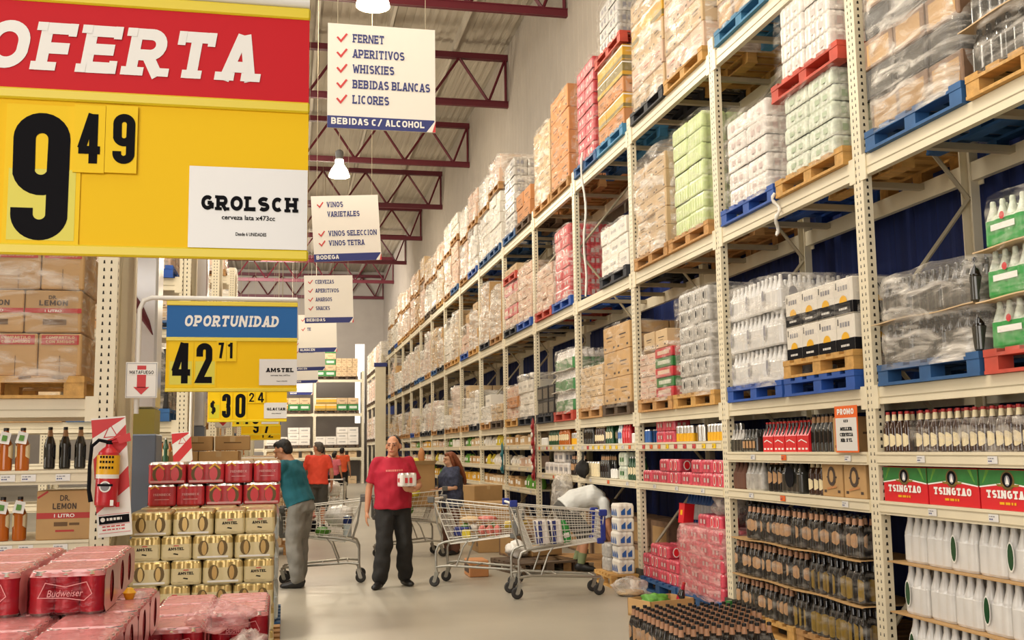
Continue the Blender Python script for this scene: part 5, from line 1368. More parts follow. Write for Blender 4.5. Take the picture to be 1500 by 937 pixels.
# ------------------------------------------------------------------ gold and red can stack under the blue sign
def goldpk():
    m = ribpack(3, 4, .066, [(0, .006, .003, 'gold_pale'), (.012, 0, .007, 'gold_pale'), (.105, 0, .010, 'gold_tin'), (.140, .001, .014, 'gold_tin'), (.150, .007, .016, 'gold_pale'), (.158, .014, .012, 'gold_tin')])
    y = -.1335
    for s in (-1, 1):
        yy = s*(.1335); 
        pts = [(-.085, .02), (.085, .02), (.085, .085), (.05, .10), (-.05, .10), (-.085, .085)]
        m.add([(a*s, yy, b) for a, b in pts], [tuple(range(6))], 'gold_pale')
        write(m, 'AMSTEL', (-.05*(-s), yy+s*.001, .066), (-s, 0, 0), UZ, .018, 'ink', wf=.85, t=.25, slab=True, width=.10)
        m.quad((-.02, yy+s*.001, .04), (.012, yy+s*.001, .034), (.014, yy+s*.001, .042), (-.014, yy+s*.001, .047), 'ink'); m.quad((-.02, yy+s*.001, .092), (.02, yy+s*.001, .092), (.014, yy+s*.001, .098), (-.014, yy+s*.001, .098), 'red_print')
        x = s*.1005
        for c in (-.062, .062):
            oval(m, ('x', x), (c, .074), .034, .050, 'gold_dark'); oval(m, ('x', x+s*.0006), (c-.006*(1 if c > 0 else -1), .072), .017, .045, 'gold_tin')
        m.quad((x+s*.0006, -.10, .010), (x+s*.0006, .10, .010), (x+s*.0006, .10, .022), (x+s*.0006, -.10, .022), 'white_print')
    return m
def redpk():
    m = ribpack(3, 4, .066, [(0, .006, .003, 'pack_red'), (.012, 0, .007, 'pack_red'), (.14, 0, .007, 'can_top'), (.152, .006, .010, 'can_top'), (.158, .012, .008, 'pink_film')])
    for s in (-1, 1):
        x = s*.1005
        for c in (-.062, .062):
            oval(m, ('x', x), (c, .07), .044, .054, 'gold_dark'); oval(m, ('x', x+s*.0008), (c-.01*(1 if c > 0 else -1), .07), .030, .05, 'red_bright')
            ribbon(m, [(-.04, .105), (0, .14), (.04, .105)], .012, lambda a, b, x=x, c=c: Vector((x+s*.0014, c+a, b)), 'amber_yellow')
        m.quad((x+s*.0006, -.12, .008), (x+s*.0006, .12, .008), (x+s*.0006, .12, .024), (x+s*.0006, -.12, .024), 'pink_film')
        yy = s*.1335
        write(m, 'ISENBECK', (-.06*(-s), yy+s*.001, .075), (-s, 0, 0), UZ, .016, 'pink_film', wf=.85, t=.22, slab=True, width=.12)
        m.quad((-.05, yy+s*.001, .045), (.05, yy+s*.001, .045), (.05, yy+s*.001, .05), (-.05, yy+s*.001, .05), 'pink_film')
        ribbon(m, [(-.08, .125), (-.05, .145), (-.02, .125)], .008, lambda a, b: Vector((a, yy+s*.0014, b)), 'amber_yellow')
    return m
GK = proto(('goldpk',), goldpk); RK = proto(('redpkbig',), redpk)
m = MB(); pm = proto(('pallet', 'wood', 1.08), None)
tag(inst('pallet', pm, None, (-.02, 8.18, 0), (0, 0, pi), (1, 1.15, 1.5)), 'timber pallet under the gold can packs', 'pallet')
def stack_row(z, yf, pat, me, desc, depth=2, x0=-1.005):
    x = x0
    for i, c in enumerate(pat):
        w, dp = (.2, .27) if c == 'l' else (.27, .2)
        for r in range(depth):
            tag(inst('can_pack', me, None, (x+w/2+rl.uniform(-.003, .003), yf+dp/2+dp*r+rl.uniform(-.006, .006), z), (0, 0, (0 if c == 'l' else pi/2)+rl.uniform(-.015, .015))),
                f"{desc}, {ORD[i]} from extinguisher side{', row %s back' % NUM[r] if r else ''}", 'can pack', 'gold and red can packs of the stack')
        x += w+.002
z0 = .212
for n_, (pat, yf) in enumerate((('llhh', 7.52), ('hhll', 7.52), ('llhh', 7.50), ('hlhl', 7.50), ('llhh', 7.51), ('hhll', 7.54))):
    if n_ < 1: pass
    stack_row(z0+.16*(n_-0) - .16*0, yf, pat, GK, f"gold can pack, {['lowest', 'second', 'third', 'fourth', 'fifth', 'ledge'][n_]} tier of stack", 1 if n_ < 5 else 2)
zz = z0
# back block that carries the set-back tiers
bk_ = load(0, 'V', 'n', '', None, where='gold can packs hidden behind the front tiers of the stack', loc=(-1.0, 8.35, .212), w=.6)
for l in range(5):
    for i in range(4):
        for j in range(2): inst('can_pack_layer', proto(('goldplain',), canpack('gold_tin', 3, 4, .066, .158)), bk_, (.12+.23*i, -.15+.3*j, .16*l))
done(bk_)
stack_row(z0+.16*6-.155, 7.98, 'llhh', GK, 'gold can pack directly below the red packs', 2, x0=-1.0)
for l in range(2):
    stack_row(z0+.16*7-.155+.16*l, 8.2, ['llhh', 'hhll'][l], RK, f"red chevron can pack, {['lower', 'upper'][l]} red tier of stack", 2, x0=-.975)
# clear water packs, board cartons and blue pallet behind
tag(inst('pallet', proto(('pallet', 'pal_blue', 1.08), None), None, (-.02, 9.9, 0), (0, 0, pi)), 'blue floor pallet beside the leaning man in teal', 'pallet')
wpk_ = proto(('waterclear',), bottlepack('water_clear', 'water_clear', 3, 4, .085, .32))
for l in range(4):
    for i in range(3):
        for j in range(3): tag(inst('water_pack', wpk_, None, (-.17-.262*i, 9.55+.345*j, .141+.33*l+.02)), f"clear water bottle pack behind the red packs, {['bottom', 'second', 'third', 'top'][l]} layer, {ORD[i]} from aisle, {RW[j]} row", 'water pack', 'clear water packs')
t = load(0, 'V', 'n', '', 'wood', where='stacked kraft cartons under the farther yellow signs', loc=(-1.45, 13.25, 0), w=.95)
cartons(t, 2, 2, 4, .36, 'kraft', w=.93, dp=.9); done(t)
for i in range(2): tag(inst('carton', proto(('topbox',), lambda: carton_mesh(.40, .42, .17, 'kraft')), None, (-1.02+.42*i, 13.05, 1.583), (0, 0, .02)), ['flat kraft carton on top of the stack, beside the red striped board', 'flat kraft carton on top of the stack, above the teal shirt'][i], 'carton')
for k, y in enumerate((17.3, 22, 26.8, 31.5)):
    t = load(0, 'V', 'n', '', 'wood', where=f"display pile of tan cartons in mid aisle, {ORD[k+1]} beyond the kraft stack", loc=(-.95, y, 0), w=1.0)
    cartons(t, 2, 2, 4, .33, ['tan', 'white', 'pink', 'tan'][k], w=.95, dp=.9); done(t)

# ------------------------------------------------------------------ cross racks on the far side of the aisle
def cross_rack(y, x_end, label, nb=2):
    r = thing('cross_rack', label, 'pallet rack', (x_end, y, 0), pi/2, 'cross racks')
    dz = -.03
    for k in range(nb+1):
        fr = inst('upright_frame', None, r, (0, BAY*k, 0))
        inst('post', proto(('post',), None), fr); inst('post', proto(('post',), None), fr, (XB-XR, -.12, 0), (0, 0, pi))
        for i in range(5): inst('brace', PROTO[('br', i)], fr)
    for k in range(nb):
        for z, h in ((ZV+dz, .115), (ZU+dz, .136), (ZT+dz, .15)):
            inst('beam', proto(('beam', h), None), r, (0, BAY*k, z)); inst('rear_beam', proto(('beam', h), None), r, (XB-XR, BAY*k+BAY-.12, z), (0, 0, pi))
        for z in (1.46, 1.03):
            s = inst('shelf', proto(('shelf',), None), r, (0, BAY*k, z))
            if y < 8:
                for q in (.02, .22, .34, .50): inst('price_tag', proto(('tag', 'paper'), None), s, (0, q+.1, 0))
    return r
for n_, y in enumerate((7.15, 12.4, 17.6, 22.8, 28.0, 33.2, 38.4)):
    cross_rack(y, -1.19, f"cream cross rack beyond the can displays, {ORD[n_]} from the big yellow sign", 2 if n_ < 2 else 1)
    # loads: front of the load at plane y, local axes turned
    for tier, z in (('V', ZV-.03), ('U', ZU-.03), ('T', ZT-.03)):
        if n_ == 0 and tier == 'V': continue
        for s in range(2):
            st, d = rb.choice(KINDS)
            if n_ == 1 and tier == 'V': st, d = ('black', 'black cartons') if s == 0 else ('tan', 'tan cartons')
            t = load(0, 'V', 'n', '', rb.choice(PALS), where=f"{d} on the {dict(V='lowest', U='middle', T='top')[tier]} tier of the {ORD[n_]} cross rack, {['aisle', 'inner'][s]} half", loc=(-1.80-1.12*s, y-.03, z))
            t.rotation_euler.z = pi/2
            cartons(t, 2, 3, 4, rb.uniform(.16, .24), st, jit=.015); wrap(t, rb.choice(['film', 'film_heavy'])); done(t)
    if n_ > 0:
        for q, z in enumerate((1.46, 1.03)):
            for i in range(6): tag(inst('beer_bottle', b_green if n_ == 1 else b_amber, None, (-1.30-.12*i, y+.08, z)), f"dark bottle on the {['upper', 'lower'][q]} shelf of the {ORD[n_]} cross rack", 'bottle', f"bottles on the {ORD[n_]} cross rack {q}")
# first cross rack: kraft lemon cartons in film, bottles, carton
t = load(0, 'V', 'n', '', 'wood_yellow', where='kraft cartons with red print bands in slipping film, on the cross rack', loc=(-1.795, 7.12, ZV-.03), w=1.1)
t.rotation_euler.z = pi/2
def lemon(kind):
    def f():
        if kind == 0: sx, sy, sz = .25, .345, .275
        else: sx, sy, sz = .345, .262, .275
        m = MB(); m.cbox(-sx/2+.003, sx/2-.003, -sy/2+.003, sy/2-.003, 0, sz-.004, 'kraft', .008); x = -sx/2-.0; b = sy/2; U = (0, -1, 0)
        if kind == 0:
            m.quad((x, -b+.004, .125), (x, b-.004, .125), (x, b-.004, .155), (x, -b+.004, .155), 'print_red')
            ftext(m, 'DR.', (x-.001, .03, .215), U, UZ, .022, 'print_dark', width=.05, bold=.02); write(m, 'LEMON', (x-.001, .085, .172), U, UZ, .034, 'print_dark', wf=.7, t=.2, slab=False, width=.17)
            ftext(m, '1 LITRO', (x-.001, .05, .132), U, UZ, .014, 'white_print', width=.10, bold=.02)
            m.quad((x, -.08, .05), (x, .06, .05), (x, .06, .085), (x, -.08, .085), 'flap_line')
        else:
            m.quad((x, -b+.02, .20), (x, b-.02, .20), (x, b-.02, .262), (x, -b+.02, .262), 'print_red')
            write(m, 'COMPARTILO', (x-.001, .085, .237), U, UZ, .017, 'tan', wf=.8, t=.22, slab=False, width=.17); write(m, 'CON AMIGOS', (x-.001, .085, .210), U, UZ, .017, 'tan', wf=.8, t=.22, slab=False, width=.17)
            m.quad((x, -.002, 0), (x, .002, 0), (x, .002, .13), (x, -.002, .13), 'flap_line')
        return m
    return f
for l in range(4):
    kd = 1 if l % 2 == 0 else 0
    me = proto(('lemon', kd), lemon(kd)); w_ = .345 if kd == 0 else .262; nn = 3 if kd == 0 else 4
    for r in range(2):
        for j in range(nn): inst('carton', me, t, (.03+(.125 if kd == 0 else .1725)+(.25 if kd == 0 else .345)*r, (j+.5-nn/2)*w_, .14+.277*l))
t['_z'] = .14+.277*4; t['_w'] = 1.06; t['_d'] = .9
wrap(t, 'film', amp=.012)
m = MB()                                               # a torn tongue of film folded over the front
G = 12
for i in range(G):
    for j in range(5):
        def fp(a, b): 
            y = .56-.62*a-.0*b; z = 1.30-.42*a*(1-.0)-.30*b*(1-a*.9); return (-.03-.02*sin(a*9+b*5), y, z-.06)
        m.quad(fp(i/G, j/5), fp((i+1)/G, j/5), fp((i+1)/G, (j+1)/5), fp(i/G, (j+1)/5), 'film_heavy')
m.build('torn_flap', t); done(t)
def lembottle():
    m = bottle_mesh('amber_glass', 'label_cream', 'amber_glass', 'cap_black', h=.27, r=.042, lz=(.3, .6))(); return m
lb = proto(('lembottle',), lembottle)
def bottle_with_tag(x, y, z, lab, grp):
    t = thing('lemon_bottle', lab, 'bottle', (x, y, z), 0, grp); inst('bottle', lb, t)
    m = MB(); m.add([(-.035, -.05, .175), (.03, -.052, .165), (.038, -.03, .235), (-.02, -.028, .25)], [(0, 1, 2, 3)], 'white_print'); m.add([(-.015, -.0525, .19), (.015, -.053, .186), (.018, -.043, .22), (-.01, -.042, .225)], [(0, 1, 2, 3)], 'produce_green')
    inst('neck_tag', proto(('ntag',), lambda: m), t)
for i, x in enumerate((-1.62, -1.72, -1.82)):
    bottle_with_tag(x, 7.25, 1.462, f"orange drink bottle with white neck tag on upper cross shelf, {ORD[i]} from dark gap", 'orange bottles, upper cross shelf')
    bottle_with_tag(x, 7.25, 1.032, f"orange drink bottle with white neck tag on lower cross shelf, {ORD[i]} from carton", 'orange bottles, lower cross shelf')
for i in range(4): tag(inst('beer_bottle', b_plain, None, (-1.30-.10*i, 7.95, 1.462)), 'black bottle standing in the dark gap of the upper cross shelf', 'bottle', 'black bottles in the gap')
def drlemon():
    m = MB(); sx, sy, sz = .33, .25, .305; m.cbox(-sx/2, sx/2, 0, sy, 0, sz, 'kraft', .006); y = -.0015
    rect(m, -sx/2+.002, sx/2-.002, .132, .168, y, 'print_red')
    ftext(m, 'DR.', (-.028, y-.001, .242), UX, UZ, .034, 'print_dark', width=.056, bold=.02); write(m, 'LEMON', (-.07, y-.001, .19), UX, UZ, .036, 'print_dark', wf=.7, t=.2, slab=False, width=.14)
    ftext(m, '1 LITRO', (-.06, y-.001, .140), UX, UZ, .02, 'white_print', width=.12, bold=.02)
    rect(m, -.06, .02, .085, .11, y, 'flap_line'); rect(m, .03, .09, .09, .105, y, 'flap_line'); rect(m, -.05, .06, .05, .062, y, 'print_red'); ribbon(m, [(-.16, .26), (-.10, .30)], .012, lambda a, b: Vector((a, y, b)), 'print_red')
    return m
tag(drlemon().build('carton', None, (-1.345, 7.18, 1.032)), 'kraft carton with red band reading 1 LITRO on the lower cross shelf', 'carton')

# ------------------------------------------------------------------ steel panel, striped board, extinguisher and arrow sign
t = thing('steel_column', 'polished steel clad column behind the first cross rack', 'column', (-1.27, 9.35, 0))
m = MB(); m.cbox(-.20, .20, 0, .4, 1.93, 6.0, 'steel', .02); m.build('cladding', t)
m = MB(); m.box(-.2, .2, 0, .4, 1.72, 1.93, 'olive_panel'); m.build('olive_band', t, )
m = MB(); m.cbox(-.22, .22, -.02, .42, 0, 1.72, 'bluish_panel', .01); m.build('lower_cladding', t)
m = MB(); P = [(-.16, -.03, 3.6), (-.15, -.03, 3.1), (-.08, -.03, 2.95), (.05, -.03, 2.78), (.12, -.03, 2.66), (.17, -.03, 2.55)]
m.tube(P, [.05, .05, .05, .04, .025, .004], 'maroon', 8); m.build('maroon_reflection', t)  # reflection of a maroon beam in the steel, modelled as a tapered tube
t = thing('steel_column', 'smaller looking steel clad column farther back, behind the blue sign', 'column', (-1.15, 14.6, 0))
m = MB(); m.cbox(-.11, .11, 0, .3, 1.9, 5.0, 'steel', .02); m.build('cladding', t); m = MB(); m.box(-.11, .11, 0, .3, 0, 1.9, 'bluish_panel'); m.build('lower_cladding', t)
def safety_board(x, y, label, s=1.0, tilt=-.085):
    t = thing('safety_board', label, 'safety board', (x, y, 1.04), 0); t.rotation_euler = (0, tilt, .0)
    W_, H_ = .205, .745
    m = MB(); m.box(0, W_, -.004, .004, 0, H_, 'white_paint'); m.build('board', t)
    m = MB(); e = -.0048
    def stripe(a, b, l):                                # red bars leaning over the board, clipped to it
        pts = []
        for (x_, z_) in ((0, a), (W_, b), (W_, b+l), (0, a+l)): pts.append((x_, e, max(.15, min(H_-.01, z_))))
        m.add(pts, [(0, 1, 2, 3)], 'red_print')
    stripe(.17, .40, .12) if False else None
    for a in (.10, .36, .62): stripe(a, a+.20, .13)
    m.build('stripes', t)
    m = MB(); rect(m, .012, W_-.012, .08, .125, e-.001, 'ink'); rect(m, .01, W_-.01, .02, .14, e-.0004, 'white_print'); rect(m, .012, W_-.012, .085, .13, e-.0012, 'ink')
    pts = [(.035+.014*cos(a), e-.002, .108+.014*sin(a)) for a in [i*pi/6 for i in range(12)]]; m.add(pts, [tuple(range(12))], 'white_print')
    dashes(m, (.058, e-.002, .10), UX, UZ, .09, .016, 'white_print', 4, 3); dashes(m, (.03, e-.002, .06), UX, UZ, .14, .008, 'red_print', 6, 5); dashes(m, (.03, e-.002, .04), UX, UZ, .14, .008, 'red_print', 6, 6)
    for z in (.022, .074, .136): rect(m, .01, W_-.01, z, z+.003, e-.0015, 'red_print')
    ribbon(m, [(.07, .62), (.11, .70), (.15, .62), (.07, .62)], .006, lambda a, b: Vector((a, e-.001, b)), 'red_print')
    m.build('print', t)
    return t
safety_board(-1.135, 7.138, 'red and white striped board behind the fire extinguisher'); safety_board(-1.17, 12.388, 'red and white striped board farther back, by the kraft cartons')
t = thing('fire_extinguisher', 'red fire extinguisher with yellow label hung on the striped board', 'fire extinguisher', (-1.085, 7.062, 1.235), 0); t.rotation_euler = (0, .03, 0)
m = MB(); m.lathe([(.052, 0), (.066, .012), (.068, .03), (.068, .30), (.06, .335), (.038, .36), (.022, .372), (.02, .385)], 'red', n=24); m.build('cylinder', t)
m = MB(); m.lathe([(.0692, .20), (.0692, .318)], 'amber_yellow', n=24, cap=False); lab_ = m.build('label', t, )
m = MB(); 
for z, w_ in ((.300, .08), (.27, .05), (.235, .05)):
    for i in range(5):
        a = -pi/2 + (i-2)*.26; m.box(.0698*cos(a)-.006, .0698*cos(a)+.006, .0705*sin(a)-.001, .0705*sin(a), z, z+.014, 'ink')
m.build('print', lab_)
m = MB(); m.lathe([(.0692, .175), (.0692, .20)], 'white_paint', n=24, cap=False); pts = [(.034*cos(a), -.071, .125+.034*sin(a)) for a in [i*pi/10 for i in range(20)]]; m.add(pts, [tuple(range(20))], 'white_print')
pts = [(.026*cos(a), -.0715, .125+.026*sin(a)) for a in [i*pi/10 for i in range(20)]]; m.add(pts, [tuple(range(20))], 'ink_grey'); rect(m, -.045, .045, .128, .142, -.0725, 'ink'); rect(m, .035, .055, .01, .045, -.069, 'white_print'); m.build('maker_plate', t)
m = MB(); m.tube([(0, 0, .38), (0, 0, .41)], .02, 'ink', 10); m.tube([(-.01, 0, .405), (.06, -.01, .435), (.09, -.01, .425)], .009, 'red', 6); m.tube([(.0, 0, .40), (.055, -.01, .405)], .009, 'red', 6); m.build('valve', t)
m = MB(); m.tube([(-.01, -.01, .40), (-.06, -.02, .41), (-.10, -.02, .37), (-.105, -.02, .25), (-.10, -.02, .10), (-.085, -.02, .03)], [.011, .011, .011, .011, .012, .014], 'ink', 8); m.build('hose', t)
m = MB(); m.lathe([(.012, 0), (.012, .03)], 'red_bright', cx=.07, n=8); m.quad((.04, -.02, .43), (.12, -.02, .46), (.13, -.02, .41), (.06, -.02, .39), 'red_print'); m.build('pin_flag', t)
def arrow_sign(x, y, z, label, s=1):
    t = thing('arrow_sign', label, 'arrow sign', (x, y, z)); W_, H_ = .2*s, .235*s
    m = MB(); m.cbox(-W_/2, W_/2, -.006, .004, -H_/2, H_/2, 'white_paint', .002); m.build('board', t)
    m = MB(); rect(m, -.028*s, .028*s, -.05*s, .095*s, -.0075, 'red_print'); m.add([(-.05*s, -.0075, -.045*s), (.05*s, -.0075, -.045*s), (0, -.0075, -.095*s)], [(0, 1, 2)], 'red_print'); m.build('arrow', t)
    m = MB(); rect(m, -.08*s, .08*s, .035*s, .068*s, -.0082, 'white_print'); write(m, 'MATAFUEGO', (-.075*s, -.009, .04*s), UX, UZ, .022*s, 'ink', wf=.8, t=.18, slab=False, width=.15*s)
    for a, b, c, d in ((-.094, .094, .108, .111), (-.094, .094, -.111, -.108), (-.094, -.091, -.111, .111), (.091, .094, -.111, .111)): rect(m, a*s, b*s, c*s, d*s, -.0075, 'ink_grey')
    m.build('print', t)
    if y > 10: m = MB(); m.tube([(0, .02, -z), (0, .02, .1)], .02, 'white_paint', 8); m.build('pole', t)
    return t
arrow_sign(-.923, 7.30, 2.037, 'small white sign with a red arrow pointing down to the extinguisher'); arrow_sign(-.80, 14.5, 2.0, 'tiny white arrow sign farther back under the yellow price signs')

# ------------------------------------------------------------------ far end of the hall
t = thing('end_panel', 'plain cream end panel closing the long rack', 'end panel', (3.68, 42.1, 0))
m = MB(); m.cbox(-.21, .2, 0, .25, 0, 4.85, 'cream', .01); m.build('panel', t); m = MB(); m.box(-.25, .24, -.04, .3, 4.85, 5.0, 'navy_print'); m.build('cap', t)
r = thing('far_rack', 'cream rack across the far end of the hall', 'pallet rack', (3.62, 52, 0), pi/2)
for k in range(4):
    fr = inst('upright_frame', None, r, (0, 2.3*k, 0)); inst('post', PROTO[('post',)], fr); inst('post', PROTO[('post',)], fr, (.92, -.12, 0), (0, 0, pi))
for k in range(3):
    for z in (1.25, 1.71, 3.36, 5.0):
        inst('beam', PROTO[('beam', .136)], r, (0, 2.3*k, z), (0, 0, 0), (1, .92, 1)); 
        if z < 3: inst('shelf', PROTO[('shelf',)], r, (0, 2.3*k, z), (0, 0, 0), (1, .92, 1))
FARL = [(3.36, [('green', 'green and white boxes', 2, .3, 2.95), ('yellow', 'flat yellow bundles', 2, .3, 1.9)]), (5.0, [('tan', 'small tan cartons', 4, .22, 2.9), ('green', 'tall green and cream boxes', 5, .28, 1.85)]), (1.71, [('white', 'round white bundles', 3, .28, 2.95), ('white', 'long white rolls', 2, .2, 1.9)])]
for z, L_ in FARL:
    for st, d, nz, ch, x in L_:
        for b in range(2):
            t = load(0, 'V', 'n', '', 'wood_dark', where=f"{d} on far end rack at {'head' if z < 2 else 'middle' if z < 4 else 'top'} level{', bay behind hanging signs' if b else ''}", loc=(x-2.3*b, 51.97, z)); t.rotation_euler.z = pi/2
            cartons(t, 2, 4 if st == 'tan' else 2, nz, ch, st, jit=.02, styles=['green', 'tan'] if st == 'green' else None); done(t)
for i in range(8):
    for q, z in enumerate((1.25, 0)):
        tag(inst('carton', proto(('farbox',), lambda: carton_mesh(.4, .4, .35, 'tan')), None, (3.2-.55*i, 52.3, z)), f"tan carton low on the far end rack, {['shelf', 'floor'][q]} row", 'carton', f"far end {['shelf', 'floor'][q]} cartons")
r = thing('side_rack', 'short cream rack beyond the end panel', 'pallet rack', (3.75, 42.6, 0))
for k in range(4): fr = inst('upright_frame', None, r, (0, .15+2.5*k, 0)); inst('post', PROTO[('post',)], fr)
for k in range(3):
    for z in (ZV, ZU, 4.9): inst('beam', PROTO[('beam', .136)], r, (0, .15+2.5*k, z))
for k in range(3):
    for z, n_ in ((ZV, 'lowest'), (ZU, 'middle'), (4.9, 'top')):
        for s in range(2):
            st, d = rb.choice(KINDS[:4]); t = load(0, 'V', 'n', '', 'wood_dark', where=f"{d} on the {n_} tier beyond the end panel, {ORD[2*k+s]} along", loc=(3.72, 43.4+2.5*k+1.15*s, z))
            cartons(t, 2, 2, 3, .3, st, jit=.02); wrap(t, 'film_heavy'); done(t)
# ------------------------------------------------------------------ bottle display standing in the aisle
t0 = tag(inst('pallet', proto(('pallet', 'wood', 1.08), None), None, (2.38, 6.98, 0)), 'timber pallet under the black bottle packs in the aisle', 'pallet')
for i in range(6):
    for j in range(4):
        x = 2.50+.172*i; y = 6.60+.255*j
        if i > 3 and (j < 2 or i > 4): continue
        sixpack((x, y, .142), f"black bottle pack with tan necks on the aisle pallet, {ORD[i]} across, {RW[j]} row", None, group='black bottle packs on the aisle pallet', film_=True)
# things on the floor by the rack
m = MB(); m.ell((0, 0, .09), (.19, .16, .10), 'bag_clear', jit=.35, seed=3, nu=26, nv=16); tag(m.build('plastic_bag', None, (3.60, 11.0, .0)), 'knotted clear plastic bag lying on the bare floor', 'plastic bag')
m = MB(); m.ell((0, 0, .03), (.15, .13, .035), 'tan', jit=.2, seed=8); tag(m.build('bread_tray', None, (3.60, 11.0, .0)), 'tan paper folded inside the clear bag on the floor', 'paper')
t = thing('produce_box', 'low tan box with green leaves standing behind the bottle pallet', 'box', (3.45, 9.65, 0), .3)
m = MB(); m.box(-.25, .25, -.18, .18, 0, .02, 'kraft')
for a in ((-.25, -.24, -.18, .18), (.24, .25, -.18, .18), (-.25, .25, -.18, -.17), (-.25, .25, .17, .18)): m.box(*a, 0, .16, 'kraft')
m.build('tray', t)
m = MB(); m.ell((-.05, 0, .14), (.13, .10, .06), 'produce_green', jit=.5, seed=6, nu=22, nv=14); tag(m.build('lettuce', None, (3.45, 9.65, 0)), 'loose green lettuce lying in the low tan box', 'lettuce')
tag(inst('wine_bottle', proto(('wine',), bottle_mesh('beer_dark', 'cloth_red', 'cloth_red', 'cap_red', h=.3)), None, (3.58, 9.58, .02), (.2, .2, 0)), 'dark bottle with red neck leaning in the low tan box', 'bottle')
m = MB(); m.lathe([(.04, 0), (.05, .02), (.05, .12), (.03, .17), (.03, .2)], 'green', n=12); tag(m.build('green_tub', None, (3.86, 9.02, 0)), 'green and white tub beside the post foot', 'tub')
# ------------------------------------------------------------------ people
V = Vector
def perp(t, side):
    t = t.normalized(); s = (side - t*side.dot(t)).normalized(); return s, t.cross(s)
def spine_loft(mb, pts, radii, m, side=V((1, 0, 0)), n=22):
    """tube of elliptical rings along pts; radii = (across, front to back)"""
    rings = []
    for i, p in enumerate(pts):
        t = V(pts[min(i+1, len(pts)-1)]) - V(pts[max(i-1, 0)]); s, f = perp(t, side)
        rings.append((p, s*radii[i][0], f*radii[i][1]))
    mb.loft(rings, m, n)
    a = radii[0]; s, f = perp(V(pts[1])-V(pts[0]), side)
def lerp(a, b, t): return V(a)*(1-t)+V(b)*t
BASE = dict(pelvis=(0, 0, .95), waist=(0, -.01, 1.10), chest=(0, -.01, 1.30), neck=(0, .005, 1.475), head=(0, -.02, 1.595),
            shL=(.185, .01, 1.415), shR=(-.185, .01, 1.415), elL=(.25, .02, 1.13), elR=(-.25, .02, 1.13), wrL=(.27, -.05, .88), wrR=(-.27, -.05, .88),
            hiL=(.09, 0, .92), hiR=(-.09, 0, .92), knL=(.10, -.02, .50), knR=(-.10, -.02, .50), anL=(.11, .02, .09), anR=(-.11, .02, .09))
def hand(mb, w, fdir, palm, side, m, s=1.0, curl=.5):
    """palm and five fingers from wrist w; fdir = finger direction, palm = palm normal, side = towards the thumb"""
    fdir, palm, side = V(fdir).normalized(), V(palm).normalized(), V(side).normalized()
    c = V(w)+fdir*.05*s
    R = Matrix((side, palm, fdir)).transposed()
    mb.ell(c, (.040*s, .019*s, .055*s), m, R, 12, 8)
    for i, (o, L) in enumerate(((.028, .070), (.010, .080), (-.009, .074), (-.027, .058))):
        a = c+fdir*.042*s+side*o*s; d1 = (fdir+palm*curl*.7).normalized(); d2 = (fdir*(1-curl)+palm*curl*1.5).normalized()
        b = a+d1*L*.5*s; e = b+d2*L*.5*s
        mb.cap_limb([a, b, e], [.0105*s, .0098*s, .0085*s], m, 8)
    a = c+side*.030*s-fdir*.02*s; b = a+(side*.7+fdir*.6+palm*.3)*.035*s; e = b+(fdir+palm*.4).normalized()*.030*s
    mb.cap_limb([a, b, e], [.013*s, .0115*s, .0095*s], m, 8)
HS = 1.06
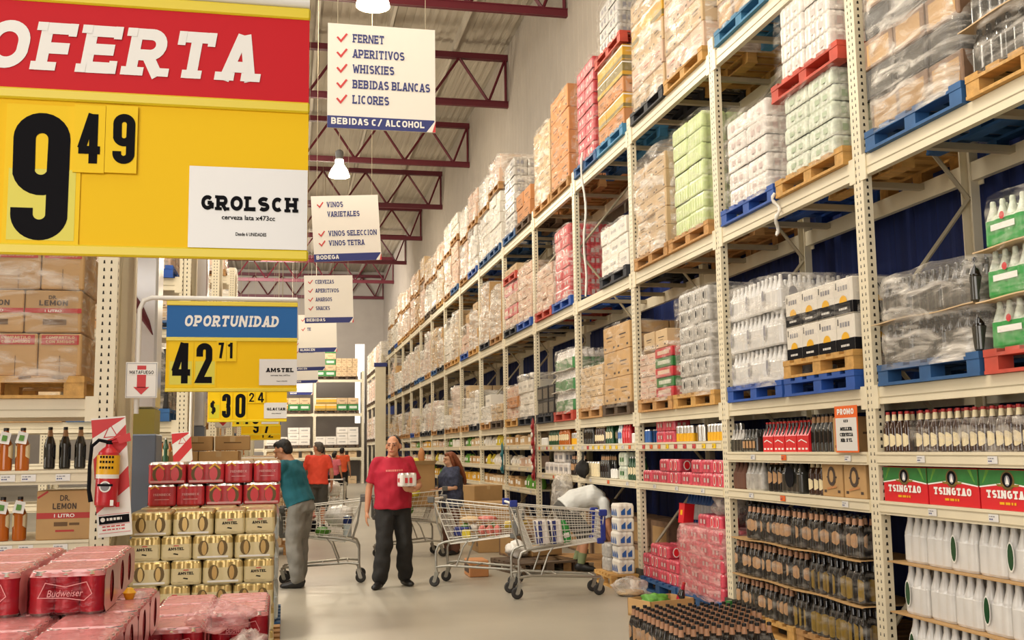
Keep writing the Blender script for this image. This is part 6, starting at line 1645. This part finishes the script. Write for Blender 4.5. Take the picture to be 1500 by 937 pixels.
def person(label, loc, rotz, J, top, bot, skin='skin', hair='hair_black', shoe='shoe_black', sleeve=.55, shorts=False, girth=1.0, belly=0, H=1.72, hair_style='short', headrot=(0, 0, 0), hands=None, sock=None, hem=-.02, group=None, baggy=1.0, cargo=False):
    t = thing('person', label, 'person', loc, rotz, group); k = H/1.72
    j = {a: V(b)*k for a, b in {**BASE, **J}.items()}
    b = MB(); g = girth
    up = (j['neck']-j['chest']).normalized()
    tp = [lerp(j['pelvis'], j['waist'], -.75), lerp(j['pelvis'], j['waist'], -.2), lerp(j['pelvis'], j['waist'], .35), j['waist'], lerp(j['waist'], j['chest'], .5), j['chest'], lerp(j['chest'], j['neck'], .55), lerp(j['chest'], j['neck'], .86), j['neck'], lerp(j['neck'], j['head'], .45)]
    sd = (j['shL']-j['shR']).normalized(); sdp = (j['hiL']-j['hiR']).normalized()
    tr = [(.13, .10), (.165*g, .118*g), (.16*g, .118*g+belly*.6), (.152*g, .112*g+belly), (.158*g, .115*g+belly*.8), (.172*g, .118*g+belly*.3), (.165, .10), (.10, .08), (.066, .066), (.058, .062)]
    tr = [(a*k, c*k) for a, c in tr]
    spine_loft(b, tp, tr, skin, sd)
    for s in 'LR':
        b.cap_limb([j['sh'+s], lerp(j['sh'+s], j['el'+s], .5), j['el'+s], lerp(j['el'+s], j['wr'+s], .35), j['wr'+s]], [.056*k, .049*k, .040*k, .039*k, .027*k], skin)
        b.cap_limb([lerp(j['sh'+s], j['neck'], .55)-up*.03, j['sh'+s]], [.06*k, .056*k], skin)
        b.cap_limb([j['hi'+s], lerp(j['hi'+s], j['kn'+s], .5), j['kn'+s], lerp(j['kn'+s], j['an'+s], .35), j['an'+s]], [.092*g*k, .078*k, .056*k, .056*k, .037*k], skin)
        hd = (hands or {}).get(s)
        fd = (j['wr'+s]-j['el'+s]).normalized()
        if hd: hand(b, j['wr'+s], *hd, skin, k)
        else: hand(b, j['wr'+s], fd, V((-1 if s == 'L' else 1, 0, 0)), V((0, -1, 0)), skin, k, .3)
    # head: skull, jaw, nose, brow, ears
    hr = Matrix.Rotation(headrot[2], 3, 'Z') @ Matrix.Rotation(headrot[0], 3, 'X') @ Matrix.Rotation(headrot[1], 3, 'Y'); hc = j['head']
    hp = lambda x, y, z: hc + hr @ (V((x, y, z))*k*HS)
    b.ell(hp(0, .008, .028), (.077*k, .096*k, .092*k), skin, hr); b.ell(hp(0, -.022, -.040), (.060*k, .070*k, .075*k), skin, hr); b.ell(hp(0, -.055, -.085), (.034*k, .030*k, .026*k), skin, hr)
    b.cap_limb([hp(0, -.088, .018), hp(0, -.112, -.022)], [.011*k, .016*k], skin, 8); b.cap_limb([hp(-.04, -.078, .028), hp(.04, -.078, .028)], [.016*k, .016*k], skin, 8)
    b.cap_limb([hp(-.02, -.088, -.052), hp(.02, -.088, -.052)], [.011*k, .011*k], skin, 8)
    for s in (-1, 1): b.ell(hp(s*.078, .015, -.005), (.013*k, .022*k, .034*k), skin, hr, 10, 7)
    inst('body', remesh(b, .0085, 3), t)
    m = MB()
    for s in (-1, 1): m.ell(hp(s*.032, -.0835, .012), (.010*k, .004*k, .005*k), 'white_print', hr, 10, 6); m.ell(hp(s*.032, -.0885, .012), (.0075*k, .004*k, .0065*k), 'ink', hr, 8, 6)
    m.build('eyes', t)
    m = MB()
    for s in (-1, 1): m.cap_limb([hp(s*.015, -.0945, .032), hp(s*.052, -.084, .035)], [.005*k, .004*k], hair, 6)
    m.build('eyebrows', t)
    m = MB(); m.cap_limb([hp(-.022, -.0985, -.052), hp(0, -.101, -.0525), hp(.022, -.0985, -.052)], [.003*k, .0045*k, .003*k], 'meat_pink', 6); m.build('lips', t)
    m = MB()                                            # hair cap
    low = hair_style in ('receding',)
    m.ell(hp(0, .024 if not low else .029, .043 if not low else .041), (.084*k, .094*k, .086*k), hair, hr, 20, 12, .06, 3)
    m.ell(hp(0, .055, -.005), (.074*k, .055*k, .075*k), hair, hr, 16, 10, .05, 5)
    if hair_style == 'short': m.ell(hp(0, -.03, .09), (.062*k, .055*k, .036*k), hair, hr, 14, 9, .1, 2)
    if hair_style == 'long':
        m.ell(hp(0, -.03, .085), (.064*k, .055*k, .038*k), hair, hr, 14, 9, .1, 2)
        spine_loft(m, [hp(0, .05, .06), hp(0, .095, -.05), hp(0, .14, -.18), hp(0, .175, -.30), hp(0, .195, -.40), hp(0, .20, -.45)], [(.08*k, .06*k), (.105*k, .065*k), (.115*k, .055*k), (.105*k, .045*k), (.075*k, .03*k), (.03*k, .012*k)], hair)
        for s in (-1, 1): m.cap_limb([hp(s*.07, -.005, .05), hp(s*.085, .01, -.06), hp(s*.085, .03, -.16)], [.03*k, .03*k, .02*k], hair)
    inst('hair', remesh(m, .008, 2), t)
    # shirt
    m = MB(); pad = .016*k*baggy
    hp_ = hem
    q = [lerp(j['pelvis'], j['waist'], hp_/.15), lerp(j['pelvis'], j['waist'], .35), j['waist'], lerp(j['waist'], j['chest'], .5), j['chest'], lerp(j['chest'], j['neck'], .55), lerp(j['chest'], j['neck'], .80), lerp(j['chest'], j['neck'], .93)]
    r_ = [(.170*g, .128*g+belly*.4), (.164*g, .122*g+belly*.8), (.158*g, .116*g+belly*1.05), (.162*g, .118*g+belly*.85), (.176*g, .120*g+belly*.35), (.170, .104), (.125, .090), (.078, .074)]
    spine_loft(m, q, [(a*k+pad, c*k+pad) for a, c in r_], top, sd)
    for s in 'LR':
        e = lerp(j['sh'+s], j['el'+s], sleeve)
        m.cap_limb([lerp(j['sh'+s], j['neck'], .6)-up*.035, j['sh'+s]], [.066*k, .068*k], top)
        m.tube([j['sh'+s]-up*.02*0, lerp(j['sh'+s], e, .5), e], [.068*k, .066*k, .066*k], top, 16)
    shirt = inst('shirt', remesh(m, .010, 4, fold=.013), t)
    # trousers or shorts
    m = MB()
    spine_loft(m, [lerp(j['pelvis'], j['waist'], -.85), lerp(j['pelvis'], j['waist'], -.3), lerp(j['pelvis'], j['waist'], .1), lerp(j['pelvis'], j['waist'], .42)], [(a*k, c*k) for a, c in [(.135*g, .118*g), (.176*g, .135*g), (.172*g, .130*g+belly*.3), (.165*g, .125*g+belly*.7)]], bot, sdp)
    for s in 'LR':
        hi, kn, an = j['hi'+s], j['kn'+s], j['an'+s]
        bl = .018*k*baggy
        if shorts: m.cap_limb([hi, lerp(hi, kn, .5), lerp(hi, kn, .92)], [.104*g*k, .093*k+bl*.6, .080*k+bl], bot, 16)
        else: m.cap_limb([hi, lerp(hi, kn, .5), kn, lerp(kn, an, .5), lerp(kn, an, .94)], [.104*g*k, .090*k+bl*.7, .070*k+bl, .064*k+bl*1.1, .058*k+bl], bot, 16)
    if cargo:
        for s in (-1, 1): m.ell(lerp(j['hiL' if s > 0 else 'hiR'], j['knL' if s > 0 else 'knR'], .62)+V((s*.075, 0, 0)), (.035, .075, .10), bot)
    inst('shorts' if shorts else 'trousers', remesh(m, .010, 4, fold=.014), t)
    for s in 'LR':
        m = MB(); an = j['an'+s]; kn = j['kn'+s]; ft = V((.25 if s == 'L' else -.25, -1, 0)).normalized()
        if 'foot'+s in J: ft = V(J['foot'+s]).normalized()
        sv = V((-ft.y, ft.x, 0)); base = V((an.x, an.y, max(an.z-.09*k, 0)))
        pts = [base-ft*.085*k+V((0, 0, .045*k)), base-ft*.05*k+V((0, 0, .05*k)), base+ft*.02*k+V((0, 0, .05*k)), base+ft*.10*k+V((0, 0, .036*k)), base+ft*.17*k+V((0, 0, .028*k)), base+ft*.195*k+V((0, 0, .024*k))]
        rr = [(.02, .025), (.038, .046), (.042, .05), (.047, .035), (.038, .027), (.016, .015)]
        spine_loft(m, pts, [(a*k, c*k) for a, c in rr], shoe, sv)
        m.cap_limb([base+V((0, 0, .05*k)), an], [.043*k, .042*k], shoe)
        inst('shoe', remesh(m, .009, 3), t)
        if sock:
            m = MB(); m.tube([an, lerp(an, kn, .38)], [.046*k, .056*k], sock, 14); m.build('sock', t)
    return t
man = person('man in a dark red t-shirt and black cargo trousers walking with a can pack', (1.235, 12.5, 0), .10,
    dict(elL=(.30, -.02, 1.14), wrL=(.20, -.27, 1.10), elR=(-.27, .05, 1.12), wrR=(-.30, .01, .86), knL=(.13, -.03, .50), anL=(.16, .10, .09), knR=(-.12, -.10, .50), anR=(-.17, -.07, .09), footR=(-.6, -1, 0), footL=(.25, -1, 0)),
    'cloth_red', 'cloth_black', hair='hair_black', hair_style='receding', girth=1.18, belly=.045, H=1.73, headrot=(0, 0, -.42), hem=-.06, baggy=1.5, sleeve=.8, cargo=True,
    hands=dict(L=((-1, -.15, .1), (0, .6, .8), (0, -.5, .9), )))
from mathutils.bvhtree import BVHTree
sh = [c for c in man.children if c.name.startswith('shirt')][0]
bv = BVHTree.FromPolygons([v.co.copy() for v in sh.data.vertices], [tuple(p.vertices) for p in sh.data.polygons])
m = MB(); rr_ = random.Random(4)
def onshirt(a, z):
    h_ = bv.ray_cast(V((a, -1, z)), V((0, 1, 0)))[0]; return (a, (h_.y if h_ else -.2)-.003, z)
xx = -.115
while xx < .08:                                         # faded chest print
    w_ = rr_.uniform(.008, .02); z_ = 1.315+.1*(xx+.1)*.2
    m.add([onshirt(xx, z_), onshirt(xx+w_, z_), onshirt(xx+w_, z_+.022), onshirt(xx, z_+.022)], [(0, 1, 2, 3)], 'meat_pink'); xx += w_+.005
m.build('chest_print', man)
t = thing('can_pack', 'white and red six can pack held against the chest by the man in red', 'can pack', (1.235+.13, 12.5-.29, 1.15), .25)
inst('sleeve', proto(('heldpk',), canpack('pack_white', 3, 2, .066, .15, marks='red_print')), t)
for i in range(3):
    for j_ in range(2): inst('can', proto(('can_white',), can_mesh('white_paint', h=.148)), t, (.066*(i-1), .066*(j_-.5), .002))
person('man in a teal t-shirt and grey jeans leaning over the displays', (.16, 12.85, 0), radians(-118),
    dict(pelvis=(0, .03, .95), waist=(0, -.03, 1.09), chest=(0, -.09, 1.28), neck=(0, -.13, 1.44), head=(0, -.20, 1.555), shL=(.19, -.11, 1.38), shR=(-.19, -.11, 1.38), elL=(.23, -.26, 1.14), elR=(-.24, -.22, 1.11), wrL=(.17, -.48, 1.06), wrR=(-.20, -.42, .98), knL=(.10, 0, .5), anL=(.12, .06, .09), knR=(-.10, -.02, .5), anR=(-.12, -.04, .09), hiL=(.09, .03, .92), hiR=(-.09, .03, .92)),
    'cloth_teal', 'denim', hair='hair_black', girth=1.08, H=1.74, headrot=(.45, 0, 0), hem=-.02, baggy=1.4, sleeve=.75)
person('man in a bright coral t-shirt and grey shorts seen from behind', (.66, 22.05, 0), radians(172), dict(head=(0, -.01, 1.61), elL=(.30, -.08, 1.14), wrL=(.26, -.30, 1.02), elR=(-.28, .02, 1.13)), 'cloth_orange', 'shorts_grey', hair='hair_grey', shorts=True, girth=1.12, belly=.02, H=1.73, headrot=(0, 0, .9), hem=-.06, baggy=1.5, sleeve=.75)
person('person in an orange t-shirt walking away, farthest along the aisle', (1.80, 34.8, 0), radians(165), dict(), 'cloth_orange2', 'cloth_black', hair='hair_black', shorts=True, H=1.66, hem=-.04)
person('person in a pink top close behind the orange shirted walker', (1.50, 33.6, 0), radians(150), dict(), 'cloth_pink', 'cloth_black', hair='hair_black', shorts=True, H=1.52, hem=-.04)
person('dark haired person in blue half hidden behind the coral t-shirt', (.95, 28.5, 0), radians(175), dict(), 'cloth_blue', 'cloth_black', hair='hair_black', H=1.70)
woman = person('woman with long auburn hair in a patterned dark blouse looking at her phone', (2.46, 16.05, 0), radians(-70),
    dict(elL=(.22, -.04, 1.12), wrL=(.12, -.28, 1.10), elR=(-.22, -.06, 1.12), wrR=(-.10, -.29, 1.08)), 'cloth_pattern', 'cloth_brown', skin='skin_fair', hair='hair_auburn', hair_style='long', H=1.52, girth=1.32, belly=.02, hem=-.16, baggy=1.7, sleeve=.9, headrot=(.15, 0, -.1))
m = MB(); m.cbox(-.036, .036, -.006, .006, -.07, .07, 'ink', .003); o = tag(m.build('phone', None, (2.46-.31, 16.05-.11, 1.0), (.9, 0, radians(-70))), 'black phone in the hands of the auburn haired woman', 'phone')
bent = person('man in a white t-shirt and dark shorts bending down into the shelf', (3.70, 13.36, 0), radians(84),
    dict(pelvis=(0, .16, .77), waist=(0, .04, .87), chest=(0, -.16, .92), neck=(0, -.34, .85), head=(0, -.43, .76), shL=(.18, -.29, .85), shR=(-.18, -.29, .85), elL=(.20, -.34, .58), elR=(-.20, -.34, .58), wrL=(.13, -.42, .36), wrR=(-.13, -.42, .36),
         hiL=(.09, .15, .74), hiR=(-.09, .15, .74), knL=(.10, -.10, .44), knR=(-.10, -.07, .44), anL=(.11, .03, .10), anR=(-.11, .0, .10)),
    'cloth_white', 'shorts_grey', shorts=True, hair='hair_black', H=1.74, sock='sock_green', hem=.0, girth=1.1, baggy=1.6, sleeve=.7, headrot=(1.2, 0, 0))

# ------------------------------------------------------------------ shopping carts
def cart(label, loc, rotz, bump='blue_plastic', child=True, hw='white_paint'):
    """front of the cart along +X"""
    t = thing('shopping_cart', label, 'shopping cart', loc, rotz, 'wire shopping carts')
    rt0, rt1, rb0, rb1 = V((-.46, .26, .965)), V((.50, .21, .875)), V((-.27, .23, .48)), V((.46, .18, .57))
    mir = lambda p: V((p.x, -p.y, p.z))
    m = MB(); r = .0040
    for p, q in ((rt0, rt1), (rb0, rb1), (rt0, rb0), (rt1, rb1)):
        m.tube([p, q], .008, 'wire', 6); m.tube([mir(p), mir(q)], .008, 'wire', 6)
    for p in (rt1, rb0, rb1): m.tube([p, mir(p)], .008, 'wire', 6)
    for i in range(1, 7):                               # long side wires, end wires
        a, b = lerp(rt0, rb0, i/7), lerp(rt1, rb1, i/7)
        m.tube([a, b], r, 'wire', 4); m.tube([mir(a), mir(b)], r, 'wire', 4); m.tube([b, mir(b)], r, 'wire', 4)
        if i > 2: m.tube([a, mir(a)], r, 'wire', 4)
    for i in range(1, 14):
        a, b = lerp(rt0, rt1, i/14), lerp(rb0, rb1, i/14)
        m.tube([a, b], r*.55, 'wire', 4); m.tube([mir(a), mir(b)], r*.55, 'wire', 4); m.tube([b, mir(b)], r*.6, 'wire', 4)
    for i in range(1, 9):
        u = i/9; m.tube([lerp(rt1, mir(rt1), u), lerp(rb1, mir(rb1), u)], r*.85, 'wire', 4); m.tube([lerp(lerp(rt0, rb0, .3), mir(lerp(rt0, rb0, .3)), u), lerp(rb0, mir(rb0), u)], r*.85, 'wire', 4)
        m.tube([lerp(rb0, mir(rb0), u), lerp(rb1, mir(rb1), u)], r*.7, 'wire', 4)
    inst('basket', proto(('cart_basket',), lambda: m), t)
    def frame():
        m = MB()
        for s in (1, -1):
            S = lambda x, y, z: (x, y*s, z)
            m.tube([S(-.44, .25, .17), S(-.44, .25, .40), S(-.41, .245, .47), S(-.34, .24, .50), S(-.15, .22, .53), S(.05, .20, .55)], .014, 'chrome', 8)
            m.tube([S(-.44, .25, .22), S(-.30, .24, .235), S(.30, .17, .20), S(.46, .15, .19), S(.46, .15, .15)], .014, 'chrome', 8)
            m.tube([S(-.20, .235, .235), S(-.12, .23, .45), S(-.05, .21, .54)], .010, 'chrome', 6)
            m.tube([S(-.46, .26, .965), S(-.42, .25, .70), S(-.36, .24, .50)], .010, 'chrome', 8)
        m.tube([(-.30, -.24, .235), (-.30, .24, .235)], .010, 'chrome', 6); m.tube([(.40, -.155, .195), (.40, .155, .195)], .012, 'chrome', 6)
        m.tube([(0, -.21, .22), (0, .21, .22)], .008, 'chrome', 6)
        return m
    inst('frame', proto(('cart_frame',), frame), t)
    def handle():
        m = MB(); m.tube([(-.50, -.27, .985), (-.50, .27, .985)], .014, hw, 10)
        for s in (-1, 1): m.cbox(-.53, -.45, s*.27-.02, s*.27+.02, .95, 1.02, 'blue_plastic' if bump == 'blue_plastic' else 'grey_plastic', .008)
        return m
    inst('handle', proto(('cart_handle', hw, bump), handle), t)
    def bumper():
        m = MB()
        for s in (-1, 1):
            m.cbox(.44, .53, s*.205-.022, s*.205+.022, .83, .90, bump, .01); m.cbox(.46, .515, s*.19-.014, s*.19+.014, .57, .83, bump, .008); m.cbox(.42, .50, s*.18-.02, s*.18+.02, .54, .60, bump, .01)
        return m
    inst('corner_guard', proto(('cart_bumper', bump), bumper), t)
    def wheel():
        m = MB(); w = .016
        R = []
        for y, rr in ((-w, .048), (-w*.8, .060), (0, .063), (w*.8, .060), (w, .048)): R.append([(rr*cos(2*pi*i/18), y, .063+rr*sin(2*pi*i/18)) for i in range(18)])
        m.ring_tube(R, 'rubber'); m.tube([(0, -w-.004, .063), (0, w+.004, .063)], .022, 'grey_plastic', 10); return m
    def fork():
        m = MB()
        for s in (-1, 1): m.add([(-.022, s*.022, .055), (.022, s*.022, .055), (.05, s*.02, .15), (.01, s*.02, .165)], [(0, 1, 2, 3)], 'chrome'); m.box(-.012, .012, s*.022-.002, s*.022+.002, .05, .09, 'chrome')
        m.box(.005, .055, -.024, .024, .148, .165, 'chrome'); m.tube([(.03, 0, .16), (.03, 0, .19)], .012, 'chrome', 8); return m
    for x, y in ((-.46, .25), (-.46, -.25), (.44, .15), (.44, -.15)):
        w = inst('wheel', proto(('cart_wheel',), wheel), t, (x, y, 0), (0, 0, 0)); inst('fork', proto(('cart_fork',), fork), w)
    return t
def at(c, x, y, z):
    v = Matrix.Rotation(c.rotation_euler.z, 3, 'Z') @ V((x, y, z)) + c.location; return v
def put(mb, name, c, xyz, label, cat, group=None, rot=(0, 0, 0)):
    o = mb.build(name, None, at(c, *xyz), (rot[0], rot[1], rot[2]+c.rotation_euler.z)); return tag(o, label, cat, group)
def blob(r, mt, jit=.2, seed=1):
    m = MB(); m.ell((0, 0, r[2]), r, mt, jit=jit, seed=seed, nu=18, nv=12); return m
# cart with blue corner guards, across the aisle
c2 = cart('long wire cart with blue corner guards standing across the aisle', (2.86, 11.30, 0), radians(-3))
for i in range(2):
    m = MB(); m.cbox(-.06, .06, -.12, .12, 0, .25, 'pack_white', .01); m.quad((-.0605, -.121, .0), (-.02, -.121, 0), (.0, -.121, .25), (-.04, -.121, .25), 'navy_print'); m.quad((-.061, -.08, 0), (-.061, .02, 0), (-.061, .02, .25), (-.061, -.08, .25), 'navy_print'); m.quad((.01, -.1212, .0), (.03, -.1212, 0), (.05, -.1212, .25), (.03, -.1212, .25), 'white_print')
    put(m, 'flour_bag', c2, (-.14+.15*i, -.03, .545), f"white and navy packet in the blue guarded cart, {['handle side', 'middle'][i]}", 'packet', None, (0, -.12, 0))
m = MB(); m.lathe([(.05, 0), (.055, .02), (.055, .15), (.03, .21), (.025, .23)], 'green_bright', n=12); m.quad((-.03, -.056, .05), (.03, -.056, .05), (.03, -.056, .10), (-.03, -.056, .10), 'white_print'); put(m, 'green_bottle', c2, (.12, -.06, .56), 'green bag shaped bottle beside the navy packets in the cart', 'bottle', None, (0, -.2, 0))
# cart full of groceries
c1 = cart('wire cart heaped with groceries, partly hidden by the blue guarded cart', (2.22, 12.42, 0), radians(-24), bump='grey_plastic')
put(blob((.11, .08, .035), 'meat_pink', .3, 3), 'meat_tray', c1, (.12, -.02, .72), 'red meat tray lying on top of the groceries', 'meat tray')
put(blob((.12, .07, .04), 'tan', .15, 4), 'bread_loaf', c1, (-.10, .02, .70), 'pale bread loaf lying on the groceries', 'bread')
for i in range(4): put(blob((.05, .05, .05), ['produce_green', 'white_carton', 'brown_carton', 'produce_green'][i], .25, i), 'produce', c1, (-.16+.11*i, .03, .60), f"{['leafy green', 'whitish', 'dark brown', 'round green'][i]} produce in the heaped cart", 'vegetable')
for i in range(3): put(blob((.045, .05, .055), 'meat_pink', .35, 10+i), 'meat_pack', c1, (.08+.09*i, -.12, .575), 'pink and white packet at the side of the heaped cart', 'packet', 'pink packets')
m = MB(); m.lathe([(.045, 0), (.05, .02), (.05, .17), (.02, .24), (.018, .27)], 'oil', n=14); o = put(m, 'oil_bottle', c1, (.34, -.09, .68), 'yellow oil bottle lying at the front of the heaped cart', 'bottle'); o.rotation_euler = (0, radians(82), c1.rotation_euler.z)
m = MB(); m.cbox(-.05, .05, -.03, .03, 0, .09, 'produce_yellow', .008); put(m, 'yellow_box', c1, (-.10, -.15, .545), 'small yellow box at the side of the heaped cart', 'box')
m = MB(); m.cbox(-.09, .09, -.06, .06, 0, .1, 'navy_print', .01); put(m, 'navy_box', c1, (-.18, -.04, .56), 'navy box at the handle end of the heaped cart', 'box')
# teal man's cart
c0 = cart('wire cart behind the leaning man in teal, holding a white bag', (.46, 13.3, 0), radians(176), bump='grey_plastic', hw='cream')
put(blob((.17, .14, .13), 'bag_white', .3, 6), 'carrier_bag', c0, (-.20, .02, .64), 'bulging white carrier bag in the cart by the teal shirt', 'bag')
m = MB(); m.lathe([(.045, 0), (.05, .02), (.05, .14), (.045, .16), (.05, .17), (.05, .23), (.02, .25)], 'water_clear', n=12); m.lathe([(.052, .15), (.052, .235)], 'navy', n=12, cap=False); put(m, 'jar', c0, (-.30, .17, .54), 'jar with a dark blue lid beside the white carrier bag', 'jar')
put(blob((.09, .07, .05), 'produce_green', .4, 2), 'green_bundle', c0, (.0, .10, .55), 'green leafy bundle in the cart by the teal shirt', 'vegetable')
m = MB(); m.cbox(-.14, .14, -.12, .12, 0, .12, 'ink', .01); put(m, 'black_crate', c0, (.22, .02, .60), 'black box at the nose of the cart by the teal shirt', 'box')
put(blob((.12, .10, .05), 'meat_pink', .3, 8), 'red_parcel', c0, (.2, .02, .73), 'red parcel lying on the black box in the cart', 'parcel')
# the woman's cart with a tall carton
c3 = cart('wire cart with greens and a tall open carton in front of the woman', (1.80, 15.95, 0), radians(188), bump='grey_plastic')
m = MB(); w_ = .012
for a in ((-.2, .2, -.17, -.17+w_), (-.2, .2, .17-w_, .17), (-.2, -.2+w_, -.17, .17), (.2-w_, .2, -.17, .17)): m.box(*a, 0, .62, 'kraft')
m.box(-.2, .2, -.17, .17, 0, .02, 'kraft')
m.add([(-.2, -.17, .62), (.2, -.17, .62), (.2, -.32, .70), (-.2, -.32, .70)], [(0, 1, 2, 3)], 'tan'); m.add([(-.2, .17, .62), (.2, .17, .62), (.2, .3, .68), (-.2, .3, .68)], [(0, 1, 2, 3)], 'tan')
put(m, 'open_carton', c3, (-.18, -.05, .60+.12), 'tall open kraft carton standing in the cart beside the woman', 'carton')
put(blob((.11, .09, .09), 'produce_yellow', .35, 4), 'yellow_bag', c3, (-.16, -.05, 1.26), 'bright yellow bag poking from the tall open carton', 'bag')
put(blob((.05, .05, .12), 'orange_carton', .2, 5), 'orange_pack', c3, (-.20, .02, 1.34), 'orange packet standing above the yellow bag', 'packet')
put(blob((.15, .12, .09), 'produce_green', .4, 7), 'green_bundle', c3, (.22, .02, .68), "green vegetables in the woman's cart", 'vegetable'); put(blob((.10, .10, .07), 'produce_green', .4, 9), 'green_bundle', c3, (.05, .12, .62), "smaller green bundle at the side of the woman's cart", 'vegetable')
put(blob((.10, .08, .06), 'produce_yellow', .3, 12), 'yellow_pack', c3, (-.05, .16, .86), "yellow packet at the handle end of the woman's cart", 'packet')
put(blob((.12, .1, .06), 'label_pink', .3, 15), 'pale_pack', c3, (.2, -.04, .86), "pale pink packet on top of the greens in the woman's cart", 'packet')
# far cart by the coral shirt
c4 = cart('small looking wire cart beside the man in coral', (1.0, 22.5, 0), radians(80), bump='grey_plastic')
put(blob((.16, .14, .16), 'bag_white', .25, 3), 'carrier_bag', c4, (0, 0, .62), 'white carrier bag in the cart beside the coral shirt', 'bag')
# low pallets and cartons on the floor between carts and rack
FLOORP = [(2.75, 13.55, .9, 'wood_dark', 'dark timber pallet on the floor behind the heaped cart'), (3.35, 13.95, .2, 'wood', 'timber pallet by the bending man')]
for x, y, a, c, lab in FLOORP:
    tag(inst('pallet', proto(('pallet', c, .9), lambda: pallet_mesh(c, .9, .9)), None, (x, y, 0), (0, 0, a-.7)), lab, 'pallet')
m = MB(); m.cbox(-.25, .25, -.2, .2, 0, .12, 'kraft', .01); tag(m.build('carton', None, (3.35, 14.15, .142), (0, 0, .4)), 'low kraft carton on the pallet behind the bending man', 'carton')
tag(blob((.15, .13, .10), 'bag_white', .5, 5).build('carrier_bag', None, (3.0, 13.9, .142)), 'crumpled white bag on the dark pallet', 'bag')
for i, (x, y, h, c) in enumerate(((3.15, 16.4, .75, 'kraft'), (3.25, 17.2, .55, 'tan'), (3.45, 15.5, .35, 'brown'), (3.3, 18.2, .95, 'kraft'))):
    tag(inst('carton', proto(('aislebox', i), lambda: carton_mesh(.55, .6, h, c)), None, (x, y, 0), (0, 0, .1*i)), f"{['tall kraft', 'pale tan', 'low brown', 'tallest kraft'][i]} carton standing in the aisle by the shelves", 'carton')
m = MB(); m.cbox(-.12, .12, -.2, .2, 0, .2, 'orange_carton', .01); m.box(-.125, -.12, -.15, .15, .05, .15, 'print_dark'); tag(m.build('crate', None, (2.35, 13.3, 0.62-.62)), 'orange crate on the floor behind the heaped cart', 'crate')
tag(inst('pallet', proto(('pallet', 'pal_blue', 1.08), None), None, (2.75, 30.5, 0)), 'blue pallet far down the aisle past the man in red', 'pallet')
for l in range(2): tag(inst('carton', proto(('farstack',), lambda: carton_mesh(.9, .95, .28, 'pink')), None, (3.28, 30.5, .142+.282*l)), f"pinkish carton on the far blue pallet, {['lower', 'upper'][l]}", 'carton')
